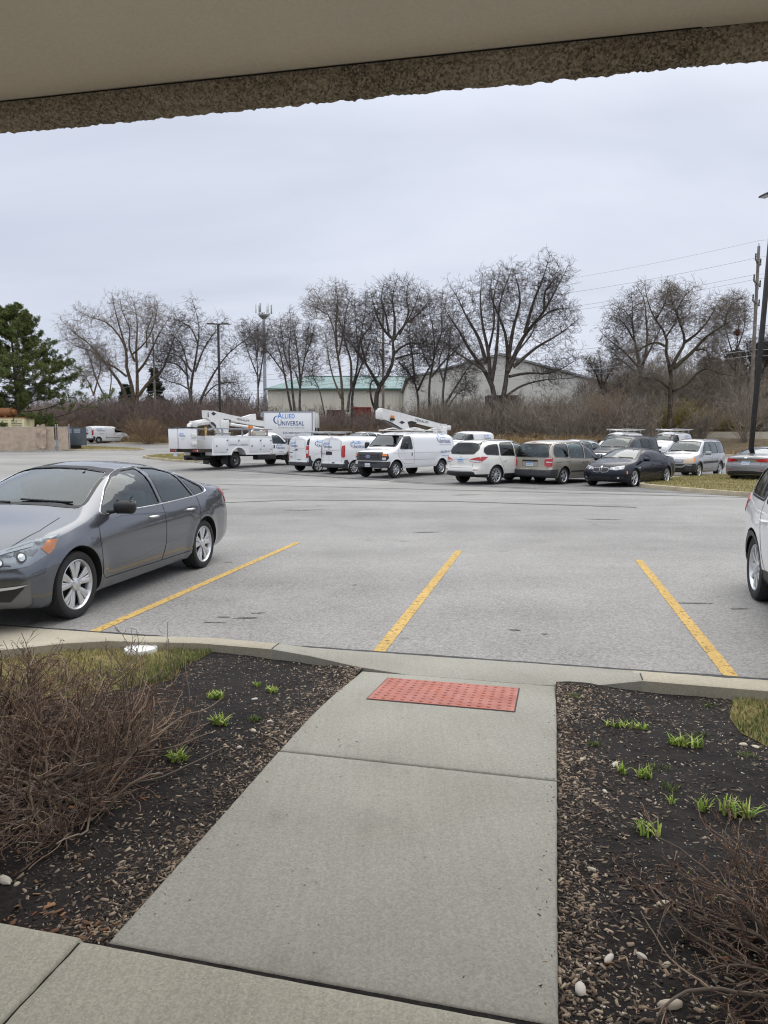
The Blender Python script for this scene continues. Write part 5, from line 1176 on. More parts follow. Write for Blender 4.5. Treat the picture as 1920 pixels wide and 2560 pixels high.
def veh_boxtruck(name, label, loc, head):
    c = Car(name, label, 'truck', CABTRUCK, M['white'], loc, head, nst=46)
    c.window([(1.70, 1.34), (1.45, 1.60), (1.22, 1.80), (1.05, 1.84), (.68, 1.84), (.64, 1.36)], .024, 'LR', M['glass'], name='side_window', r=.06)
    c.window([(-.80, 1.50), (0, 1.52), (.80, 1.50), (.74, 1.88), (-.74, 1.88)], .03, 'F', M['glass_clear'], name='windshield', r=.06)
    c.build_body(cabin=(.48, 1.85, .90), arch=.50, wheels_x=(2.25,))
    c.wheels('truck', .41, .25, xs=(2.25,)); c.wheels('truck', .41, .50, xs=(-2.25,), inset=.10)
    mb = MB()
    for sg in (1, -1): mb.box((-1.4, sg * .42, .74), (6.0, .09, .24))
    mb.box((-2.25, 0, .42), (.30, 1.7, .24), 0, bev=.08); mb.box((-4.55, 0, .55), (.12, 2.2, .14)); mb.obj('chassis', M['black'], c.root)
    L0, L1 = -4.15, .30
    mb = MB(); mb.box(((L0 + L1) / 2, 0, 2.22), (L1 - L0, 2.34, 2.42), 0, bev=.03); bx = mb.obj('cargo_box', M['white'], c.root, 40)
    mb = MB()
    for sg in (1, -1):
        mb.box(((L0 + L1) / 2, sg * 1.172, 3.39), (L1 - L0 + .01, .03, .12)); mb.box(((L0 + L1) / 2, sg * 1.172, 1.06), (L1 - L0 + .01, .03, .12))
        mb.box((L0 + .05, sg * 1.172, 2.22), (.12, .032, 2.42)); mb.box((L1 - .05, sg * 1.172, 2.22), (.10, .032, 2.42))
    mb.obj('box_edge_rail', M['galv'], bx)
    mb = MB(); mb.prism([(L1, 2.9), (L1 + .26, 3.0), (L1 + .20, 3.36), (L1, 3.43)], 'y', -1.12, 1.12); mb.obj('box_nose', M['galv'], bx)
    mb = MB(); mb.box((L0 - .22, 0, 2.60), (.05, 2.1, 1.2), 0, bev=.01)
    for sg in (1, -1): mb.box((L0 - .08, sg * 1.12, 2.5), (.16, .14, 1.8))
    mb.obj('tail_lift_panel', M['whitemetal'], c.root)
    mb = MB()
    for sg in (1, -1): mb.box((L0 - .09, sg * 1.12, 1.3), (.20, .12, 1.1)); mb.tube([(L0 - .16, sg * .95, .7), (L0 - .16, sg * .95, 2.0)], .06, 8)
    mb.obj('tail_lift_rail', M['black'], c.root)
    for sg, x0 in ((1, -.62), (-1, -3.6)):
        for nm, mat, V, F in logo_pieces(2.75, phone='630-260-7171'):
            mb = MB(); mb.add([Vector((x0 - sg * a, sg * 1.178, 2.20 + b)) for a, b in V], F if sg < 0 else [tuple(reversed(f)) for f in F]); mb.obj(nm, mat, bx)
    return c
# ------------------------------------------------------------------ ground materials
def ground_mat(name, c_dark, c_light, fine=90.0, fine_amt=.35, mid=2.0, mid_amt=.25, big=.2, big_amt=.15, rough=.9, bump=.3, bdist=.004, streak=None, stain=None, warm=None, pits=None):
    m, nt, b, N, L = nodes_mat(name)
    tc = N('ShaderNodeTexCoord'); P = tc.outputs['Object']
    def noise(scale, detail=3, vec=None, rough_=.5):
        n = N('ShaderNodeTexNoise'); n.inputs['Scale'].default_value = scale; n.inputs['Detail'].default_value = detail; n.inputs['Roughness'].default_value = rough_; L(vec or P, n.inputs['Vector']); return n.outputs[0]
    def ramp(v, a, b_, lo=0.0, hi=1.0):
        r = N('ShaderNodeMapRange'); L(v, r.inputs[0]); r.inputs['From Min'].default_value = a; r.inputs['From Max'].default_value = b_; r.inputs['To Min'].default_value = lo; r.inputs['To Max'].default_value = hi; return r.outputs[0]
    def math_(op, a, b_):
        n = N('ShaderNodeMath'); n.operation = op
        for i, q in enumerate((a, b_)):
            if isinstance(q, (int, float)): n.inputs[i].default_value = q
            else: L(q, n.inputs[i])
        return n.outputs[0]
    vo = N('ShaderNodeTexVoronoi'); vo.inputs['Scale'].default_value = fine; L(P, vo.inputs['Vector'])
    sepc = N('ShaderNodeSeparateColor'); L(vo.outputs['Color'], sepc.inputs[0])
    f = ramp(sepc.outputs[0], 0, 1, -fine_amt, fine_amt)
    f2 = ramp(noise(fine * .6, 2), .3, .7, -fine_amt * .3, fine_amt * .3)
    md = ramp(noise(mid, 5), .3, .7, -mid_amt, mid_amt); bg = ramp(noise(big, 4), .3, .7, -big_amt, big_amt)
    v = math_('ADD', math_('ADD', f, f2), math_('ADD', md, bg)); v = math_('ADD', v, .5)
    if streak:
        mp = N('ShaderNodeMapping'); L(P, mp.inputs[0]); mp.inputs['Rotation'].default_value = (0, 0, streak[0]); mp.inputs['Scale'].default_value = (streak[1], streak[2], 1)
        v = math_('ADD', v, ramp(noise(1.0, 4, mp.outputs[0]), .35, .65, -streak[3], streak[3]))
    mx = N('ShaderNodeMix'); mx.data_type = 'RGBA'; mx.inputs['A'].default_value = (*c_dark, 1); mx.inputs['B'].default_value = (*c_light, 1); L(v, mx.inputs['Factor']); mx.clamp_factor = True
    col = mx.outputs['Result']
    if warm:
        w = N('ShaderNodeMix'); w.data_type = 'RGBA'; w.blend_type = 'MULTIPLY'; L(ramp(noise(warm[1], 3), .45, .7, 0, warm[2]), w.inputs['Factor']); L(col, w.inputs['A']); w.inputs['B'].default_value = (*warm[0], 1); col = w.outputs['Result']
    if stain:
        w = N('ShaderNodeMix'); w.data_type = 'RGBA'; w.blend_type = 'MULTIPLY'; L(ramp(noise(stain[0], 5, None, .6), stain[1], stain[1] + .06, 0, stain[2]), w.inputs['Factor']); L(col, w.inputs['A']); w.inputs['B'].default_value = (.25, .25, .26, 1); col = w.outputs['Result']
    if pits:
        vp = N('ShaderNodeTexVoronoi'); vp.inputs['Scale'].default_value = pits[0]; L(P, vp.inputs['Vector'])
        w = N('ShaderNodeMix'); w.data_type = 'RGBA'; L(ramp(vp.outputs['Distance'], pits[1], pits[1] * .5, 0, 1), w.inputs['Factor']); L(col, w.inputs['A']); w.inputs['B'].default_value = (*pits[2], 1); col = w.outputs['Result']
    L(col, b.inputs['Base Color']); b.inputs['Roughness'].default_value = rough; b.inputs['Specular IOR Level'].default_value = .3
    if bump:
        bp = N('ShaderNodeBump'); bp.inputs['Strength'].default_value = bump; bp.inputs['Distance'].default_value = bdist; L(v, bp.inputs['Height']); L(bp.outputs[0], b.inputs['Normal'])
    return m
G = {}
G['asphalt'] = ground_mat('asphalt', (.108, .105, .100), (.405, .396, .380), fine=62, fine_amt=.21, mid=1.1, mid_amt=.07, big=.13, big_amt=.14, bump=.4, bdist=.005, streak=(R(-14), .06, .45, .10), stain=(1.3, .66, .55), rough=.78)
G['asphalt_new'] = ground_mat('darker_asphalt', (.075, .074, .073), (.27, .265, .26), fine=60, fine_amt=.2, mid=1.3, mid_amt=.2, big=.2, big_amt=.2, bump=.4)
G['concrete'] = ground_mat('walk_concrete', (.215, .208, .180), (.395, .385, .335), fine=150, fine_amt=.22, mid=1.6, mid_amt=.10, big=.5, big_amt=.10, bump=.35, bdist=.003, stain=(3.5, .60, .10), streak=(R(-14), 60, 1.2, .05), warm=((.80, .78, .72), .9, .5), pits=(44, .07, (.55, .53, .48)))
G['porch'] = ground_mat('porch_concrete', (.25, .235, .19), (.46, .435, .36), fine=170, fine_amt=.24, mid=2.5, mid_amt=.10, big=.5, big_amt=.1, bump=.5, bdist=.003, streak=(R(10), 90, 1.5, .08), pits=(50, .10, (.55, .52, .45)))
G['curb'] = ground_mat('kerb_concrete', (.26, .235, .18), (.50, .46, .37), fine=110, fine_amt=.16, mid=2.0, mid_amt=.14, big=.4, big_amt=.2, bump=.3)
G['oldcurb'] = ground_mat('weathered_kerb', (.22, .19, .13), (.50, .44, .32), fine=20, fine_amt=.12, mid=1.5, mid_amt=.25, big=.4, big_amt=.2, bump=.3)
G['soil'] = ground_mat('dark_soil', (.003, .0022, .0022), (.022, .017, .016), fine=70, fine_amt=.25, mid=9, mid_amt=.3, big=1.2, big_amt=.25, bump=1.0, bdist=.02)
G['turf_soil'] = ground_mat('turf_base', (.09, .08, .03), (.30, .24, .10), fine=60, fine_amt=.25, mid=6, mid_amt=.3, big=1, big_amt=.2, bump=1, bdist=.02)
G['field'] = ground_mat('rough_ground', (.05, .038, .022), (.19, .145, .085), fine=6, fine_amt=.25, mid=.6, mid_amt=.25, big=.08, big_amt=.3, bump=.5, bdist=.1)
G['yellow'] = ground_mat('yellow_paint', (.36, .25, .09), (.64, .43, .15), fine=62, fine_amt=.30, mid=2.5, mid_amt=.16, big=1, big_amt=.1, bump=.4, bdist=.004, stain=(22, .56, .75))
G['tactile'] = ground_mat('tactile_red', (.28, .105, .085), (.50, .235, .20), fine=50, fine_amt=.10, mid=7, mid_amt=.22, big=1.5, big_amt=.1, bump=.2, warm=((1, .7, .5), 9, .5))
G['paleline'] = ground_mat('faded_line', (.28, .24, .16), (.42, .38, .28), fine=30, fine_amt=.2, mid=2, mid_amt=.3, big=1, big_amt=.1, bump=.1)
G['tar'] = pmat('tar', (.03, .03, .032), .7)
G['soffit'] = ground_mat('soffit_render', (.55, .495, .42), (.72, .66, .57), fine=140, fine_amt=.14, mid=1.4, mid_amt=.16, big=.6, big_amt=.2, bump=.25, bdist=.005)
G['aggregate'] = ground_mat('coarse_render', (.075, .064, .048), (.42, .36, .275), fine=150, fine_amt=.40, mid=40, mid_amt=.10, big=2, big_amt=.2, bump=1.0, bdist=.01)
G['brick'] = pmat('wall_brick', (.30, .22, .16), .9, noise=.3, nscale=5)

E1 = Vector((.972, -.233)); E2 = Vector((.233, .972))
def AB(a, b, z=0.0): return Vector((E1.x * a + E2.x * b, E1.y * a + E2.y * b, z))
def smoothstep(a, b, x): t = max(0, min(1, (x - a) / (b - a))); return t * t * (3 - 2 * t)
def hnoise(x, y, s=1.0, seed=0.0):
    return (sin(x * 1.3 * s + seed) * cos(y * 1.7 * s - seed * .7) + .5 * sin(x * 3.1 * s + y * 2.3 * s + seed * 2) + .25 * cos(x * 7.3 * s - y * 6.1 * s + seed)) / 1.75

def build_ground():
    # one sheet to the horizon, lying under the paved lot
    xs = sorted(set([round(v, 3) for v in list(np.linspace(-60, 60, 121)) + list(np.sign(np.linspace(-1, 1, 25)) * (60 + 740 * np.abs(np.linspace(-1, 1, 25)) ** 2))]))
    ys = sorted(set([round(v, 3) for v in list(np.linspace(-40, 0, 9)) + list(np.linspace(0, 120, 151)) + list(120 + 1100 * np.linspace(0, 1, 24) ** 2)]))
    V = []; 
    for y in ys:
        for x in xs:
            z = terr(x, y); s = .41 * x + .91 * y - 60.3
            if s < .8: z -= .09
            elif s > 3: z += .12 * hnoise(x, y, .4) * min(1, (s - 3) / 4)
            V.append((x, y, z))
    n = len(xs); F = [(j * n + i, j * n + i + 1, (j + 1) * n + i + 1, (j + 1) * n + i) for j in range(len(ys) - 1) for i in range(n - 1)]
    tag(link('ground', np_mesh('ground', V, np.array(F), True), G['field']), kind='structure')
    # the lot: from the gutter out to the far kerb
    A = np.concatenate([np.linspace(-70, -12, 40), np.linspace(-11.5, 12, 80), np.linspace(12.7, 70, 50)]); T = np.linspace(0, 1, 150) ** 1.5
    V = []
    for t in T:
        for a in A:
            p = AB(a, 5.40); s = .41 * p.x + .91 * p.y; k = .41 * E2.x + .91 * E2.y; d = (60.3 - s) / k
            q = p + AB(0, d * t); V.append((q.x, q.y, terr(q.x, q.y)))
    n = len(A); F = [(j * n + i, j * n + i + 1, (j + 1) * n + i + 1, (j + 1) * n + i) for j in range(len(T) - 1) for i in range(n - 1)]
    tag(link('parking_lot', np_mesh('lot', V, np.array(F), True), G['asphalt']), kind='structure')
build_ground()

def hn(i, s): return sin(i * 1.7 + s) * .5 + sin(i * .61 + s * 2) * .6 + sin(i * 4.3 + s) * .35
def strip(name, pts, width, mat, lift=.004, seg=.5):
    """flat painted strip following the ground"""
    P = []
    for i in range(len(pts) - 1):
        a, b = Vector(pts[i]), Vector(pts[i + 1]); n = max(1, int((b - a).length / seg))
        for k in range(n): P.append(a.lerp(b, k / n))
    P.append(Vector(pts[-1])); V = []; F = []
    for i, p in enumerate(P):
        t = (P[min(i + 1, len(P) - 1)] - P[max(i - 1, 0)]).normalized(); nn = Vector((-t.y, t.x)) * width / 2; j1, j2 = (1 + .07 * hn(i, 1), 1 + .07 * hn(i, 5)) if seg < .1 else (1, 1)
        for q in (p - nn * j1, p + nn * j2): V.append((q.x, q.y, terr(q.x, q.y) + lift))
    for i in range(len(P) - 1): F.append((2 * i, 2 * i + 2, 2 * i + 3, 2 * i + 1))
    me = bpy.data.meshes.new(name); me.from_pydata(V, [], F); me.update(); return link(name, me, mat)
LN = [((-2.60, 6.22), (-1.45, 11.88), 'left stall line, running beside the grey saloon'), ((-.04, 5.62), (1.17, 10.95), 'middle yellow stall line, straight ahead of the walk'), ((2.50, 4.92), (3.66, 10.09), 'right yellow stall line, nearest the white car at the right edge')]
for a, b, lb in LN: tag(strip('stall_line', [a, b], .105, G['yellow'], seg=.03), 'worn yellow ' + lb, 'parking line', 'yellow stall lines in front of the kerb')
# newer, darker lane under the far row, and the seams
def poly_sheet(name, pts, mat, lift, grid=1.5):
    bm = bmesh.new(); pl = pts if area2(pts) > 0 else pts[::-1]; f = bm.faces.new([bm.verts.new((a, b, 0)) for a, b in pl]); bmesh.ops.triangulate(bm, faces=[f])
    for ax in (0, 1):
        lo = min(p[ax] for p in pl); hi = max(p[ax] for p in pl); k = int((hi - lo) / grid)
        for i in range(1, k + 1):
            co = [0, 0, 0]; co[ax] = lo + (hi - lo) * i / (k + 1); no = [0, 0, 0]; no[ax] = 1
            bmesh.ops.bisect_plane(bm, geom=bm.verts[:] + bm.edges[:] + bm.faces[:], plane_co=co, plane_no=no)
    for v in bm.verts: v.co.z = terr(v.co.x, v.co.y) + (lift(v.co.x, v.co.y) if callable(lift) else lift)
    me = bpy.data.meshes.new(name); bm.to_mesh(me); bm.free(); smooth(me); return link(name, me, mat)
tag(poly_sheet('resurfaced_lane', [(.2, 29.5), (5.2, 25.2), (9.6, 23.2), (16, 18.0), (30, 8), (44, 20), (30, 40), (14, 47), (6, 45), (2, 38)], G['asphalt_new'], .006, 2), kind='structure')
tag(poly_sheet('resurfaced_lane', [(-10.5, 39.2), (-4, 35.0), (0, 30.5), (1.2, 33), (1, 42), (-3, 47), (-9, 46)], G['asphalt_new'], .006, 2), kind='structure')
for pts in ([(-13, 47.5), (-6, 36.5), (.5, 30.0), (5.5, 25.5)], [(-11, 40.2), (-7.6, 37.7), (-3.3, 33.6), (-.9, 31.2)], [(-22, 27), (-9, 29), (3, 24.5), (12, 21)], [(-8, 18), (-2.5, 20.5), (2, 20), (6.5, 18.2)]):
    tag(strip('tar_seam', pts, .09, G['tar'], .011), kind='structure')
# faint stall lines between the cars of the far row
for (x, y) in ((2.9, 31.2), (6.3, 28.2), (9.6, 26.0), (-2.6, 36.4), (-.2, 33.8)):
    tag(strip('faded_stall_line', [(x, y), (x + 3.6, y + 3.6)], .11, G['paleline'], .014), kind='structure')

# oil and damp marks in the bays
def blot(x, y, rx, ry, rot, seed):
    g = np.random.default_rng(seed); n = 26; pts = []; ph = g.uniform(0, 6.28, 4)
    for i in range(n):
        a = 2 * pi * i / n; k = 1 + .28 * sin(2 * a + ph[0]) + .20 * sin(5 * a + ph[1]) + .14 * sin(9 * a + ph[2]); u, v = rx * k * cos(a), ry * k * sin(a); pts.append((x + u * cos(rot) - v * sin(rot), y + u * sin(rot) + v * cos(rot)))
    V = [(p[0], p[1], terr(*p) + .0035) for p in pts] + [(x, y, terr(x, y) + .0035)]; me = bpy.data.meshes.new('stain'); me.from_pydata(V, [], [(i, (i + 1) % n, n) for i in range(n)]); me.update(); tag(link('oil_stain', me, G['oil']), kind='structure')
G['oil'] = ground_mat('oil_stain', (.045, .045, .045), (.21, .205, .20), fine=62, fine_amt=.3, mid=9, mid_amt=.45, big=1, big_amt=.1, bump=.3)
for i, (x, y, rx, ry, r_) in enumerate(((-1.55, 6.75, .07, .025, .1), (-1.33, 6.72, .10, .03, .2), (-1.60, 6.55, .09, .02, -.1), (-1.25, 6.92, .06, .02, 0), (3.25, 7.35, .22, .03, -.15), (3.62, 7.10, .12, .02, 0), (1.18, 6.28, .05, .02, 0), (1.42, 6.15, .03, .015, .3), (-2.2, 9.9, .05, .02, 0), (-.35, 8.3, .03, .02, 0), (.8, 13.2, .25, .05, .1), (-1.9, 17.5, .4, .08, .2), (4.8, 15.4, .3, .08, -.2), (2.6, 22.5, .5, .12, .1), (-6, 25, .7, .15, .3))):
    blot(x, y, rx, ry, r_, i)
def edge_crack():
    A = np.linspace(-7, 8, 420); V = []; F = []
    for i, a in enumerate(A):
        w = .012 + .010 * abs(hnoise(a * 9, 1, 1, 3)) + .012 * max(0, hnoise(a * 2.1, 2, 1, 1)); c = 5.435 + .008 * hnoise(a * 5, 0, 1, 2)
        for q in (-1, 1): p = AB(a, c + q * w); V.append((p.x, p.y, .0075))
    for i in range(len(A) - 1): F.append((2 * i, 2 * i + 2, 2 * i + 3, 2 * i + 1))
    me = bpy.data.meshes.new('crack'); me.from_pydata(V, [], F); me.update(); tag(link('asphalt_edge', me, G['tar']), kind='structure')
edge_crack()
# ------------------------------------------------------------------ kerb, ramp, walk, porch
def loft(name, secs, mats, closed=False, sm=None):
    n = len(secs[0]); V = [p for s in secs for p in s]; F = []
    for i in range(len(secs) - 1):
        for k in range(n - 1): F.append((i * n + k, i * n + k + 1, (i + 1) * n + k + 1, (i + 1) * n + k))
    me = bpy.data.meshes.new(name); me.from_pydata([tuple(p) for p in V], [], F)
    bm = bmesh.new(); bm.from_mesh(me); bmesh.ops.recalc_face_normals(bm, faces=bm.faces); up = sum(f.normal.z * f.calc_area() for f in bm.faces)
    if up < 0: bmesh.ops.reverse_faces(bm, faces=bm.faces)
    bm.to_mesh(me); bm.free(); smooth(me, 35 if sm is None else sm); return link(name, me, mats)
# (a, front edge b, back edge b, top height)
KB = [(-7.5, 3.2, 3.02, .13), (-6.0, 3.55, 3.37, .13), (-4.9, 4.02, 3.86, .13), (-4.14, 4.53, 4.36, .13), (-3.68, 4.89, 4.71, .13), (-3.39, 5.02, 4.84, .13), (-2.66, 5.13, 4.95, .13), (-2.06, 5.10, 4.93, .13)]
RB = [(-2.06, 5.10, 4.93, .13), (-1.75, 5.12, 4.915, .105), (-1.4, 5.20, 4.895, .060), (-1.0, 5.34, 4.88, .030), (-.2, 5.35, 4.88, .028), (.1, 5.30, 4.87, .040), (.36, 5.16, 4.86, .075), (.60, 5.00, 4.83, .13)]
CB = [(.60, 5.00, 4.83, .13), (1.38, 4.98, 4.81, .13), (4, 4.97, 4.80, .13), (9, 4.97, 4.80, .13)]
def kerb(name, K, mat, lab=None, cr=0):
    secs = []
    for i in range(len(K) - 1):
        n = max(2, int((K[i + 1][0] - K[i][0]) / .08))
        for k in range(n + (1 if i == len(K) - 2 else 0)):
            t = k / n; q = [K[i][j] * (1 - t) + K[i + 1][j] * t for j in range(4)]; a, f, b, z = q
            rr = min(.03, z * .5); g = .012 if z > .06 else min(.012, z * .3)
            secs.append([AB(a, b, -.02), AB(a, b, z - .006), AB(a, b + .012, z), AB(a, f - rr, z), AB(a, f - rr * .3, z - rr * .3), AB(a, f, z - rr), AB(a, max(f + .02, f), g + .003), AB(a, 5.425, .006), AB(a, 5.44, -.05)])
    return tag(loft(name, secs, mat), kind='structure')
kerb('kerb', KB, G['curb']); kerb('kerb_ramp', RB, G['concrete']); kerb('kerb', CB, G['curb'])
for a, b0, b1 in ((-2.06, 4.935, 5.075), (.60, 4.84, 4.97)):
    mb = MB(); mb.prism([(a - .004, b0), (a + .004, b0), (a + .004, b1), (a - .004, b1)], 'z', .02, .1325); me = mb.mesh('joint')
    for v in me.vertices: v.co = AB(v.co.x, v.co.y, v.co.z)
    tag(link('kerb_joint', me, G['tar']), kind='structure')
def wz(b): return .13 - .10 * smoothstep(3.25, 4.9, b) * ((b - 3.25) / 1.65 if b > 3.25 else 0) if b > 3.25 else .13
def slab(name, a0, a1, b0, b1, zf, mat, bev=.012, jitter=.003, depth=.12):
    """concrete slab with a broken, slightly rounded arris"""
    na = max(6, int((a1 - a0) / .05)); nb = max(6, int((b1 - b0) / .05)); V = []; idx = {}
    A = [a0, a0 + bev * .3, a0 + bev] + list(np.linspace(a0 + bev, a1 - bev, na))[1:-1] + [a1 - bev, a1 - bev * .3, a1]; Bb = [b0, b0 + bev * .3, b0 + bev] + list(np.linspace(b0 + bev, b1 - bev, nb))[1:-1] + [b1 - bev, b1 - bev * .3, b1]
    for j, b in enumerate(Bb):
        for i, a in enumerate(A):
            e = min(i, len(A) - 1 - i, j, len(Bb) - 1 - j); dz = (-bev, -bev * .3, 0)[min(e, 2)]
            ja = jitter * hnoise(b * 40, a * 3, 1) if e < 2 and (i < 2 or i > len(A) - 3) else 0; jb = jitter * hnoise(a * 40, b * 3, 1, 2) if e < 2 and (j < 2 or j > len(Bb) - 3) else 0
            V.append(AB(a + ja, b + jb, zf(b) + dz))
    n = len(A); m = len(Bb); F = [(j * n + i, j * n + i + 1, (j + 1) * n + i + 1, (j + 1) * n + i) for j in range(m - 1) for i in range(n - 1)]
    ring = [(i, 0) for i in range(n)] + [(n - 1, j) for j in range(1, m)] + [(i, m - 1) for i in range(n - 2, -1, -1)] + [(0, j) for j in range(m - 2, 0, -1)]
    base = len(V); 
    for (i, j) in ring: p = V[j * n + i]; V.append(Vector((p.x, p.y, p.z - depth)))
    for k in range(len(ring)): k2 = (k + 1) % len(ring); F.append((ring[k][1] * n + ring[k][0], base + k, base + k2, ring[k2][1] * n + ring[k2][0]))
    me = bpy.data.meshes.new(name); me.from_pydata([tuple(v) for v in V], [], F); me.update(); smooth(me, 50); return link(name, me, mat)
tag(slab('walk', -1.335, .045, 1.83, 3.262, wz, G['concrete']), kind='structure')
tag(slab('walk', -1.335, .045, 3.27, 4.865, wz, G['concrete']), kind='structure')
tag(slab('porch_slab', -1.405, 5.0, -4.0, 1.80, lambda b: .150, G['porch'], .018, .005), kind='structure')
tag(slab('porch_slab', -7.0, -1.412, -4.0, 1.815, lambda b: .150, G['porch'], .018, .005), kind='structure')
mb = MB()                                                           # dark soil packed in the joints
for (a0, a1, b0, b1, z0, z1) in ((-1.33, .04, 1.79, 1.84, .0, .125), (-1.33, .04, 3.255, 3.275, .0, .116), (-1.33, .04, 4.86, 4.885, 0, .024), (-1.42, -1.40, -3.5, 1.80, 0, .136)):
    mb.prism([(a0, b0), (a1, b0), (a1, b1), (a0, b1)], 'z', z0, z1)
me = mb.mesh('j')
for v in me.vertices: v.co = AB(v.co.x, v.co.y, v.co.z)
tag(link('joint_filler', me, G['soil']), kind='structure')
# tactile plate
def tactile():
    a0, a1, b0, b1 = -1.10, -.20, 4.15, 4.72; mb = MB()
    def P(a, b, h): return AB(a, b, wz(b) + h)
    n = 10; V = []; F = []
    for j in range(n + 1):
        b = b0 + (b1 - b0) * j / n; V += [P(a0, b, .006), P(a1, b, .006)]
    for j in range(n): F.append((2 * j, 2 * j + 1, 2 * j + 3, 2 * j + 2))
    k = len(V); V += [P(a0, b0, -.01), P(a1, b0, -.01), P(a1, b1, -.01), P(a0, b1, -.01)]; F += [(k, k + 1, 1, 0), (k + 2, k + 3, 2 * n, 2 * n + 1)]
    F += [(k + 1, k + 2, 2 * n + 1, *[2 * j + 1 for j in range(n - 1, -1, -1)]), (k + 3, k, *[2 * j for j in range(0, n + 1)])]
    mb.add(V, F)
    for i in range(15):
        for j in range(9):
            a = a0 + .035 + i * (a1 - a0 - .07) / 14; b = b0 + .035 + j * (b1 - b0 - .07) / 8
            if (i + j) % 2 == 0 or True:
                q = [(.0125, .005), (.0115, .009), (.008, .0115)]; V = []; F = []
                for r_, h in q:
                    for s in range(8): V.append(P(a + r_ * cos(s * pi / 4), b + r_ * sin(s * pi / 4), h))
                for u in range(2):
                    for s in range(8): F.append((u * 8 + s, u * 8 + (s + 1) % 8, (u + 1) * 8 + (s + 1) % 8, (u + 1) * 8 + s))
                F.append(tuple(range(16, 24))); mb.add(V, F)
    o = tag(mb.obj('tactile_plate', G['tactile']), 'red tactile paving plate with raised dots set in the walk by the kerb ramp', 'tactile plate')
    m2 = MB(); e = .008
    for p in (((a0 - e, b0 - e), (a1 + e, b0 - e), (a1 + e, b0), (a0 - e, b0)), ((a0 - e, b1), (a1 + e, b1), (a1 + e, b1 + e), (a0 - e, b1 + e)), ((a0 - e, b0), (a0, b0), (a0, b1), (a0 - e, b1)), ((a1, b0), (a1 + e, b0), (a1 + e, b1), (a1, b1))):
        m2.add([P(a, b, .003) for a, b in p], [(0, 1, 2, 3)])
    m2.obj('joint', G['tar'], o)
tactile()

# ------------------------------------------------------------------ beds and turf by the kerb
def bed_z(a, b):
    z = .10 - .05 * smoothstep(3.3, 4.85, b)
    return z + .018 * hnoise(a, b, 1.6, 1) + .008 * hnoise(a, b, 6, 3)
def in_poly(a, b, P):
    c = False
    for i in range(len(P)):
        (x0, y0), (x1, y1) = P[i - 1], P[i]
        if (y0 > b) != (y1 > b) and a < (x1 - x0) * (b - y0) / (y1 - y0) + x0: c = not c
    return c
def bed_sheet(name, P, mat, zf, grid=.045):
    bm = bmesh.new(); pl = P if area2(P) > 0 else P[::-1]; f = bm.faces.new([bm.verts.new((a, b, 0)) for a, b in pl]); bmesh.ops.triangulate(bm, faces=[f])
    for ax in (0, 1):
        lo = min(p[ax] for p in pl); hi = max(p[ax] for p in pl); k = int((hi - lo) / grid)
        for i in range(1, k + 1):
            co = [0, 0, 0]; co[ax] = lo + (hi - lo) * i / (k + 1); no = [0, 0, 0]; no[ax] = 1
            bmesh.ops.bisect_plane(bm, geom=bm.verts[:] + bm.edges[:] + bm.faces[:], plane_co=co, plane_no=no)
    for v in bm.verts: a, b = v.co.x, v.co.y; v.co = AB(a, b, zf(a, b))
    me = bpy.data.meshes.new(name); bm.to_mesh(me); bm.free(); smooth(me); return link(name, me, mat)
kb_back = [(a, b) for a, f, b, z in KB]
BL = [(-1.335, 1.83), (-1.335, 4.90)] + [(-1.4, 4.895), (-1.75, 4.915), (-2.06, 4.93), (-2.56, 4.94), (-2.60, 4.6), (-2.54, 4.30), (-2.8, 3.9), (-3.4, 3.3), (-5.5, 2.6), (-7, 1.83)]
TL = [(-2.56, 4.94), (-2.66, 4.95), (-3.39, 4.84), (-3.68, 4.71), (-4.14, 4.36), (-4.9, 3.86), (-6.0, 3.37), (-7.5, 3.02), (-7, 1.83), (-5.5, 2.6), (-3.4, 3.3), (-2.8, 3.9), (-2.54, 4.30), (-2.60, 4.6)]
BR_ = [(.045, 1.80), (.045, 4.87), (.10, 4.87), (.36, 4.86), (.60, 4.83), (1.15, 4.815), (1.06, 4.5), (1.05, 4.2), (1.16, 3.95), (1.45, 3.75), (3.0, 3.4), (5, 3.2), (5, 1.8)]
TR = [(1.15, 4.815), (9, 4.80), (9, 1.8), (5, 1.8), (5, 3.2), (3.0, 3.4), (1.45, 3.75), (1.16, 3.95), (1.05, 4.2), (1.06, 4.5)]
def zb(a, b): return bed_z(a, b)
tag(bed_sheet('soil_bed', BL, G['soil'], zb), kind='structure'); tag(bed_sheet('soil_bed', BR_, G['soil'], zb), kind='structure')
tag(bed_sheet('turf', TL, G['turf_soil'], lambda a, b: zb(a, b) + .004, .09), kind='structure'); tag(bed_sheet('turf', TR, G['turf_soil'], lambda a, b: zb(a, b) + .004, .12), kind='structure')

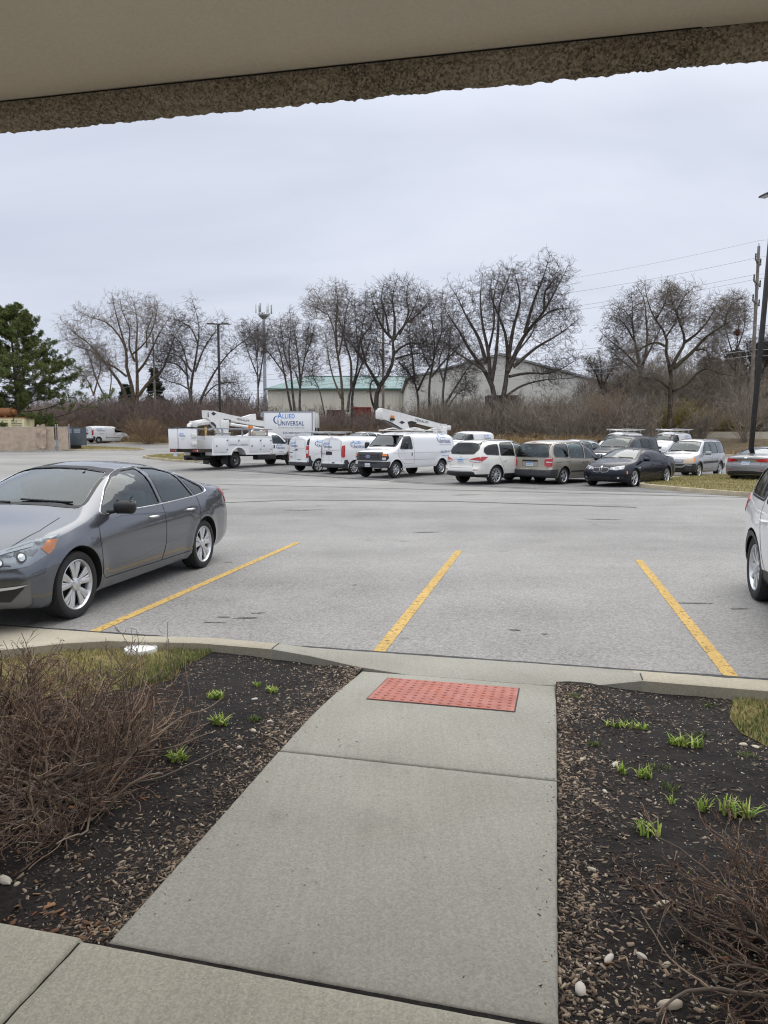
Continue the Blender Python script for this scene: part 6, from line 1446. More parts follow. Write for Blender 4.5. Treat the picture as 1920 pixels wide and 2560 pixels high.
def scatter(P, n, bb, dens=None):
    out = []
    while len(out) < n:
        a = rng.uniform(bb[0], bb[1]); b = rng.uniform(bb[2], bb[3])
        if in_poly(a, b, P) and (dens is None or rng.random() < dens(a, b)): out.append((a, b))
    return out
def rotm(yaw, pitch, roll):
    cy, sy = np.cos(yaw), np.sin(yaw); cp, sp_ = np.cos(pitch), np.sin(pitch); cr, sr = np.cos(roll), np.sin(roll)
    Rz = np.zeros((len(yaw), 3, 3)); Rz[:, 0, 0] = cy; Rz[:, 0, 1] = -sy; Rz[:, 1, 0] = sy; Rz[:, 1, 1] = cy; Rz[:, 2, 2] = 1
    Ry = np.zeros_like(Rz); Ry[:, 0, 0] = cp; Ry[:, 0, 2] = sp_; Ry[:, 2, 0] = -sp_; Ry[:, 2, 2] = cp; Ry[:, 1, 1] = 1
    Rx = np.zeros_like(Rz); Rx[:, 1, 1] = cr; Rx[:, 1, 2] = -sr; Rx[:, 2, 1] = sr; Rx[:, 2, 2] = cr; Rx[:, 0, 0] = 1
    return Rz @ Ry @ Rx
def island_mat(name, cols, rough=.85):
    m, nt, b, N, L = nodes_mat(name); g = N('ShaderNodeNewGeometry'); r = N('ShaderNodeValToRGB'); r.color_ramp.interpolation = 'LINEAR'
    while len(r.color_ramp.elements) < len(cols): r.color_ramp.elements.new(.5)
    for i, c in enumerate(cols): r.color_ramp.elements[i].position = i / (len(cols) - 1); r.color_ramp.elements[i].color = (*c, 1)
    L(g.outputs['Random Per Island'], r.inputs[0]); L(r.outputs[0], b.inputs['Base Color']); b.inputs['Roughness'].default_value = rough; return m
G['chips'] = island_mat('mulch_chips', [(.012, .009, .007), (.035, .023, .017), (.14, .10, .07), (.022, .016, .012), (.04, .028, .02), (.30, .24, .175), (.018, .013, .010), (.08, .055, .038)])
G['stones'] = island_mat('pale_stones', [(.50, .46, .38), (.34, .28, .20), (.62, .60, .55), (.42, .33, .20), (.55, .52, .46)])
G['grass'] = island_mat('dry_grass', [(.34, .28, .11), (.20, .20, .06), (.46, .37, .18), (.14, .17, .04), (.38, .31, .14), (.28, .26, .09)])
G['grass_green'] = island_mat('green_grass', [(.05, .11, .02), (.09, .14, .03), (.16, .17, .05), (.06, .13, .025)])
G['leaf'] = island_mat('dead_leaves', [(.20, .07, .03), (.12, .06, .03), (.26, .13, .06), (.30, .17, .09)])
G['shoots'] = island_mat('green_shoots', [(.22, .40, .04), (.32, .46, .07), (.46, .50, .12), (.16, .32, .04), (.58, .54, .24)])
def chips(name, pts, size, mat, flat=.18, zoff=.0, lab=None):
    n = len(pts); A = np.array(pts); L_ = size[0] + (size[1] - size[0]) * rng.random(n) ** 2.6; Wd = L_ * rng.uniform(.18, .5, n); H = L_ * rng.uniform(.06, flat, n)
    t = np.array([(-1, -1, -1), (1, -.6, -1), (.8, 1, -1), (-.9, .8, -1), (-.9, -.9, 1), (1, -.5, .7), (.7, .9, 1), (-.8, .7, .8)]) * .5
    V = t[None] * np.stack([L_, Wd, H], 1)[:, None]; Rm = rotm(rng.uniform(0, 6.28, n), rng.normal(0, .22, n), rng.normal(0, .25, n)); V = np.einsum('nij,nkj->nki', Rm, V)
    C = np.array([tuple(AB(a, b, zb(a, b) + zoff)) for a, b in A]); V = V + C[:, None]; V[:, :, 2] += (H * .3)[:, None]
    f = np.array([(0, 3, 2, 1), (4, 5, 6, 7), (0, 1, 5, 4), (1, 2, 6, 5), (2, 3, 7, 6), (3, 0, 4, 7)])
    F = (f[None] + (np.arange(n) * 8)[:, None, None]).reshape(-1, 4)
    return tag(link(name, np_mesh(name, V.reshape(-1, 3), F), mat), kind='stuff')
def dl(a, b):      # mulch lies thickest along the walk and round the bed's edge, thin on the bare mound
    e = min(abs(a + 1.335), 1) ; mound = math.exp(-((a + 1.95) ** 2 + (b - 4.2) ** 2) / .16) + math.exp(-((a + 1.8) ** 2 + (b - 3.6) ** 2) / .10)
    return min(1, .08 + .92 * math.exp(-e / .15) + .40 * max(0, hnoise(a, b, 4, 5))) * (1 - .75 * min(1, mound))
def dr(a, b):
    mound = math.exp(-((a - .75) ** 2 + (b - 3.7) ** 2) / .25) * .8
    return min(1, .08 + .92 * math.exp(-(a - .045) / .12) + .35 * max(0, hnoise(a, b, 4, 2)) + .5 * math.exp(-abs(a - 1.15) / .1)) * (1 - .7 * min(1, mound))
chips('mulch', scatter(BL, 17000, (-4.2, -1.33, 1.84, 4.9), dl), (.004, .034), G['chips'])
chips('mulch', scatter(BR_, 17000, (.05, 2.2, 1.84, 4.83), dr), (.004, .034), G['chips'])
G['chips_tan'] = island_mat('pale_mulch_chips', [(.20, .14, .095), (.32, .25, .18), (.12, .08, .055), (.26, .185, .125), (.42, .35, .26)])
for P_, bb_, q0, sg_ in ((BL, (-2.1, -1.34, 1.84, 4.9), -1.335, -1), (BR_, (.05, .75, 1.84, 4.83), .045, 1)):
    chips('mulch', scatter(P_, 2600, bb_, lambda a, b: math.exp(-abs(a - q0) / .14) * (.35 + .65 * (hnoise(a, b, 3, 7) > -.1))), (.004, .034), G['chips_tan'])
def spill(name, n, a0, sg, size):
    return [(a0 + sg * abs(rng.normal(0, .035)), rng.uniform(1.86, 4.7)) for _ in range(n)]
_zb = zb
def zb(a, b): return wz(b) if -1.33 < a < .04 and 1.83 < b < 4.86 else _zb(a, b)
chips('mulch_crumbs', spill('', 70, -1.325, 1, 0) + spill('', 110, .035, -1, 0) + [(rng.uniform(-1.3, 0), rng.uniform(1.9, 4.8)) for _ in range(26)], (.003, .016), G['chips'])
def pebbles(name, pts, sizes, mat, clump=False):
    n = len(pts); bm = bmesh.new(); bmesh.ops.create_icosphere(bm, subdivisions=1, radius=1); t = np.array([tuple(v.co) for v in bm.verts]); f = np.array([[v.index for v in q.verts] for q in bm.faces]); bm.free()
    s = np.asarray(sizes)
    V = t[None] * (1 + rng.normal(0, .13, (n, len(t), 1))) * (s[:, None] * np.stack([rng.uniform(.8, 1.5, n), rng.uniform(.6, 1, n), rng.uniform(.35, .7, n)], 1))[:, None]
    V = np.einsum('nij,nkj->nki', rotm(rng.uniform(0, 6.28, n), rng.normal(0, .2, n), rng.normal(0, .2, n)), V)
    C = np.array([tuple(AB(a, b, zb(a, b) + .1 * q)) for (a, b), q in zip(pts, s)]); V += C[:, None]
    return tag(link(name, np_mesh(name, V.reshape(-1, 3), (f[None] + (np.arange(n) * len(t))[:, None, None]).reshape(-1, 3)), mat), kind='stuff')
pebbles('gravel', scatter(BL, 1300, (-3.6, -1.36, 1.84, 4.9)), rng.uniform(.0018, .0055, 1300) ** 1.0, G['stones'])
pebbles('gravel', scatter(BR_, 1300, (.07, 2.0, 1.84, 4.8)), rng.uniform(.0018, .0055, 1300), G['stones'])
pebbles('gravel', [(rng.uniform(.08, .62), rng.uniform(1.84, 2.16)) for _ in range(120)], rng.uniform(.002, .008, 120), G['stones'])
# the larger pale stones, each a thing
def stone(a, b, s, lb):
    bm = bmesh.new(); bmesh.ops.create_icosphere(bm, subdivisions=2, radius=1)
    sx, sy, sz = s * random.uniform(.9, 1.5), s * random.uniform(.6, .9), s * random.uniform(.4, .6); q = random.random() * 9
    for v in bm.verts:
        k = 1 + .22 * hnoise(v.co.x * 2, v.co.y * 2 + v.co.z, 1, q); v.co = Vector((v.co.x * sx * k, v.co.y * sy * k, v.co.z * sz * k))
    me = bpy.data.meshes.new('stone'); bm.to_mesh(me); bm.free(); smooth(me, 40)
    tag(link('stone', me, G['stones'], loc=AB(a, b, zb(a, b) + sz * .4), rot=(0, 0, random.random() * 6)), lb, 'stone', 'pale stones lying in the beds')
SG = 'pale stone '
for a, b, s, w in ((.11, 2.02, .022, 'at the walk edge, nearest of the right bed'), (.20, 2.16, .018, 'second from the walk edge, in the right bed near the bottom'), (.36, 2.02, .026, 'in the bottom right cluster, broad and low'), (.30, 2.20, .016, 'in the bottom right cluster, small, farther from the camera'), (.37, 2.18, .014, 'in the bottom right cluster, small, second from its far side'), (.50, 2.14, .017, 'at the right end of the bottom right cluster'), (.40, 2.46, .016, 'beside a leaf scrap near the right bush, tall'), (.17, 2.62, .014, 'in mulch of the right bed by the walk, square'), (.33, 3.60, .020, 'flat and alone mid-way up the right bed'), (.17, 3.60, .016, 'in mulch close to the walk, mid-way up the right bed'), (.26, 3.28, .014, 'small, in the right bed before the middle shoots'), (1.02, 4.02, .022, 'near the right turf edge, one of two'), (1.08, 4.0, .018, 'near the right turf edge, other of two'),
                (-1.92, 2.06, .030, 'in the bottom left corner of the bed, largest there'), (-2.02, 2.08, .014, 'in the bottom left corner of the bed, left of the largest'), (-1.86, 2.05, .012, 'in the bottom left corner of the bed, right of the largest'), (-1.93, 1.98, .016, 'in the bottom left corner of the bed, in front of the largest'), (-1.58, 3.50, .018, 'in the left bed below the short grass tuft'), (-1.55, 3.66, .014, 'in the left bed beside the short grass tuft'), (-1.57, 3.30, .014, 'tall oval in the left bed near the walk'), (-1.80, 4.02, .014, 'in the left bed below the twin shoots')):
    stone(a, b, s, SG + w)

def blades(name, pts, h, w, mat, lean=.5, seg=2, kind='stuff', zf=zb, world=False, parent=None):
    n = len(pts); yaw = rng.uniform(0, 6.28, n); H = rng.uniform(*h, n); Wd = rng.uniform(*w, n); ln = rng.uniform(.1, lean, n)
    C = np.array([tuple(AB(a, b, zf(a, b))) for a, b in pts]) if not world else np.array(pts, float)
    d = np.stack([np.cos(yaw), np.sin(yaw), 0 * yaw], 1); p = np.stack([-np.sin(yaw), np.cos(yaw), 0 * yaw], 1); up = np.array([0, 0, 1.0]); V = []
    K = seg + 1
    for k in range(K):
        t = k / seg; c = C + d * (ln * H * t ** 1.8)[:, None] + up * (H * t * (1 - .25 * ln * t))[:, None]; ww = Wd * (1 - t) ** .7 + .0004
        V += [c - p * ww[:, None] / 2, c + p * ww[:, None] / 2]
    V = np.stack(V, 1).reshape(-1, 3); F = []
    for k in range(seg): F.append(np.stack([np.arange(n) * 2 * K + 2 * k + q for q in (0, 1, 3, 2)], 1))
    return tag(link(name, np_mesh(name, V, np.concatenate(F)), mat, parent), kind=kind)
blades('dry_grass', scatter(TL, 26000, (-5.2, -2.52, 2.6, 4.95), lambda a, b: .35 + .65 * (hnoise(a, b, 5, 1) > -.3)), (.015, .05), (.002, .005), G['grass'], .9)
blades('green_grass', scatter(TL, 2500, (-3.6, -2.52, 4.0, 4.95), lambda a, b: math.exp(-abs(a + 2.6) / .15)), (.02, .06), (.002, .005), G['grass_green'], .9)
blades('dry_grass', scatter(TR, 16000, (1.04, 2.6, 2.8, 4.82), lambda a, b: .3 + .7 * (hnoise(a, b, 5, 1) > -.2)), (.015, .05), (.002, .005), G['grass'], .9)
blades('green_grass', scatter(TR, 5000, (1.04, 2.2, 3.0, 4.82), lambda a, b: .2 + .8 * (hnoise(a, b, 3, 4) > .1)), (.02, .055), (.002, .005), G['grass_green'], .9)
# green shoots: each clump a plant
def clump(a, b, ra, rb_, n, h, lb, mat='shoots', name='green_shoots'):
    o = empty(name, AB(a, b, zb(a, b))); tag(o, lb, 'plant', 'green shoots coming up in the beds')
    pts = []
    for i in range(n):
        r_ = math.sqrt(rng.random()); t = rng.uniform(0, 6.28); pts.append((r_ * cos(t) * ra, r_ * sin(t) * rb_))
    P = [tuple(AB(p, q, .0) + Vector((0, 0, zb(a + p, b + q) - zb(a, b)))) for p, q in pts]
    q = blades('leaves', P, (h[0] * .8, h[1] * .8), (.007, .014) if mat == 'shoots' else (.003, .006), G[mat], 1.1, 4, kind=None, world=True, parent=o)
for a, b, ra, rb_, n, h, lb in ((.44, 4.14, .12, .02, 60, (.03, .07), 'long low row of yellow-green shoots, farthest in the right bed'), (.72, 3.93, .09, .035, 80, (.04, .09), 'widest clump of green shoots, upper right of the right bed'), (.36, 3.52, .025, .02, 18, (.04, .08), 'small clump of yellow-green shoots, left of a middle pair'), (.46, 3.50, .035, .025, 30, (.04, .09), 'clump of yellow-green shoots, right of a middle pair'), (.80, 3.20, .07, .045, 70, (.05, .11), 'tall bright clump of shoots above the right bush'), (.67, 3.22, .03, .03, 22, (.04, .09), 'narrow clump of shoots just left of the tall bright one'), (.54, 3.24, .02, .02, 10, (.03, .05), 'tiny two-leaved shoot between clumps in the right bed'), (.40, 2.93, .05, .04, 34, (.04, .09), 'clump of shoots in mulch behind the right bush'),
                             (-1.90, 4.29, .025, .02, 20, (.03, .06), 'smaller of twin shoots at the top of the left bed'), (-1.76, 4.21, .035, .025, 34, (.04, .07), 'larger of twin shoots at the top of the left bed'), (-2.06, 4.01, .07, .03, 42, (.04, .08), 'clump of shoots against the left bush tips'), (-1.82, 3.58, .055, .03, 50, (.05, .09), 'bright spiky clump in the middle of the left bed'), (-1.82, 3.11, .05, .04, 50, (.04, .09), 'clump of shoots among bush twigs, nearest in the left bed')):
    clump(a, b, ra, rb_, n, h, lb)
for a, b, n, lb in ((-1.65, 3.67, 90, 'dark green grass tuft in the left bed near the walk'), (.16, 4.60, 60, 'dark grass tuft by the corner of the walk, right bed'), (.25, 3.86, 50, 'thin grass tuft between mulch and first shoots'), (.55, 3.62, 40, 'small dark tuft beside the middle pair of shoots'), (.56, 3.38, 50, 'grass tuft below the middle pair of shoots'), (.82, 4.10, 40, 'small tuft above the widest clump'), (.98, 4.66, 50, 'grass tuft near the kerb, right bed'), (1.0, 3.85, 40, 'grass tuft at the edge of the right turf')):
    clump(a, b, .05, .04, n, (.015, .04), lb, 'grass_green', 'grass_tuft')
# white cover set in the turf
mb = MB(); mb.lathe([(1e-3, .022), (.110, .022), (.122, .016), (.126, .006), (.128, -.03)], 'z', 40)
lid = mb.obj('utility_cover', M['whitemetal'], None, 40, loc=AB(-3.12, 4.84, zb(-3.12, 4.84) + .02)); tag(lid, 'round white utility cover lying in the dry turf by the kerb', 'cover')
mb = MB(); mb.lathe([(1e-3, .0245), (.012, .0245), (.012, .021)], 'z', 12, c=(-.05, .02, 0)); mb.obj('lid_bolt', M['galv'], lid)
# grit on the walk
pts = [(rng.uniform(-1.3, .0), rng.uniform(1.9, 4.0)) for _ in range(46)]
bm = bmesh.new(); bmesh.ops.create_icosphere(bm, subdivisions=1, radius=1); t = np.array([tuple(v.co) for v in bm.verts]); f = np.array([[v.index for v in q.verts] for q in bm.faces]); bm.free()
V = t[None] * rng.uniform(.0015, .0045, (46, 1, 1)) + np.array([tuple(AB(a, b, wz(b) + .002)) for a, b in pts])[:, None]
tag(link('grit', np_mesh('grit', V.reshape(-1, 3), (f[None] + (np.arange(46) * len(t))[:, None, None]).reshape(-1, 3)), G['stones']), kind='stuff')

# ------------------------------------------------------------------ the building overhead
def porch_building():
    root = empty('building', (0, -2.4, .15)); tag(root, 'tan rendered building whose soffit and rough edge beam hang over the walk', 'building')
    p0 = Vector((-1.42, 2.77)); d = Vector((.981, -.195)).normalized(); nrm = Vector((-d.y, d.x)); off = Vector((0, 2.4, -.15))
    def Q(s, t, z): q = p0 + d * s + nrm * t; return Vector((q.x, q.y, z)) + off
    # soffit: rendered underside
    V = []; F = []; S_ = np.linspace(-5, 8, 40); T_ = np.linspace(-3.4, -.006, 20)
    for t in T_:
        for s in S_: V.append(Q(s, t, 2.95 + .004 * hnoise(s, t, 1.2)))
    n = len(S_); F = [(j * n + i, (j + 1) * n + i, (j + 1) * n + i + 1, j * n + i + 1) for j in range(len(T_) - 1) for i in range(n - 1)]
    me = bpy.data.meshes.new('soffit'); me.from_pydata([tuple(v) for v in V], [], F); me.update(); smooth(me); link('soffit', me, G['soffit'], root)
    mb = MB(); a, b, c_, e = Q(-5, -3.4, 3.0), Q(8, -3.4, 3.0), Q(8, -.02, 3.0), Q(-5, -.02, 3.0); up = Vector((0, 0, .35)); mb.add([a, b, c_, e, a + up, b + up, c_ + up, e + up], [(3, 2, 1, 0), (4, 5, 6, 7), (0, 1, 5, 4), (1, 2, 6, 5), (2, 3, 7, 6), (3, 0, 4, 7)]); mb.obj('roof', G['soffit'], root)
    # coarse beam
    prof = [(.004, 2.965), (.004, 2.935), (.002, 2.91), (.006, 2.892), (.018, 2.876), (.036, 2.866), (.056, 2.866), (.074, 2.876), (.088, 2.90), (.095, 2.96), (.10, 3.10), (.10, 3.35)]
    pr = []; 
    for i in range(len(prof) - 1):
        L_ = math.hypot(prof[i + 1][0] - prof[i][0], prof[i + 1][1] - prof[i][1]); k = max(1, int(L_ / .0055)) if i < 8 else 3
        for j in range(k): t = j / k; pr.append((prof[i][0] * (1 - t) + prof[i + 1][0] * t, prof[i][1] * (1 - t) + prof[i + 1][1] * t))
    pr.append(prof[-1]); pr = np.array(pr); ns = 760; ss = np.linspace(-2.2, 5.0, ns); K = len(pr)
    from mathutils import noise as mn
    V = np.zeros((ns, K, 3)); tang = np.gradient(pr, axis=0); nn = np.stack([-tang[:, 1], tang[:, 0]], 1); nn /= np.linalg.norm(nn, axis=1)[:, None]; nn = -nn if nn[3, 0] > 0 else nn
    for i, s in enumerate(ss):
        for j in range(K):
            q = Vector((s * 75, pr[j, 0] * 75, pr[j, 1] * 75)); w = mn.noise(q) * .0075 + mn.noise(q * .35) * .006 + mn.noise(q * 2.1) * .002
            if j < 3: w *= j / 3
            w = w if pr[j, 1] < 2.97 else 0
            V[i, j] = Q(s, pr[j, 0] + nn[j, 0] * w, pr[j, 1] + nn[j, 1] * w)
    idx = np.arange(ns * K).reshape(ns, K); F = np.stack([idx[:-1, :-1], idx[:-1, 1:], idx[1:, 1:], idx[1:, :-1]], -1).reshape(-1, 4)
    me = np_mesh('edge_beam', V.reshape(-1, 3), F); link('edge_beam', me, G['aggregate'], root)
    mb = MB(); a, b = Q(-5, -.012, 2.949), Q(8, -.012, 2.949); w = nrm * .009; mb.add([a, b, b + Vector((w.x, w.y, 0)), a + Vector((w.x, w.y, 0)), a + Vector((0, 0, .02)), b + Vector((0, 0, .02))], [(3, 2, 1, 0)]); mb.obj('soffit_joint_shade', M['liner'], root)  # shade of the recess beside the beam, painted as a flat dark strip
    for s in (-4.6, 7.6):
        p = Q(s, -.35, 0); mb = MB(); mb.box((p.x, p.y, 1.4), (.4, .4, 2.8), 0, bev=.02); mb.obj('post', G['soffit'], root)
porch_building()
# ------------------------------------------------------------------ bare trees and brush
def unit(v): return v / np.maximum(np.linalg.norm(v, axis=-1, keepdims=True), 1e-9)
def tubes_np(P, Rr, sides=3):
    n, k, _ = P.shape; T = np.zeros_like(P); T[:, 1:-1] = P[:, 2:] - P[:, :-2]; T[:, 0] = P[:, 1] - P[:, 0]; T[:, -1] = P[:, -1] - P[:, -2]; T = unit(T)
    m = unit(P[:, -1] - P[:, 0]); ref = np.where(np.abs(m[:, 2:3]) < .8, np.array([[0, 0, 1.0]]), np.array([[1.0, 0, 0]]))
    A = unit(np.cross(T, ref[:, None])); B = np.cross(T, A); an = np.arange(sides) * 2 * pi / sides
    V = P[:, :, None] + (A[:, :, None] * np.cos(an)[None, None, :, None] + B[:, :, None] * np.sin(an)[None, None, :, None]) * Rr[:, :, None, None]
    idx = np.arange(n * k * sides).reshape(n, k, sides); nx = np.roll(idx, -1, axis=2)
    F = np.stack([idx[:, :-1], nx[:, :-1], nx[:, 1:], idx[:, 1:]], -1).reshape(-1, 4)
    return V.reshape(-1, 3), F
def grow(S0, D, Ln, steps, wig, up, g=rng, ctr=None, pull=.0):
    n = len(S0); P = np.zeros((n, steps + 1, 3)); P[:, 0] = S0; d = unit(D)
    for i in range(steps):
        d = unit(d + g.normal(0, wig, (n, 3)) + np.array([0, 0, up]) + (unit(P[:, i] - ctr) * pull if ctr is not None else 0)); P[:, i + 1] = P[:, i] + d * (Ln / steps)[:, None]
    return P
def spawn(P, Rr, Ln, m, t0, t1, ang, lf, rf, g=rng, out=None):
    n, k, _ = P.shape; t = g.uniform(t0, t1, (n, m)); f = t * (k - 1); i = np.clip(f.astype(int), 0, k - 2); w = (f - i)[..., None]; r = np.arange(n)[:, None]
    S0 = P[r, i] * (1 - w) + P[r, i + 1] * w; T = unit(P[r, i + 1] - P[r, i]); q = unit(np.cross(T, g.normal(0, 1, T.shape))); a = g.normal(ang, .22, (n, m))[..., None]
    D = T * np.cos(a) + q * np.sin(a); R0 = (Rr[r, i] * (1 - w[..., 0]) + Rr[r, i + 1] * w[..., 0]) * rf
    L_ = Ln[:, None] * lf * (1.15 - .55 * t) * g.uniform(.6, 1.25, (n, m))
    return S0.reshape(-1, 3), D.reshape(-1, 3), L_.reshape(-1), R0.reshape(-1)
def taper(R0, steps, end=.4, rmin=.008): return np.maximum(R0[:, None] * np.linspace(1, end, steps + 1)[None], rmin)
def resample(pts, k):
    pts = np.array([tuple(p) for p in pts]); s = np.concatenate([[0], np.cumsum(np.linalg.norm(np.diff(pts, axis=0), axis=1))]); u = np.linspace(0, s[-1], k)
    # smooth through the control points
    m = np.gradient(pts, s, axis=0) if len(pts) > 2 else np.repeat((pts[1:] - pts[:1]) / s[-1], 2, 0)
    i = np.clip(np.searchsorted(s, u, side='right') - 1, 0, len(s) - 2); h = (s[i + 1] - s[i])[:, None]; t = ((u - s[i])[:, None]) / h
    return pts[i] * (1 + 2 * t) * (1 - t) ** 2 + m[i] * h * t * (1 - t) ** 2 + pts[i + 1] * t * t * (3 - 2 * t) + m[i + 1] * h * t * t * (t - 1), s[-1]
def bark(name, c1, c2): return pmat(name, c1, .9, col2=c2, nscale=3.0, bump=.3)
BK = {'grey': bark('grey_bark', (.13, .115, .10), (.05, .043, .038)), 'tan': bark('tan_bark', (.20, .155, .10), (.09, .07, .048)), 'dark': bark('dark_bark', (.10, .083, .07), (.04, .033, .028)), 'moss': bark('mossy_bark', (.085, .072, .038), (.035, .025, .02))}
TW = {'grey': pmat('grey_twigs', (.13, .11, .10), .9), 'dark': pmat('dark_twigs', (.085, .07, .063), .9), 'brown': pmat('brown_twigs', (.17, .14, .11), .9), 'pale': pmat('pale_twigs', (.21, .175, .145), .9)}
def ZA(z):  # zoomed views of the photograph the limbs were measured in: origin and scale in photo pixels
    return {'A': (150, 700, .2411), 'B': (450, 740, .2411), 'C': (760, 680, .2411), 'D': (1100, 640, .2411), 'E': (1480, 640, .2652)}[z]
def bare_tree(label, dist, zoom, limbs, bk='grey', tw='grey', dens=(9, 5, 5, 2), r_base=.34, seed=1, spread=.35, lens=(.29, .50, .56, .6), up=.02, group='bare trees along the far edge of the lot', rtip=.0078, wig=.14):
    g = np.random.default_rng(seed); ox, oy, k = ZA(zoom)
    LP = []; LR = []; LL = []; K = 15
    f0 = limbs[0][0][0]; bx = at_y(ox + f0[0] * k, oy + f0[1] * k, dist); base = Vector((bx.x, dist, terr(bx.x, dist)))
    for li, (pts, rs) in enumerate(limbs):
        dy0 = 0.0; A = g.uniform(-1, 1) * spread; 
        P = []; tot = 0
        for i, (x, y) in enumerate(pts):
            if i: tot += math.hypot(x - pts[i - 1][0], y - pts[i - 1][1]) * k * dist / FPX
            P.append(at_y(ox + x * k, oy + y * k, dist + A * tot) - base)
        if li == 0 or rs >= 1.0:
            P[0] = Vector((P[0].x, P[0].y, min(P[0].z, 0.0) - .2)) if P[0].z < 3.5 else P[0]
            if P[0].z > 0: P.insert(0, Vector((P[0].x * .6, 0, -.2)))
        pp, L_ = resample(P, K); LP.append(pp); LL.append(L_)
        r0 = r_base * rs * .66; LR.append(np.maximum(r0 * np.linspace(1, 0, K) ** .85, .026))
    P0 = np.array(LP); R0 = np.array(LR); L0 = np.array(LL)
    root = empty('bare_tree', base); tag(root, label, 'tree', group)
    V, F = tubes_np(P0, R0, 8); link('trunk', np_mesh('trunk', V, F, True), BK[bk], root)
    # crown: targets fill the space between the limbs; each is reached from the nearest node behind it
    H_ = P0[:, :, 2].max(); VV = []; FF = []; nb = 0; k0 = int(K * .35)
    N_ = [P0[:, k0:].reshape(-1, 3)]; NT = [unit(np.gradient(P0, axis=1))[:, k0:].reshape(-1, 3)]; NR = [R0[:, k0:].reshape(-1)]; outer = P0[:, int(K * .5):].reshape(-1, 3)
    rho = (.078 * H_) * np.array([.8, 1.0, 1.1])
    for lv, cnt in enumerate((int(9 * len(limbs) * dens[0] / 11), int(75 * len(limbs)), int(330 * len(limbs)))):
        i, j = g.integers(0, len(outer), cnt), g.integers(0, len(outer), cnt); w = np.where(g.random(cnt) < .5, g.random(cnt) * .18, g.random(cnt))[:, None]
        far = np.linalg.norm(outer[i] - outer[j], axis=1)[:, None] > .36 * H_; w = np.where(far, w * .25, w)
        Tg = outer[i] * (1 - w) + outer[j] * w + unit(g.normal(0, 1, (cnt, 3))) * (g.random((cnt, 1)) ** .5 * rho[lv]) 
        A = np.concatenate(N_); AT = np.concatenate(NT); AR = np.concatenate(NR); d = np.sqrt(((Tg[:, None] - A[None]) ** 2).sum(-1)); ra = np.linalg.norm(A, axis=1)[None]; rt = np.linalg.norm(Tg, axis=1)[:, None]
        k = (d + .9 * np.maximum(0, ra - rt + .25 * d)).argmin(1); S0 = A[k]; L_ = np.linalg.norm(Tg - S0, axis=1)[:, None]; C_ = S0 + AT[k] * L_ * .55 + g.normal(0, .06, (cnt, 3)) * L_
        st = (8, 6, 4)[lv]; t = np.linspace(0, 1, st + 1)[None, :, None]; P = S0[:, None] * (1 - t) ** 2 + 2 * C_[:, None] * t * (1 - t) + Tg[:, None] * t * t
        P = P + g.normal(0, .028, P.shape) * L_[:, None] * (t > 0); r_ = np.minimum(AR[k] * .7, (.045, .022, .0125)[lv]); Rr = taper(r_, st, .35, (.014, .010, rtip)[lv])
        V, F = tubes_np(P, Rr, (5, 4, 3)[lv]); VV.append(V); FF.append(F + nb); nb += len(V)
        N_.append(P[:, 1:].reshape(-1, 3)); NT.append(unit(np.gradient(P, axis=1))[:, 1:].reshape(-1, 3)); NR.append(Rr[:, 1:].reshape(-1))
        if lv == 0: N_.append(P0[:, -3:].reshape(-1, 3)); NT.append(unit(np.gradient(P0, axis=1))[:, -3:].reshape(-1, 3)); NR.append(R0[:, -3:].reshape(-1))
    S0, D, L_, r_ = spawn(P, Rr, L_[:, 0], dens[3] + 1, .3, 1.0, .6, .75, .8, g); P = grow(S0, D, np.clip(L_, .35, 1.2), 2, wig, up, g); V, F = tubes_np(P, taper(r_, 2, .5, rtip), 3); VV.append(V); FF.append(F + nb)
    link('crown', np_mesh('crown', np.concatenate(VV), np.concatenate(FF)), TW[tw], root)
    return root
T = bare_tree
T('wide spreading tree with pale tan limbs behind the far-left van', 86, 'A', [([(770, 1290), (740, 1080), (690, 900), (690, 760), (640, 560), (580, 350), (540, 150)], 1.2), ([(700, 1270), (640, 1100), (520, 930), (400, 770), (280, 640), (160, 560), (20, 420)], 1.0), ([(800, 1290), (800, 960), (790, 700), (800, 540), (790, 330), (740, 180)], 1.1), ([(815, 1200), (930, 1050), (1060, 930), (1130, 760), (1200, 560), (1280, 440)], .8), ([(800, 960), (880, 860), (960, 700), (1050, 520), (1130, 400)], .6), ([(700, 740), (600, 560), (480, 440), (300, 380), (190, 320)], .5), ([(690, 1000), (560, 900), (450, 850), (330, 740), (180, 690), (30, 590)], .5), ([(780, 850), (720, 700), (720, 500), (650, 330), (620, 200)], .5), ([(900, 700), (900, 540), (960, 320), (930, 220)], .4), ([(740, 780), (880, 650), (1000, 360), (1010, 240)], .4)], 'tan', 'pale', (11, 5, 4, 2), .42, 3, .3)
T('small leaning tree at the left edge of the thicket beside the pine', 84, 'A', [([(480, 1260), (380, 1040), (290, 760), (170, 560), (110, 480)], 1.0), ([(345, 1200), (390, 1040), (420, 900), (370, 700)], .8), ([(350, 1190), (270, 1020), (160, 930)], .7), ([(510, 1220), (530, 980), (470, 760), (420, 700)], .6)], 'tan', 'pale', (7, 4, 4, 2), .22, 4)
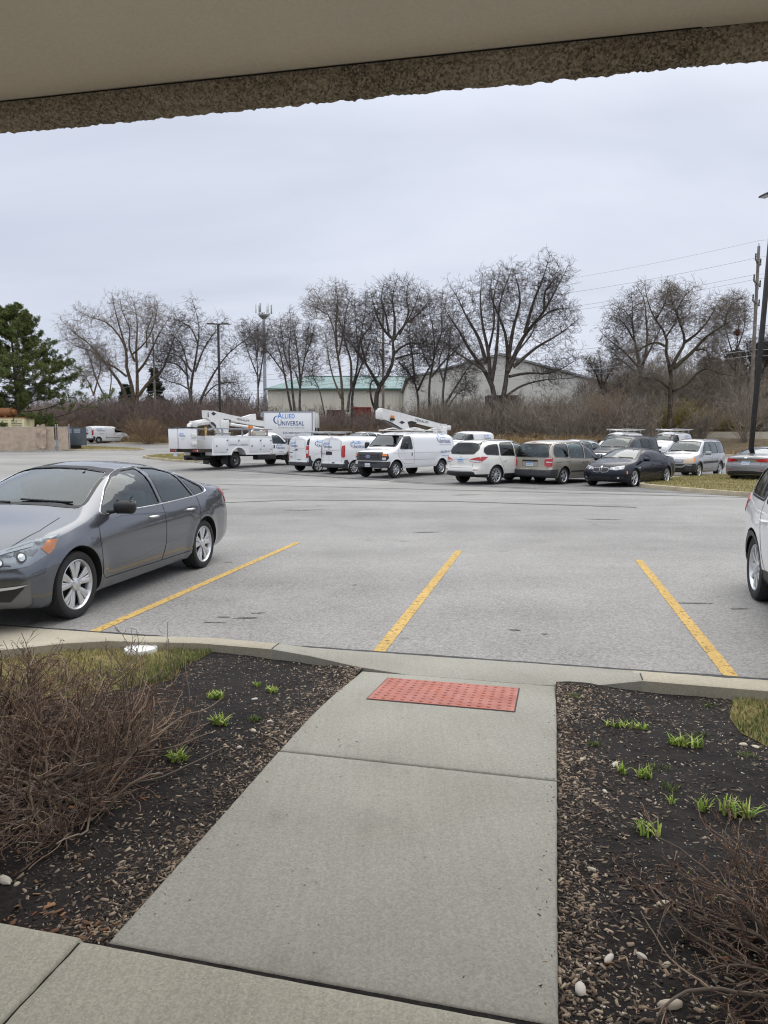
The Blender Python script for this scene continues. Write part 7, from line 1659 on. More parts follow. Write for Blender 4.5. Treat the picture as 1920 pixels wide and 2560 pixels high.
T('flat layered tree with dark twigs just left of the lamp post', 82, 'A', [([(1400, 1560), (1360, 1100), (1410, 800), (1440, 480), (1400, 300), (1370, 210)], 1.0), ([(1390, 1400), (1330, 1100), (1290, 850), (1190, 720), (1090, 640)], .7), ([(1410, 1380), (1500, 1150), (1640, 900), (1750, 760), (1900, 640), (2000, 570)], .75), ([(1330, 1000), (1200, 870), (1050, 850), (900, 820)], .5), ([(1370, 950), (1210, 780), (1060, 740), (940, 720)], .5), ([(1400, 950), (1500, 700), (1620, 520), (1700, 420)], .55), ([(1360, 1150), (1240, 1080), (1130, 1050), (1010, 990)], .4), ([(1430, 650), (1340, 480), (1240, 420), (1170, 330)], .4), ([(1500, 1200), (1600, 1100), (1760, 1060), (1900, 1080)], .4), ([(1440, 1350), (1600, 1290), (1750, 1250), (1900, 1240)], .4), ([(1330, 900), (1240, 640), (1160, 560)], .4)], 'grey', 'dark', (12, 6, 5, 2), .36, 5, .35, up=0.0)
T('slim upright tree between the lamp post and the cell tower', 82, 'B', [([(810, 1020), (800, 700), (780, 500), (700, 300), (680, 260)], 1), ([(808, 950), (850, 700), (890, 450), (910, 330)], .8), ([(800, 820), (700, 560), (660, 430), (600, 320)], .6), ([(800, 640), (810, 420), (800, 300)], .6)], 'grey', 'grey', (10, 5, 4, 2), .2, 6)
T('upright fan-shaped tree right of the cell tower', 78, 'B', [([(1200, 1230), (1090, 850), (1040, 600), (960, 350), (930, 250)], 1), ([(1190, 1220), (1150, 800), (1130, 560), (1150, 300), (1140, 180)], .9), ([(1100, 830), (930, 600), (850, 500), (780, 420)], .6), ([(1160, 800), (1090, 620), (1060, 400), (1040, 270)], .6)], 'grey', 'grey', (10, 5, 4, 2), .26, 7)
T('twin-stemmed tree before the left end of the green roof', 76, 'B', [([(1245, 1230), (1250, 900), (1300, 600), (1330, 350), (1350, 250)], 1), ([(1250, 900), (1220, 600), (1180, 350), (1160, 250)], .8), ([(1250, 980), (1190, 780), (1090, 640)], .5), ([(1290, 650), (1370, 420), (1390, 330)], .5), ([(1500, 1230), (1440, 960), (1370, 780), (1430, 620)], .5)], 'grey', 'grey', (10, 5, 4, 2), .26, 8)
T('tall ragged tree with a stripped pale top above the box truck', 75, 'C', [([(405, 1500), (385, 1100), (340, 800), (315, 620), (230, 400), (110, 190)], 1.0), ([(340, 780), (330, 560), (350, 330), (330, 130)], .7), ([(350, 900), (400, 600), (330, 400), (430, 170)], .6), ([(220, 430), (110, 360), (40, 340)], .4), ([(385, 1310), (290, 1050), (240, 780), (220, 650)], .6)], 'tan', 'pale', (8, 4, 4, 2), .30, 9)
T('crooked tree between the ragged one and the biggest forked trunk', 74, 'C', [([(500, 1470), (520, 1180), (590, 980), (660, 800), (730, 560)], 1), ([(490, 1200), (480, 900), (420, 700), (440, 400), (480, 260)], .8), ([(455, 1450), (480, 1230), (520, 1130), (560, 900), (540, 560), (520, 300)], .8), ([(620, 950), (500, 760), (400, 650), (350, 560)], .6), ([(560, 880), (600, 600), (640, 350), (640, 230)], .5)], 'grey', 'dark', (12, 6, 5, 2), .28, 10)
T('largest dark-limbed tree with a forked trunk, in the centre', 73, 'C', [([(790, 1500), (780, 1190), (870, 1060), (930, 880), (925, 700), (1040, 560), (1150, 350), (1200, 180)], 1.25), ([(925, 700), (830, 600), (740, 400), (700, 250)], .7), ([(930, 850), (1010, 780), (1100, 740), (1240, 740), (1290, 620)], .55), ([(780, 1190), (700, 1050), (610, 900), (500, 760), (400, 680)], .8), ([(640, 950), (600, 700), (700, 540), (740, 440)], .5), ([(935, 700), (940, 500), (920, 250), (960, 90)], .7), ([(950, 900), (1080, 860), (1250, 850), (1340, 920)], .5), ([(760, 1480), (700, 1320), (700, 1140), (770, 1080), (760, 900)], .6), ([(990, 650), (1080, 430), (1060, 220), (1090, 100)], .55), ([(1080, 520), (1220, 400), (1300, 280)], .5), ([(880, 650), (850, 450), (800, 280), (820, 150)], .5), ([(830, 990), (760, 820), (680, 820)], .4), ([(980, 930), (1060, 1020), (1120, 1110)], .4)], 'dark', 'dark', (14, 6, 6, 2), .36, 11, .4, up=.02)
T('tree with a bent stem behind the right end of the green roof', 76, 'C', [([(1190, 1460), (1140, 1130), (1030, 940), (990, 800)], 1), ([(1150, 1130), (1120, 850), (1090, 600), (1180, 380)], .8), ([(1180, 1230), (1260, 1060), (1350, 900), (1340, 650)], .7)], 'grey', 'dark', (12, 5, 5, 2), .26, 12)
T('pale straight-trunked tree left of the biggest crown', 72, 'C', [([(1320, 1460), (1310, 1080), (1345, 900), (1340, 600), (1300, 400), (1310, 250)], 1), ([(1320, 1090), (1450, 930), (1600, 780), (1680, 640)], .7), ([(1345, 850), (1430, 600), (1420, 380), (1440, 220)], .6), ([(1310, 1000), (1220, 800), (1200, 560)], .5)], 'grey', 'grey', (12, 5, 5, 2), .26, 13)
T('spreading many-stemmed tree before the white warehouse gable end', 71, 'C', [([(1440, 1460), (1450, 1150), (1500, 850), (1520, 600), (1560, 420)], 1), ([(1460, 1380), (1600, 1150), (1740, 960), (1860, 900)], .8), ([(1450, 1150), (1400, 950), (1460, 700), (1420, 520)], .6), ([(1490, 1400), (1620, 1240), (1780, 1180)], .5)], 'grey', 'grey', (11, 5, 5, 2), .26, 14)
T('biggest fan-crowned tree with two heavy trunks, right of centre', 68, 'D', [([(540, 1740), (530, 1320), (460, 1190), (300, 960), (200, 780), (80, 600), (30, 480)], 1.3), ([(480, 1110), (400, 850), (270, 620), (180, 430), (110, 320)], .8), ([(520, 1250), (500, 1000), (440, 700), (420, 400), (440, 200)], .8), ([(530, 1320), (570, 1100), (600, 800), (620, 500), (740, 150)], .8), ([(650, 1500), (690, 1250), (700, 1000), (670, 780), (600, 600), (530, 420), (540, 200)], 1.2), ([(710, 1050), (760, 750), (830, 450), (760, 130)], .8), ([(700, 1200), (880, 820), (1080, 570), (1200, 350), (1330, 100)], .9), ([(880, 800), (980, 450), (1060, 250), (1130, 20)], .7), ([(760, 1150), (1000, 950), (1250, 800), (1430, 660)], .7), ([(720, 1250), (860, 1220), (1150, 1210), (1450, 1060)], .55), ([(690, 1450), (820, 1360), (1050, 1290), (1350, 1270)], .5), ([(480, 1200), (330, 1100), (200, 1020), (30, 880)], .55), ([(500, 1000), (560, 700), (560, 400), (620, 180)], .5), ([(1000, 680), (1180, 560), (1350, 540)], .4), ([(1080, 570), (1100, 350), (1230, 200)], .5), ([(800, 1000), (980, 740), (1000, 600)], .4)], 'dark', 'dark', (14, 6, 6, 2), .40, 15, .4)
T('gnarled mossy tree with long bowed limbs, at the right', 61, 'E', [([(735, 1650), (740, 1260), (740, 1080), (700, 930), (700, 760), (600, 600), (540, 480), (500, 290)], 1.25), ([(740, 1080), (800, 950), (870, 820), (840, 660), (800, 560), (840, 430), (950, 300)], .8), ([(870, 820), (1000, 720), (1100, 600), (1180, 450)], .6), ([(765, 1060), (950, 900), (1080, 760), (1250, 650), (1400, 560)], .9), ([(760, 1270), (900, 1200), (1000, 1100), (1070, 1065), (1200, 1110), (1310, 1125)], .75), ([(725, 1240), (620, 1170), (500, 1150), (380, 1170)], .6), ([(690, 850), (600, 815), (520, 840), (420, 900), (310, 915)], .5), ([(980, 890), (1050, 880), (1150, 970)], .4), ([(600, 600), (680, 460), (720, 300)], .4), ([(830, 620), (750, 420), (730, 270)], .4), ([(700, 760), (800, 620), (900, 560)], .35), ([(1250, 650), (1300, 480), (1400, 400)], .4)], 'moss', 'brown', (11, 6, 5, 2), .33, 16, .35)
T('grey many-branched tree behind and left of the gnarled one', 70, 'E', [([(440, 1600), (450, 1100), (400, 800), (350, 550), (210, 460)], 1.1), ([(450, 1150), (520, 800), (510, 600), (480, 380), (430, 300)], .8), ([(440, 1050), (300, 900), (150, 780), (90, 720)], .6), ([(460, 1050), (600, 780), (700, 560)], .6), ([(400, 800), (260, 600), (160, 560)], .5), ([(450, 1000), (380, 640), (380, 450), (370, 360)], .6), ([(440, 1120), (300, 1000), (180, 900)], .4)], 'grey', 'grey', (12, 5, 5, 2), .32, 17)
T('thin tree holding a squirrel nest beside the utility pole', 72, 'E', [([(1350, 1500), (1360, 900), (1380, 640), (1330, 430), (1330, 380)], 1), ([(1360, 900), (1440, 640), (1440, 440)], .6), ([(1350, 1000), (1260, 700), (1200, 480)], .6), ([(1355, 1100), (1200, 850), (1130, 700)], .5)], 'dark', 'grey', (9, 5, 4, 2), .22, 18)
T('dense tree filling the gap right of the tall lamp post', 66, 'E', [([(1560, 1600), (1560, 1150), (1600, 850), (1620, 700)], 1), ([(1560, 1150), (1480, 950), (1450, 800)], .7), ([(1600, 1100), (1700, 900), (1760, 700)], .7), ([(1570, 1000), (1660, 950), (1760, 980)], .5)], 'dark', 'dark', (12, 6, 5, 2), .28, 19)
T('low round-crowned tree right of the warehouse', 76, 'E', [([(90, 1560), (90, 1200), (80, 1000), (60, 900)], 1), ([(90, 1250), (180, 1080), (250, 960)], .8), ([(90, 1250), (20, 1080), (-60, 960)], .8), ([(100, 1300), (300, 1180), (380, 1080)], .6)], 'grey', 'brown', (13, 6, 5, 2), .24, 20, up=.04)
# nest
g_ = np.random.default_rng(2); S0 = g_.normal(0, .09, (160, 3)); Dn = g_.normal(0, 1, (160, 3)); Pn = grow(S0, Dn, np.full(160, .35), 2, .3, 0, g_); V, F = tubes_np(Pn, np.full((160, 3), .02), 3)
tag(link('leaf_nest', np_mesh('n', V, F), pmat('nest_leaves', (.20, .075, .035), .9), loc=at_y(1480 + 1370 * .2652, 640 + 720 * .2652, 71.5)), 'ball of reddish dead leaves high in a thin tree', 'nest')

def thicket(name, label_kind, edge, n, h, mats, seed, sub=(5, 4), lean=.35, r=.02, bend=.16, sprd=.7):
    """dense leafless scrub: stems, side shoots and twigs, one mass; edge(t) -> (x, y) and depth range"""
    g = np.random.default_rng(seed); S0 = []
    for i in range(n):
        x, y = edge(g.random(), g.random()); S0.append((x, y, terr(x, y) - .1))
    S0 = np.array(S0); D = g.normal(0, lean, (n, 3)); D[:, 2] = 1; Ln = g.uniform(*h, n)
    P = grow(S0, D, Ln, 5, bend, .02, g); Rr = taper(np.full(n, r) * g.uniform(.7, 1.6, n), 5, .4, .010); VV = []; FF = []; nb = 0
    V, F = tubes_np(P, Rr, 4); VV.append(V); FF.append(F); nb += len(V)
    for lv, m in enumerate(sub):
        S1, D1, L1, R1 = spawn(P, Rr, Ln, m, .2, .98, sprd, (.42, .5)[lv], .6, g); st = (4, 2)[lv]; P = grow(S1, D1, L1, st, bend * 1.2, .04, g); Rr = taper(np.minimum(R1, .014), st, .5, .0085); Ln = L1
        V, F = tubes_np(P, Rr, 3); VV.append(V); FF.append(F + nb); nb += len(V)
    return tag(link(name, np_mesh(name, np.concatenate(VV), np.concatenate(FF)), mats), kind='stuff')
def edge_fn(x0, x1, s0, s1):
    def f(a, b):
        x = x0 + (x1 - x0) * a; s = s0 + (s1 - s0) * b; return x, (s - .41 * x) / .91
    return f
BR = {'purple': island_mat('scrub_purple', [(0.164, 0.125, 0.110), (0.285, 0.216, 0.186), (0.110, 0.087, 0.076), (0.350, 0.273, 0.219)]), 'brown': island_mat('scrub_brown', [(0.280, 0.193, 0.114), (0.175, 0.123, 0.079), (0.385, 0.271, 0.158), (0.123, 0.088, 0.061)]), 'gold': island_mat('dry_reed', [(0.455, 0.315, 0.158), (0.315, 0.219, 0.105), (0.595, 0.438, 0.228), (0.210, 0.140, 0.070)]), 'red': island_mat('red_scrub', [(0.280, 0.088, 0.070), (0.175, 0.088, 0.079), (0.228, 0.140, 0.123)]), 'grey': island_mat('scrub_grey', [(0.284, 0.239, 0.193), (0.177, 0.148, 0.117), (0.402, 0.342, 0.278)]), 'olive': island_mat('olive_scrub', [(0.263, 0.228, 0.061), (0.385, 0.333, 0.088), (0.158, 0.123, 0.061), (0.228, 0.166, 0.088)])}
thicket('scrub_thicket', '', edge_fn(-46, -14, 63.5, 70), 2600, (2.2, 4.6), BR['purple'], 31)
thicket('scrub_thicket', '', edge_fn(-42, -16, 62.3, 65), 900, (.8, 2.6), BR['brown'], 32)
thicket('scrub_thicket', '', edge_fn(-15, 6, 63.5, 68), 1000, (1.6, 3.4), BR['purple'], 33)
thicket('scrub_thicket', '', edge_fn(-12, 8, 62.3, 64.5), 900, (.8, 2.2), BR['brown'], 34)
thicket('scrub_thicket', '', edge_fn(4, 23, 63.5, 71), 1900, (1.6, 4.4), BR['grey'], 35)
thicket('dry_reeds', '', edge_fn(-2, 20, 61.4, 64), 3200, (.6, 1.5), BR['gold'], 36, (3, 2), .18)
thicket('dry_reeds', '', edge_fn(-30, 0, 61.2, 62.6), 1800, (.4, 1.1), BR['gold'], 37, (3, 2), .25)
thicket('scrub_thicket', '', edge_fn(19, 46, 73, 79), 1500, (1.5, 4.6), BR['grey'], 38)
thicket('dry_reeds', '', edge_fn(20, 36, 61.2, 62.4), 700, (.25, .6), BR['gold'], 42, (3, 2), .25)
thicket('scrub_thicket', '', edge_fn(14, 34, 72.8, 75), 700, (1.2, 2.6), BR['olive'], 43)
thicket('scrub_thicket', '', edge_fn(25, 48, 77, 86), 1500, (4, 8.5), BR['grey'], 39, (6, 5), .25, .03)
thicket('scrub_thicket', '', edge_fn(6, 22, 74, 80), 380, (1.2, 2.8), BR['purple'], 41, (6, 5), .25, .03)
def bush(label, px, py_, dist, n, h, mat, seed, lean=.55, sub=(6, 4), r=.022, name='bare_bush', group='bare bushes at the edge of the lot', zgap=0):
    p = at_y(px, py_, dist); g = np.random.default_rng(seed); base = Vector((p.x, dist, terr(p.x, dist))); root = empty(name, base); tag(root, label, 'bush', group)
    D = g.normal(0, lean, (n, 3)); D[:, 2] = 1; S0 = g.normal(0, .12, (n, 3)); S0[:, 2] = -.1; Ln = g.uniform(*h, n)
    P = grow(S0, D, Ln, 6, .12, .03, g); Rr = taper(np.full(n, r), 6, .35, .010); V, F = tubes_np(P, Rr, 5); link('stems', np_mesh('stems', V, F, True), mat, root); VV = []; FF = []; nb = 0
    for lv, m in enumerate(sub):
        S1, D1, L1, R1 = spawn(P, Rr, Ln, m, .3, .98, .6, (.4, .5)[lv], .6, g); st = (4, 3)[lv]; P = grow(S1, D1, L1, st, .16, .03, g); Rr = taper(np.minimum(R1, .014), st, .5, .008); Ln = L1
        V, F = tubes_np(P, Rr, 3); VV.append(V); FF.append(F + nb); nb += len(V)
    link('twigs', np_mesh('twigs', np.concatenate(VV), np.concatenate(FF)), mat, root)
bush('rounded tan bush in front of the thicket, right of the far van', 370, 1080, 77, 60, (2.2, 3.6), BR['brown'], 51)
bush('tall vase-shaped dark bush behind the lamp post and grey saloon', 1860, 1100, 60, 46, (3.5, 5.6), BR['grey'], 52, .42)
bush('pale upright bush above the silver wagon', 1755, 1080, 60.5, 60, (1.8, 3.2), BR['grey'], 53, .3)
bush('spreading bush behind the two racked vans', 1530, 1060, 63, 30, (3, 5), BR['brown'], 54, .5)
bush('yellow-green budding bush, right of the gnarled trunk', 1722, 1060, 63, 90, (2.0, 3.4), BR['olive'], 55, .5, (8, 6))
bush('yellow-green budding bush, left of the gnarled trunk', 1655, 1060, 63.5, 60, (1.6, 3.0), BR['olive'], 56, .5, (7, 6))
bush('yellow-green budding bush, far right beyond the lamp post', 1895, 1060, 68, 80, (2.0, 3.0), BR['olive'], 57, .5, (8, 6))

# ------------------------------------------------------------------ evergreens
G['needles'] = island_mat('pine_needles', [(.05, .085, .02), (.09, .13, .03), (.14, .17, .04), (.035, .055, .015), (.20, .20, .055)])
G['needles_dark'] = island_mat('dark_needles', [(.018, .03, .016), (.03, .045, .02), (.012, .02, .012)])
def tufts(C, n, size, g, thin=.12):
    """C (m,3) tuft centres; n needles sprays each, thin kites"""
    m = len(C); D = unit(g.normal(0, 1, (m, n, 3)) + np.array([0, 0, .55])); L_ = g.uniform(*size, (m, n, 1)); S0 = C[:, None] + g.normal(0, .05, (m, n, 3)); T_ = S0 + D * L_
    q = unit(np.cross(D, g.normal(0, 1, D.shape))) * L_ * thin; Mid = S0 + D * L_ * .55
    V = np.stack([S0, Mid + q, T_, Mid - q], 2).reshape(-1, 3); F = np.arange(m * n * 4).reshape(-1, 4); return V, F
def pine(label, base, H, lean, spread, seed, nb=64, mat='needles', trunk_r=.28, name='pine_tree', n_t=13, size=(.16, .34), droop=.0, tz0=.06):
    g = np.random.default_rng(seed); root = empty(name, base); tag(root, label, 'tree', None if name == 'pine_tree' else 'far dark conifers')
    tp = [(0, 0, -.2), (lean * .2, 0, H * .3), (lean * .6, 0, H * .65), (lean, 0, H)]; P, L_ = resample(tp, 14); V, F = tubes_np(P[None], np.linspace(trunk_r, .04, 14)[None], 9); link('trunk', np_mesh('trunk', V, F, True), BK['dark'], root)
    t = np.sort(g.uniform(tz0, .985, nb)) if name != 'pine_tree' else np.clip(np.repeat(np.linspace(tz0, .97, nb // 7), 7) + g.normal(0, .008, nb // 7 * 7), tz0, .985); nb = len(t); f = t * 13; i = np.clip(f.astype(int), 0, 12); w = (f - i)[:, None]; S0 = P[i] * (1 - w) + P[i + 1] * w
    az = np.arange(nb) * 2.4 + g.normal(0, .4, nb); el = (.10 + .55 * t) if name != 'pine_tree' else (-.06 + .50 * t); D = np.stack([np.cos(az) * np.cos(el), np.sin(az) * np.cos(el), np.sin(el)], 1)
    Ln = spread * (1 - t ** (1.25 if name != 'pine_tree' else 1.0) * .88) * g.uniform(.70, 1.12, nb); Ln = np.where((t < .42) & (D[:, 1] < .3) & (name == 'pine_tree'), Ln * .45, Ln); Pb = grow(S0, D, Ln, 8, .10, .03 - droop, g); Rb = taper(np.full(nb, .06) * (1.2 - t), 8, .3, .015)
    S1, D1, L1, R1 = spawn(Pb, Rb, Ln, 10, .30, 1.0, .75, .27, .6, g); D1 = D1 * np.array([1, 1, .35]) + np.array([0, 0, .12]); P1 = grow(S1, D1, L1, 4, .14, .10, g); R1_ = taper(np.minimum(R1, .025), 4, .5, .010)
    V0, F0 = tubes_np(Pb, Rb, 5); V1, F1 = tubes_np(P1, R1_, 3); link('branches', np_mesh('branches', np.concatenate([V0, V1]), np.concatenate([F0, F1 + len(V0)])), BK['dark'], root)
    C = [P1[:, k] for k in (1, 2, 3, 4)] + [Pb[:, k] for k in (5, 6, 7, 8)] + [(P1[:, 3] + P1[:, 4]) / 2]; C = np.concatenate(C); C = C + g.normal(0, .07, C.shape)
    V, F = tufts(C, n_t, size, g, .13); link('crown', np_mesh('crown', V, F), G[mat], root)
pb = at_y(50, 1060, 69); pine('big green pine leaning over the generator at the left edge', Vector((pb.x, 69, terr(pb.x, 69))), 13.0, -.5, 10.0, 61, 133, n_t=18, size=(.15, .30), droop=.0, tz0=.15)
for k, (px, d, H, sp_) in enumerate(((390, 150, 13.5, 4), (318, 155, 10.5, 3.5))):
    b = at_y(px, 1060, d); pine(('broad dark conifer seen through the wide spreading tree', 'small dark conifer left of the broad one in the distance')[k], Vector((b.x, d, terr(b.x, d))), H, 0, sp_, 70 + k, 60, 'needles_dark', .3, 'conifer', 9, (.4, .8))
def ivy(label, pxs, dist, seed, n, r, mat='needles_dark'):
    g = np.random.default_rng(seed); x, y, top, bot = pxs; a = at_y(x, top, dist); b = at_y(x, bot, dist); root = empty('evergreen', Vector((a.x, dist, terr(a.x, dist)))); tag(root, label, 'tree', 'dark evergreens at the right')
    H = a.z - terr(a.x, dist); P, _ = resample([(0, 0, -.2), (.2, 0, H * .5), (0, 0, H)], 10); V, F = tubes_np(P[None], np.linspace(.2, .05, 10)[None], 8); link('trunk', np_mesh('trunk', V, F, True), BK['dark'], root)
    t = g.uniform(.12, 1, n); C = np.stack([g.normal(0, 1, n) * r * (1.05 - t * .8), g.normal(0, 1, n) * r * (1.05 - t * .8), t * H], 1); V, F = tufts(C, 8, (.22, .5), g, .25); link('crown', np_mesh('crown', V, F), G[mat], root)
ivy('dark evergreen mass right of the gnarled tree', (1780, 0, 900, 1060), 78, 81, 1500, 1.5); ivy('dark evergreen left of the utility pole', (1838, 0, 880, 1060), 80, 82, 1300, 1.2)
ivy('low dark evergreen behind the yellow-green bush', (1740, 0, 950, 1060), 76, 83, 1200, 1.6); ivy('dark evergreen right of the lamp post, at the frame edge', (1915, 0, 860, 1060), 74, 84, 1500, 1.5); ivy('dark green shrub behind the trunk of the grey many-branched tree', (1625, 0, 955, 1060), 79, 85, 900, 1.4)

# ------------------------------------------------------------------ far tree line
def treeline(seed, x0, x1, dist, h, n, mat):
    g = np.random.default_rng(seed); x = g.uniform(x0, x1, n); y = g.uniform(dist, dist + 25, n); S0 = np.stack([x, y, np.array([terr(a, b) for a, b in zip(x, y)])], 1); D = g.normal(0, .2, (n, 3)); D[:, 2] = 1; Ln = g.uniform(*h, n)
    P = grow(S0, D, Ln, 5, .1, .02, g); Rr = taper(np.full(n, .10), 5, .3, .03); VV, FF, nb = [], [], 0; V, F = tubes_np(P, Rr, 3); VV.append(V); FF.append(F); nb += len(V)
    for m, lf in ((7, .4), (5, .45)):
        S1, D1, L1, R1 = spawn(P, Rr, Ln, m, .2, .98, .6, lf, .6, g); P = grow(S1, D1, L1, 3, .16, .04, g); Rr = taper(np.minimum(R1, .06), 3, .5, .028); Ln = L1; V, F = tubes_np(P, Rr, 3); VV.append(V); FF.append(F + nb); nb += len(V)
    tag(link('far_wood', np_mesh('far_wood', np.concatenate(VV), np.concatenate(FF)), mat), kind='stuff')
FW = island_mat('far_wood', [(.10, .085, .08), (.15, .13, .12), (.08, .07, .065)])
treeline(91, -110, -15, 165, (6, 10), 520, FW); treeline(92, 28, 130, 150, (7, 12), 620, FW); treeline(93, 30, 60, 105, (5, 9), 260, FW)

# ------------------------------------------------------------------ the two bushes by the walk
G['twig_red'] = island_mat('red_brown_twigs', [(.13, .075, .055), (.06, .038, .032), (.20, .13, .09), (.085, .058, .045), (.40, .30, .21), (.17, .08, .052)])
G['twig_old'] = island_mat('old_grey_stems', [(.15, .115, .09), (.09, .068, .053), (.27, .21, .155)])
def squash(P, base, zmul):
    """keeps the twigs above the soil and off the walk"""
    P[:, :, 2] = np.maximum(P[:, :, 2] * zmul, .01); X, Y = P[:, :, 0] + base.x, P[:, :, 1] + base.y; a = X * E1.x + Y * E1.y
    if base.x < 0: d = np.where(a > -1.9, (a + 1.9) * -.55, 0)
    else: d = np.where(a < .25, (.25 - a) * .85, 0)
    P[:, :, 0] += E1.x * d; P[:, :, 1] += E1.y * d; return P
def near_bush(label, root_ab, n, h, seed, el=(12, 70), az=None, sub=(9, 5, 2), leaves=120, rr=.0068, zmul=1.0, subang=.74):
    g = np.random.default_rng(seed); base = AB(*root_ab, zb(*root_ab)); root = empty('bare_bush', base); tag(root, label, 'bush', 'twiggy bushes beside the walk')
    e = np.radians(g.uniform(*el, n)); a = g.uniform(0, 2 * pi, n) if az is None else np.radians(g.uniform(*az, n)); D = np.stack([np.cos(e) * np.cos(a), np.cos(e) * np.sin(a), np.sin(e)], 1)
    S0 = g.normal(0, .07, (n, 3)); S0[:, 2] = -.02; Ln = g.uniform(*h, n) * (1.15 - .45 * e / e.max()); P = grow(S0, D, Ln, 12, .17, -.008, g); P = squash(P, base, zmul); Rr = taper(np.full(n, rr) * g.uniform(.7, 1.5, n), 12, .35, .002)
    V, F = tubes_np(P, Rr, 6); link('stems', np_mesh('stems', V, F, True), G['twig_old'], root); VV = []; FF = []; nb = 0; tips = []
    for lv, m in enumerate(sub):
        S1, D1, L1, R1 = spawn(P, Rr, Ln, m, .15, .99, subang, (.42, .42, .45)[lv], .62, g); st = (8, 5, 3)[lv]; P = grow(S1, D1, L1, st, (.17, .20, .24)[lv], .02, g); P = squash(P, base, 1.0); Rr = taper(np.minimum(R1, (.0042, .0028, .002)[lv]), st, .45, (.0016, .0013, .0011)[lv]); Ln = L1
        V, F = tubes_np(P, Rr, (5, 4, 3)[lv]); VV.append(V); FF.append(F + nb); nb += len(V); tips.append(P[:, -1])
    link('twigs', np_mesh('twigs', np.concatenate(VV), np.concatenate(FF)), G['twig_red'], root)
    T_ = np.concatenate(tips); T_ = T_[g.choice(len(T_), leaves)]
    def leafmesh(C, s0, s1, dz):
        m = len(C); q = unit(g.normal(0, 1, (m, 3))); p = unit(np.cross(q, g.normal(0, 1, (m, 3)))); nn = np.cross(q, p); L_ = g.uniform(s0, s1, (m, 1))
        V = np.stack([C, C + q * L_ * .5 + p * L_ * .26 + nn * L_ * .1, C + q * L_, C + q * L_ * .5 - p * L_ * .26 + nn * L_ * .1, C + q * L_ * .5 - nn * L_ * .06], 1).reshape(-1, 3); b = (np.arange(m) * 5)[:, None]
        return V, np.concatenate([b + np.array([[0, 1, 4]]), b + np.array([[1, 2, 4]]), b + np.array([[2, 3, 4]]), b + np.array([[3, 0, 4]])])
    V, F = leafmesh(T_, .010, .028, 0); tag(link('dead_leaves', np_mesh('dead_leaves', V, F), G['leaf'], root), kind='stuff')
    m = leaves * 4; C = T_[g.choice(len(T_), m)] + g.normal(0, .05, (m, 3)); V, F = leafmesh(C, .003, .008, 0); tag(link('buds', np_mesh('buds', V, F), G['shoots'], root), kind='stuff')
near_bush('large tangled bare bush filling the bed at the left edge', (-2.25, 2.70), 64, (.75, 1.2), 101, (4, 50), None, (9, 5, 2), 170, zmul=.68)
near_bush('second bare bush behind the large one, with upright red-brown tips', (-2.85, 3.15), 44, (.6, 1.0), 102, (8, 60), None, (9, 5, 2), 110, zmul=.66)
near_bush('low bare bush with pale crooked twigs in the bottom right corner', (.84, 2.22), 66, (.36, .64), 103, (10, 78), None, (8, 5, 2), 110, .0058)
# dead leaves gathered under the bushes
pts = [(rng.normal(-2.3, .35), rng.normal(2.5, .3)) for _ in range(200)] + [(rng.normal(.85, .22), rng.normal(2.2, .2)) for _ in range(120)] + [(rng.uniform(-2.1, -1.36), rng.normal(1.9, .04)) for _ in range(70)]
pts = [(a, max(b, 1.85)) for a, b in pts if in_poly(a, max(b, 1.85), BL) or in_poly(a, max(b, 1.85), BR_)]
chips('leaf_litter', pts, (.012, .045), G['leaf'], .12, .004)
# ------------------------------------------------------------------ kerbs and islands of the lot
def kerb_line(name, pts, w, h, mat, closed=False, seg=.6, r=.03, kind='structure', fill=None):
    P = []; m = len(pts)
    for i in range(m if closed else m - 1):
        a, b = Vector(pts[i]), Vector(pts[(i + 1) % m]); n = max(1, int((b - a).length / seg))
        for k in range(n): P.append(a.lerp(b, k / n))
    if not closed: P.append(Vector(pts[-1]))
    N = len(P); secs = []
    for i, p in enumerate(P):
        a = P[i - 1] if (closed or i) else p; b = P[(i + 1) % N] if (closed or i < N - 1) else p; t = (b - a).normalized(); nn = Vector((-t.y, t.x)); z = terr(p.x, p.y); j = .012 * hnoise(p.x, p.y, 3)
        f = lambda d, hh: Vector((p.x + nn.x * d, p.y + nn.y * d, z + hh))
        secs.append([f(w / 2 + .01, -.05), f(w / 2, h - r), f(w / 2 - r, h + j), f(-w / 2 + r, h + j), f(-w / 2 + r * .3, h - r * .3 + j), f(-w / 2, h - r), f(-w / 2 - .02, -.05)])
    if closed: secs.append(secs[0])
    return tag(loft(name, secs, mat), kind=kind)
def turf_island(pts, seed, mat=None, n=7000, blade=(.04, .09), wd=(.008, .02)):
    inner = offset_poly(pts, -.14); o = poly_sheet('turf', inner, G['turf_soil'], lambda x, y: .12 + .03 * hnoise(x, y, .8), .6); tag(o, kind='structure')
    kerb_line('island_kerb', pts, .17, .15, G['oldcurb'], True, .35)
    bb = [min(p[0] for p in inner), max(p[0] for p in inner), min(p[1] for p in inner), max(p[1] for p in inner)]; P = []
    while len(P) < n:
        x, y = rng.uniform(bb[0], bb[1]), rng.uniform(bb[2], bb[3])
        if in_poly(x, y, inner) and rng.random() < .35 + .65 * (hnoise(x, y, 1.1) > -.25): P.append((x, y, terr(x, y) + .12 + .03 * hnoise(x, y, .8)))
    blades('dry_grass', P, blade, wd, G['grass'], .9, 2, world=True)
def arc(cx, cy, r, a0, a1, n): return [(cx + r * cos(R(a)), cy + r * sin(R(a))) for a in np.linspace(a0, a1, n)]
kerb_line('lot_kerb', [(-60, 93.3), (-40, 84.3), (-26, 78.0), (0, 66.3), (26, 54.5), (60, 39.2)], .18, .15, G['oldcurb'], False, 1.5)
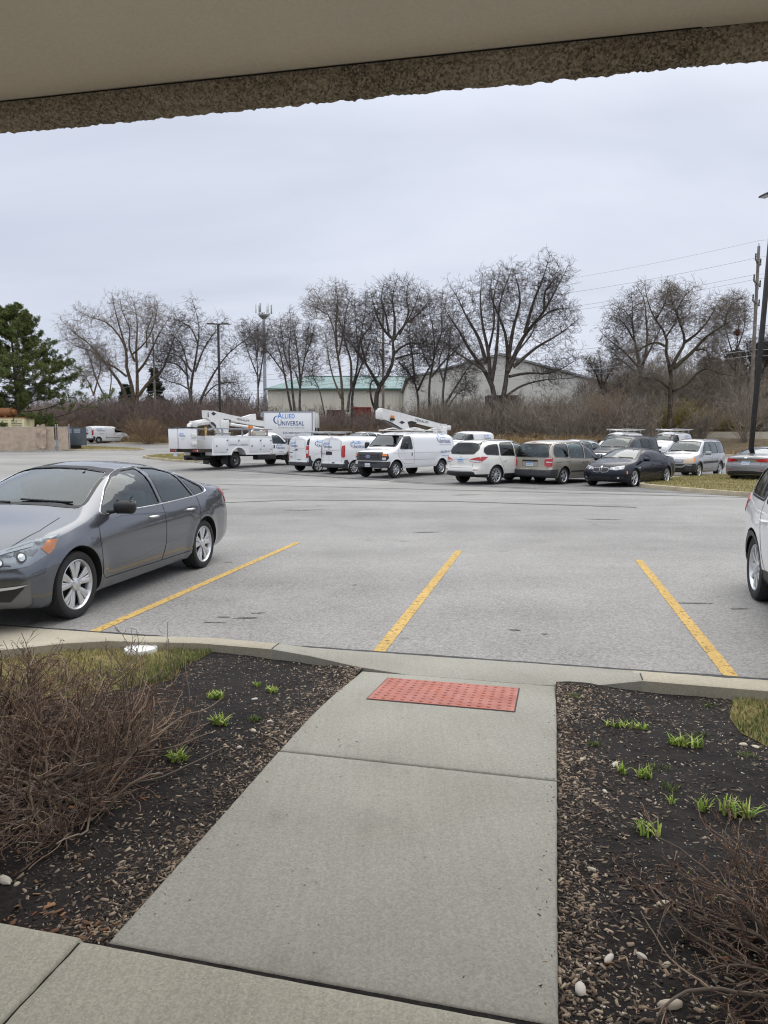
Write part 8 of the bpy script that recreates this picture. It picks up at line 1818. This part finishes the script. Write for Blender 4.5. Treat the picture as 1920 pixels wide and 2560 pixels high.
# island at the right, under the tall lamp post
turf_island([(9.75, 26.9), (9.55, 26.2), (9.75, 25.2), (10.2, 23.9), (10.7, 22.7), (11.4, 21.4), (12.4, 19.9), (13.6, 19.5), (14.6, 20.6), (16.0, 24.5), (17.2, 29.0), (17.3, 31.6), (16.4, 33.0), (15.2, 33.0), (13.2, 31.6), (11.4, 29.7), (10.3, 28.0)], 1, n=15000)
turf_island([(-17.9, 53.2), (-17.6, 52.2), (-16.6, 50.6), (-14.6, 48.2), (-12.8, 46.6), (-11.8, 47.0), (-11.4, 49.5), (-11.0, 53.0), (-12.4, 56.5), (-15.5, 57.0), (-17.6, 55.0)], 2, n=9000)
turf_island([(-32, 66.3), (-28.5, 63.9), (-22.4, 64.0), (-21.9, 64.9), (-22.6, 66.3), (-28.0, 70.0), (-31, 70.5)], 3, n=6000)

# ------------------------------------------------------------------ fence, generator, switchgear at the left
G['cloth'] = pmat('tan_screen_cloth', (.46, .365, .28), .9, noise=.14, nscale=3, detail=6)
G['cream'] = pmat('cream_enamel', (.66, .60, .36), .5, noise=.08, nscale=2)
G['slate'] = pmat('slate_enamel', (.075, .095, .115), .5, noise=.12, nscale=4)
def fence():
    pts = [Vector((-47, 60.5)), Vector((-33.4, 61.6)), Vector((-28.75, 62.9)), Vector((-27.75, 63.1))]
    root = empty('chain_link_fence', (-33.4, 61.6, terr(-33.4, 61.6))); tag(root, 'tan cloth-screened chain-link fence with sagging torn screen round the generator', 'fence'); o = Vector(root.location)
    H = 2.12
    def pt(s):
        acc = 0
        for i in range(len(pts) - 1):
            L_ = (pts[i + 1] - pts[i]).length
            if s <= acc + L_ or i == len(pts) - 2: return pts[i].lerp(pts[i + 1], (s - acc) / L_)
            acc += L_
    tot = sum((pts[i + 1] - pts[i]).length for i in range(len(pts) - 1))
    def panel(s0, s1, seed, name='screen_cloth'):
        V = []; F = []; n = max(4, int((s1 - s0) / .12)); m = 16
        for i in range(n + 1):
            p = pt(s0 + (s1 - s0) * i / n); z = terr(p.x, p.y)
            for j in range(m + 1):
                t = j / m; wv = .05 * hnoise(i * .35, t * 2.5, 1, seed) * (1 if 0 < i < n else 0); sag = .09 * sin(pi * i / n) if j == 0 else 0
                V.append((p.x - o.x + wv * .3, p.y - o.y - .04 + wv, z - o.z + .10 + (H - .12 + .04 * hnoise(i * .2, 3, 1, seed)) * t + (.10 * (1 - t) ** 6 * hnoise(i * .12, 0, 1, seed))))
        for i in range(n):
            for j in range(m): a = i * (m + 1) + j; F.append((a, a + m + 1, a + m + 2, a + 1))
        me = bpy.data.meshes.new(name); me.from_pydata(V, [], F); me.update(); smooth(me); link(name, me, G['cloth'], root)
    ends = [0.2, 6.0, 9.4, 13.6, 17.2, tot - 1.25]
    for i in range(5): panel(ends[i], ends[i + 1] - .03, i * 1.7)
    panel(tot - .98, tot - .12, 9)
    for k, s in enumerate([0.1, 3, 6.0, 9.4, 11.5, 13.6, 15.4, 17.2, tot - 1.15, tot - 1.0, tot - .05]):
        p = pt(s); z = terr(p.x, p.y) - o.z; mb = MB(); hh = H + (.16 if k > 7 else .08); r_ = .05 if k > 7 else .03
        mb.tube([(p.x - o.x, p.y - o.y, z - .1), (p.x - o.x, p.y - o.y, z + hh)], r_, 8); mb.lathe([(r_ * 1.2, hh), (r_ * 1.2, hh + .03), (1e-3, hh + .07)], 'z', 8, c=(p.x - o.x, p.y - o.y, z)); mb.obj('post', M['galv'], root, 50)
    mb = MB()
    for z in (.08, H): mb.tube([(pt(s).x - o.x, pt(s).y - o.y, terr(pt(s).x, pt(s).y) - o.z + z) for s in np.linspace(0, tot - .1, 14)], .022, 6)
    mb.obj('top_rail', M['galv'], root, 50)
    # torn flap of screen
    g = np.random.default_rng(4); V = []; F = []; p = pt(17.2)
    for i in range(7):
        for j in range(10): V.append((p.x - o.x - .35 + i * .13 + g.normal(0, .04), p.y - o.y - .16 + g.normal(0, .06), terr(p.x, p.y) - o.z + .25 + j * .235 + g.normal(0, .04)))
    for i in range(6):
        for j in range(9): F.append((i * 10 + j, (i + 1) * 10 + j, (i + 1) * 10 + j + 1, i * 10 + j + 1))
    me = bpy.data.meshes.new('torn_cloth'); me.from_pydata(V, [], F); me.update(); smooth(me); link('torn_cloth', me, G['cloth'], root)
fence()
def generator():
    x1, y = -32.95, 65.2; z = terr(x1, y); root = empty('generator', (x1 - 3, y + 1.1, z), R(3)); tag(root, 'cream steel generator enclosure with rusty top rim and exhaust, behind the fence', 'generator')
    mb = MB(); mb.box((0, 0, 1.55), (6.0, 2.2, 2.7), 0, bev=.03); mb.box((0, 0, .12), (5.9, 2.1, .24)); mb.obj('enclosure', G['cream'], root)
    mb = MB(); mb.box((0, 0, 2.93), (6.1, 2.3, .08), 0, bev=.02); mb.obj('roof_rim', M['rust'], root)
    for x in (1.1, 2.35):
        mb = MB()
        for i in range(4): mb.box((x, -1.11, 1.92 + i * .17), (.95, .03, .05))
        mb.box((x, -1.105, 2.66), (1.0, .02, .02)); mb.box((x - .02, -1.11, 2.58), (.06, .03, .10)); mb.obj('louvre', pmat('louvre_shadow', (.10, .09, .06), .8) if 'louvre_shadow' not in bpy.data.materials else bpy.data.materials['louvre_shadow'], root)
    mb = MB(); mb.box((-.9, -1.105, 2.55), (.9, .02, .02)); mb.box((-.5, -1.11, 2.50), (.10, .02, .10)); mb.obj('panel_joint', M['ink'], root)
    mb = MB(); mb.tube([(-2.8, 0, 3.45), (1.5, 0, 3.45)], .42, 20); mb.tube([(1.5, 0, 3.45), (1.85, 0, 3.45)], .30, 16); mb.box((-1, 0, 3.05), (.2, .6, .3)); mb.box((1, 0, 3.05), (.2, .6, .3)); mb.obj('exhaust_silencer', M['rust'], root, 50)
generator()
def switchgear():
    x, y = -28.0, 65.0; z = terr(x, y); root = empty('switchgear_cabinet', (x, y, z), R(6)); root.scale = (.72, 1, 1); tag(root, 'slate grey electrical cabinet beside the end of the screened fence', 'cabinet')
    mb = MB(); mb.prism([(-.95, .42), (.95, .42), (.95, 2.02), (-.95, 2.06)], 'y', -.7, .7); mb.obj('housing', G['slate'], root)
    for xx, w in ((-.52, .80), (.42, 1.0)):
        mb = MB(); mb.box((xx, -.72, 1.22), (w, .05, 1.50), 0, bev=.02); d = mb.obj('door', G['slate'], root)
        for zz in (1.80, 1.62): mb = MB(); mb.box((xx, -.75, zz), (w * .7, .02, .06)); mb.obj('label_strip', M['plate'], d)
    mb = MB(); mb.box((-.3, 0, .22), (1.2, 1.2, .44)); mb.obj('plinth', M['black'], root)
switchgear()

# ------------------------------------------------------------------ lamp posts
def lamp_post(label, x, y, H, heads, zb_=None, lean=0.0, w=.13, rot=0):
    z = terr(x, y) + (0 if zb_ is None else zb_); root = empty('lamp_post', (x, y, z)); root.rotation_euler = (0, R(lean), R(rot)); tag(root, label, 'lamp post', 'dark square lamp posts of the lot')
    mt = pmat('bronze_post', (.030, .026, .024), .5, .3, noise=.3, nscale=6) if 'bronze_post' not in bpy.data.materials else bpy.data.materials['bronze_post']
    mb = MB(); mb.box((0, 0, H / 2 + .2), (w, w, H - .4), 0, bev=.012); mb.obj('pole', mt, root, 40)
    mb = MB(); mb.box((0, 0, .30), (.52, .52, .14), 0, bev=.03); mb.box((0, 0, .40), (.22, .22, .10), 0, bev=.02); 
    for sx in (-1, 1):
        for sy in (-1, 1): mb.tube([(sx * .18, sy * .18, .2), (sx * .18, sy * .18, .42)], .02, 6)
    mb.obj('base_plate', mt, root, 40)
    mb = MB(); mb.lathe([(1e-3, .235), (.40, .235), (.43, .21), (.43, -.2)] if zb_ is None else [(1e-3, .20), (.36, .20), (.38, .17), (.38, -.2)], 'z', 24); mb.obj('footing', G['curb'], root, 40)
    for a in heads:
        T_ = Matrix.Rotation(R(a), 4, 'Z'); mb = MB(); mb.box((.14, 0, H + .02), (.24, .08, .08), 0, T_); mb.box((.52, 0, H + .04), (.62, .36, .10), 0, T_, (.8, .8), bev=.04); h = mb.obj('lamp_head', mt, root, 40)
        mb = MB(); mb.box((.54, 0, H - .014), (.44, .26, .02), 0, T_); mb.obj('lens', M['plate'], h)
    return root
lamp_post('tall leaning lamp post on the grass island at the right edge', 15.5, 30.2, 11.75, (100, -80), .10, 2.45, .16)
lamp_post('lamp post with two flat heads rising behind the bucket truck', -11.9, 52.0, 9.45, (184, 4), .12, 0, .15, 0)

# ------------------------------------------------------------------ utility poles and wires
PL = [(33.25, 65.0), (-.1, 91.0), (-37.5, 117.5), (-78, 146), (70, 38)]
PH = 18.6
G['polewood'] = pmat('weathered_pole', (.20, .175, .15), .9, noise=.3, nscale=2)
dirp = Vector((-.797, .604)); crs = Vector((.604, .797))
def upole(i, lb):
    x, y = PL[i]; z = 0 if i != 4 else 0; root = empty('utility_pole', (x, y, terr(x, y) * .0 + .3), math.atan2(crs.y, crs.x)); tag(root, lb, 'utility pole', 'wooden utility poles along the road')
    mb = MB(); mb.tube([(0, 0, -.5), (0, 0, PH * .5), (0, 0, PH)], [.19, .16, .12], 12); mb.obj('pole', G['polewood'], root, 60)
    for z, L_ in ((PH - 1.35, 2.5), (PH - 3.2, 3.1), (PH - 4.9, 3.1)):
        mb = MB(); mb.box((0, 0, z), (L_, .12, .13)); 
        for s in (-1, 1): mb.tube([(s * L_ * .40, 0, z), (0, 0, z - .95)], .02, 6)
        a = mb.obj('crossarm', G['polewood'], root)
        for s in (-.46, .46):
            mb = MB(); mb.lathe([(.03, 0), (.08, .05), (.05, .12), (.08, .2), (.05, .28), (.08, .36), (.03, .48), (1e-3, .5)], 'z', 8, c=(s * L_, 0, z + .06)); mb.obj('insulator', M['black'], a, 40)
    mb = MB()
    for s in (-1, 1): mb.tube([(s * .14, 0, PH - .35), (s * .16, 0, PH + .25)], .02, 6)
    mb.obj('pole_top_pins', M['galv'], root)
upole(0, 'tall utility pole with three crossarms at the right edge'); upole(1, 'utility pole half hidden in the largest centre tree'); upole(2, 'distant utility pole seen through the pale spreading tree')
def wires():
    for k, (off, h, r_) in enumerate(((0, PH + .5, .012), (.85, PH - .75, .016), (-1.0, PH - 2.6, .016), (1.0, PH - 2.6, .016), (-.15, PH - 6.9, .022), (.1, PH - 7.6, .024), (0, PH - 9.0, .024), (.1, PH - 9.5, .02))):
        mb = MB()
        for i, j in ((4, 0), (0, 1), (1, 2), (2, 3)):
            a = Vector(PL[i]) + crs * off; b = Vector(PL[j]) + crs * off; pts = []
            for t in np.linspace(0, 1, 20): q = a.lerp(b, t); pts.append((q.x, q.y, .3 + h - 4 * .9 * t * (1 - t)))
            mb.tube(pts, r_ * .95, 4)
        tag(mb.obj('overhead_wire', M['galv'], None, 60), ['thin topmost wire strung between pole tops', 'upper power wire, second from the top', 'power wire left of the middle crossarms', 'power wire right of the middle crossarms', 'thick cable, upper one of the low four', 'thick cable, second of the low four', 'low cable, third of the low four', 'lowest cable of all, crossing the warehouse'][k], 'wire', 'wires strung between the utility poles')
wires()
def tower():
    x = (666 - 960) / FPX * 180; root = empty('cell_tower', (x, 180, 1)); tag(root, 'slender grey cell tower with white panel antennas on top', 'tower')
    H = 33.5; mb = MB(); mb.tube([(0, 0, 0), (0, 0, H - 2)], [.50, .34], 12); mb.obj('mast', M['galv'], root, 60)
    mb = MB()
    for a in range(0, 360, 120): mb.tube([(0, 0, H - 1.6), (1.4 * cos(R(a + 20)), 1.4 * sin(R(a + 20)), H - 1.4)], .14, 6)
    for a in range(0, 360, 120):
        p = [(1.6 * cos(R(a + q)), 1.6 * sin(R(a + q)), H - 1.4) for q in (-10, 50)]; mb.tube(p, .12, 6)
    mb.lathe([(.3, H - 2.8), (1.3, H - 1.9), (1.3, H - 1.6), (.3, H - 1.5)], 'z', 10); mb.obj('platform', M['galv'], root)
    for i, a in enumerate(range(0, 360, 60)):
        mb = MB(); c = (1.9 * cos(R(a + 15)), 1.9 * sin(R(a + 15))); mb.box((c[0], c[1], H - .2), (.32, .32, 2.2), 0, bev=.06); mb.obj('antenna', M['whitemetal'] if i % 2 else M['galv'], root)
tower()

# ------------------------------------------------------------------ buildings beyond the road
def clad(name, c1, c2, scale, axis='X'):
    m, nt, b, N, L = nodes_mat(name); tc = N('ShaderNodeTexCoord'); sp = N('ShaderNodeSeparateXYZ'); L(tc.outputs['Object'], sp.inputs[0]); mt = N('ShaderNodeMath'); mt.operation = 'MULTIPLY'; mt.inputs[1].default_value = scale; L(sp.outputs[axis], mt.inputs[0])
    sn = N('ShaderNodeMath'); sn.operation = 'SINE'; L(mt.outputs[0], sn.inputs[0]); ns = N('ShaderNodeTexNoise'); ns.inputs['Scale'].default_value = .25; ns.inputs['Detail'].default_value = 5; L(tc.outputs['Object'], ns.inputs['Vector'])
    mr = N('ShaderNodeMapRange'); L(ns.outputs[0], mr.inputs[0]); mr.inputs['From Min'].default_value = .3; mr.inputs['From Max'].default_value = .7; mx = N('ShaderNodeMix'); mx.data_type = 'RGBA'; mx.inputs['A'].default_value = (*c1, 1); mx.inputs['B'].default_value = (*c2, 1); L(mr.outputs[0], mx.inputs['Factor']); L(mx.outputs['Result'], b.inputs['Base Color'])
    bp = N('ShaderNodeBump'); bp.inputs['Strength'].default_value = .6; bp.inputs['Distance'].default_value = .06; L(sn.outputs[0], bp.inputs['Height']); L(bp.outputs[0], b.inputs['Normal']); b.inputs['Roughness'].default_value = .6; return m
G['clad'] = clad('cream_cladding', (.62, .60, .51), (.54, .52, .45), 9); G['clad2'] = clad('pale_cladding', (.62, .62, .57), (.54, .54, .50), 7)
G['greenroof'] = pmat('green_roof_panel', (.16, .25, .245), .5, .0, noise=.25, nscale=.6)
def green_hall():
    Y = 150.0; k = Y / FPX; xl = (672 - 960) * k; xr = (1062 - 960) * k; ze = CAMH + (1103 - 974) * k; Yr = 163.0; zr = CAMH + (1103 - 944.5) * Yr / FPX; root = empty('green_roofed_hall', (xl, Y, 1)); tag(root, 'long cream hall with a ribbed green metal hip roof behind the trees', 'building')
    W_ = xr - xl; mb = MB(); mb.box((W_ / 2, 13, (ze - 1) / 2), (W_, 26, ze - 1)); mb.obj('wall', G['clad'], root)
    e = .6; xh = 6.3; a = [(-e, -e, ze - 1), (W_ + e, -e, ze - 1), (W_ + e, 26 + e, ze - 1), (-e, 26 + e, ze - 1), (xh, 13, zr - 1), (W_ - .5, 13, zr - 1)]
    mb = MB(); mb.add(a, [(0, 1, 5, 4), (2, 3, 4, 5), (3, 0, 4), (1, 2, 5), (0, 3, 2, 1)]); rf = mb.obj('roof', G['greenroof'], root)
    mb = MB(); n = 56
    for i in range(n):
        x = -e + (W_ + 2 * e) * (i + .5) / n; t = 1.0
        x2, y2, z2 = x, 13.0, zr - 1
        if x < xh: t = (x + e) / (xh + e); y2 = -e + (13 + e) * t; z2 = ze - 1 + (zr - ze) * t
        mb.tube([(x, -e, ze - .96), (x2, y2, z2 + .05)], .055, 4)
    mb.obj('roof_rib', pmat('light_rib', (.28, .40, .38), .5), rf)
    mb = MB(); mb.box((W_ / 2, -e - .04, ze - 1.15), (W_ + 2 * e, .22, .35)); mb.box(((xh + W_) / 2, 13, zr - .92), (W_ - xh, .3, .14)); mb.obj('gutter', pmat('dark_green_trim', (.03, .09, .08), .5), rf)
    mb = MB()
    for x in np.linspace(3, W_ - 2, 9): mb.box((x, -.08, (ze - 1) / 2), (.25, .12, ze - 1))
    mb.obj('downpipe', G['clad2'], root)
green_hall()
def warehouse():
    Y = 120.0; k = Y / FPX; P = [((x - 960) * k, CAMH + (1103 - y) * k) for x, y in ((1020, 952), (1246, 894), (1530, 970), (1530, 1090), (1020, 1090))]; x0 = P[0][0]
    root = empty('white_warehouse', (x0, Y, 1)); tag(root, 'large off-white warehouse with a wide low gable end, right of the green roof', 'building')
    pl = [(p[0] - x0, p[1] - 1) for p in P]; pl[3] = (pl[3][0], -1); pl[4] = (pl[4][0], -1); mb = MB(); mb.prism(pl, 'y', 0, 40); mb.obj('wall', G['clad2'], root)
    a, b, c_ = pl[0], pl[1], pl[2]; mb = MB(); mb.prism([(a[0] - .5, a[1] - .05), (b[0], b[1] + .08), (c_[0] + .5, c_[1] - .05), (c_[0] + .5, c_[1] + .30), (b[0], b[1] + .42), (a[0] - .5, a[1] + .30)], 'y', -.5, 40.5); mb.obj('roof', pmat('grey_fascia', (.22, .23, .23), .6), root)
    mb = MB()
    for x in np.arange(1.2, P[2][0] - x0, 3.1): mb.box((x, -.03, 4), (.10, .06, 10))
    mb.obj('cladding_joint', G['clad2'], root)
warehouse()
# objects in the yard beyond the road
def container(label, px0, px1, py0, py1, Y, mat, name='shipping_container', cat='container', grp=None, depth=2.4, ribs=True):
    k = Y / FPX; x0, x1 = (px0 - 960) * k, (px1 - 960) * k; z1 = CAMH + (1103 - py0) * k; z0 = CAMH + (1103 - py1) * k; root = empty(name, ((x0 + x1) / 2, Y, z0)); tag(root, label, cat, grp); w = x1 - x0; h = z1 - z0
    mb = MB(); mb.box((0, depth / 2, h / 2), (w, depth, h)); mb.obj('shell', mat, root); mb = MB()
    if ribs:
        for x in np.arange(-w / 2 + .2, w / 2, .38): mb.box((x, -.03, h / 2), (.12, .06, h - .3))
    mb.box((0, -.05, h - .07), (w + .02, .1, .14)); mb.box((0, -.05, .07), (w + .02, .1, .14)); mb.obj('rib', mat, root)
    z = terr(root.location.x, Y)
    if z0 > z + .05: mb = MB(); mb.box((0, depth / 2, -(z0 - z) / 2), (w * .98, depth * .95, z0 - z)); mb.obj('plinth', BR['grey'], root)
    return root, w, h
container('dark brown container behind the two heavy trunks', 1216, 1293, 990, 1050, 88, pmat('brown_steel', (.035, .022, .022), .8, noise=.3, nscale=1), grp=None)
r_, w, h = container('dark green skip with a round green and white emblem in the yard', 1353, 1443, 1016, 1045, 90, pmat('dark_green_steel', (.025, .03, .027), .8, noise=.3, nscale=1), 'waste_skip', 'skip', depth=2)
mb = MB(); mb.lathe([(.33, 0), (.33, .02), (1e-3, .02)], 'y', 20, c=(.15, -.13, h * .62)); e_ = mb.obj('emblem', pmat('emblem_green', (.03, .30, .18), .5), r_)
mb = MB(); mb.box((.12, -.16, h * .62), (.42, .02, .12)); mb.box((.12, -.16, h * .34), (.5, .02, .05)); mb.obj('emblem_lettering', M['plate'], e_)
container('brick red container seen over the box truck gap', 883, 928, 1019, 1042, 92, pmat('red_steel', (.28, .045, .03), .8, noise=.3, nscale=1), grp=None)
container('dull maroon container left of the brick red one', 818, 862, 1026, 1048, 92, pmat('maroon_steel', (.10, .035, .035), .8, noise=.3, nscale=1), grp=None)
# pale road wall along the bank at the right
G['roadwall'] = ground_mat('road_wall_concrete', (.46, .42, .34), (.66, .61, .50), fine=3, fine_amt=.15, mid=.5, mid_amt=.2, big=.1, big_amt=.1, bump=.1)
mb = MB(); prev = None; X = np.linspace(9.5, 62, 22)
for i in range(21):
    x0, x1 = X[i], X[i + 1]; y0, y1 = (72 - .41 * x0) / .91, (72 - .41 * x1) / .91; t0, t1 = terr(x0, y0), terr(x1, y1); za, zc = CAMH + (1103 - 1079.5) / FPX * y0, CAMH + (1103 - 1079.5) / FPX * y1
    mb.add([(x0, y0, t0 - .3), (x1, y1, t1 - .3), (x1, y1, zc), (x0, y0, za), (x0 + .15, y0 + .33, t0 - .3), (x1 + .15, y1 + .33, t1 - .3), (x1 + .15, y1 + .33, zc), (x0 + .15, y0 + .33, za)], [(0, 1, 2, 3), (5, 4, 7, 6), (3, 2, 6, 7)] + ([(4, 0, 3, 7)] if i == 0 else []) + ([(1, 5, 6, 2)] if i == 20 else []))
tag(mb.obj('road_wall', G['roadwall'], None, 30), 'low pale concrete wall along the road behind the scrub at the right', 'wall')

# ------------------------------------------------------------------ the parked vehicles
zt = terr
def V3(x, y, dz=0): return (x, y, terr(x, y) + dz)
altima = veh_sedan('parked_car', 'dark grey saloon parked nose to the kerb, nearest car at the left', M['grey'], V3(-3.56, 8.28), 259.0, nst=120)
veh_suv('parked_car', 'white crossover cut off by the right edge, rear wheel and tail light showing', M['white'], V3(4.49, 6.02), 254.5, kind='ten', style='rogue', sx=.925, sz=.95, sw=.94, r=.35, dark=M['glass'])
veh_bucket('bucket_truck', 'white bucket truck with side lockers and a folded aerial boom', V3(-7.75, 42.35), 54)
veh_evan('lift_van', 'big white van with black grille and a boom lift lying over its roof', V3(.93, 33.9), 230)
veh_suv('parked_car', 'pearl white family SUV with red and clear tail lights, beside the beige minivan', M['pearl'], V3(4.91, 29.55), 40, style='pearl')
veh_minivan('parked_car', 'beige minivan with grey rear bumper and tan seats, third from the island', M['beige'], V3(7.5, 29.65), 42.5)
veh_sedan('parked_car', 'dark navy saloon with twin kidney grille at the end of the grass island', M['navy'], V3(9.72, 28.15), 226, kind='sport', style='navy', sx=1.055, sz=.995, sw=1.015, r=.335)
veh_suv('parked_car', 'boxy silver compact wagon with yellowed headlights behind the grass island', M['silver'], V3(14.42, 33.4), 226, kind='five', style='boxy', sx=.905, sz=.985, sw=.91, r=.345, dark=M['glass'])
veh_sedan('parked_car', 'mid grey saloon seen from behind beside the tall lamp post', M['midgrey'], V3(16.55, 30.7), 43, kind='ten', style='kia')
veh_cvan('delivery_van', 'small white van with tall red tail lights, beside the boom lift van', V3(-.93, 36.5), 43, style='ram', kind='ten')
veh_cvan('delivery_van', 'small white van with long aluminium ladder rack, beside the bucket truck', V3(-2.78, 38.35), 41, style='tc', kind='multi', rack='rails')
veh_cvan('delivery_van', 'white van parked alone at the far left beyond the cabinet', V3(-31.2, 80.6), 50, style='ram', kind='steel')
veh_boxtruck('box_truck', 'white box truck with big blue lettering on its side and a tail lift', V3(-10.35, 64.5), 177)
veh_suv('parked_car', 'white SUV with black side windows showing above the small vans', M['white'], V3(-1.85, 54, .12), 226, kind='ten', style='plain', sx=.95, sz=1.0, sw=.97, r=.36)
veh_cvan('delivery_van', 'white van facing the camera behind the boom lift column', V3(6.2, 53, .08), 226, style='ram')
veh_cvan('delivery_van', 'left one of two racked white vans, above the charcoal SUV', V3(17.9, 54), 226, style='tc', rack='drop')
veh_cvan('delivery_van', 'right one of two racked white vans, above the silver wagon', V3(21.6, 54), 226, style='tc', rack='drop')
veh_suv('parked_car', 'big charcoal SUV with chrome barred grille behind the navy saloon', M['charcoal'], V3(12.35, 36.8), 226, kind='five', style='big', sx=1.03, sz=1.06, sw=1.02, r=.39, glassm=M['glass'])
veh_suv('parked_car', 'pale silver hatch whose roof shows behind the beige minivan', M['palesilver'], V3(9.95, 38.2), 226, kind='ten', style='plain', sx=.90, sz=.94, sw=.93, r=.35, glassm=M['glass'], dark=M['glass'])
veh_suv('parked_car', 'distant pale car glimpsed through the thicket above the bucket', M['palesilver'], V3(-26.5, 95, 1.3), 10, kind='ten', style='plain', sx=.95, sz=.95, sw=.97, r=.36, cut=False)
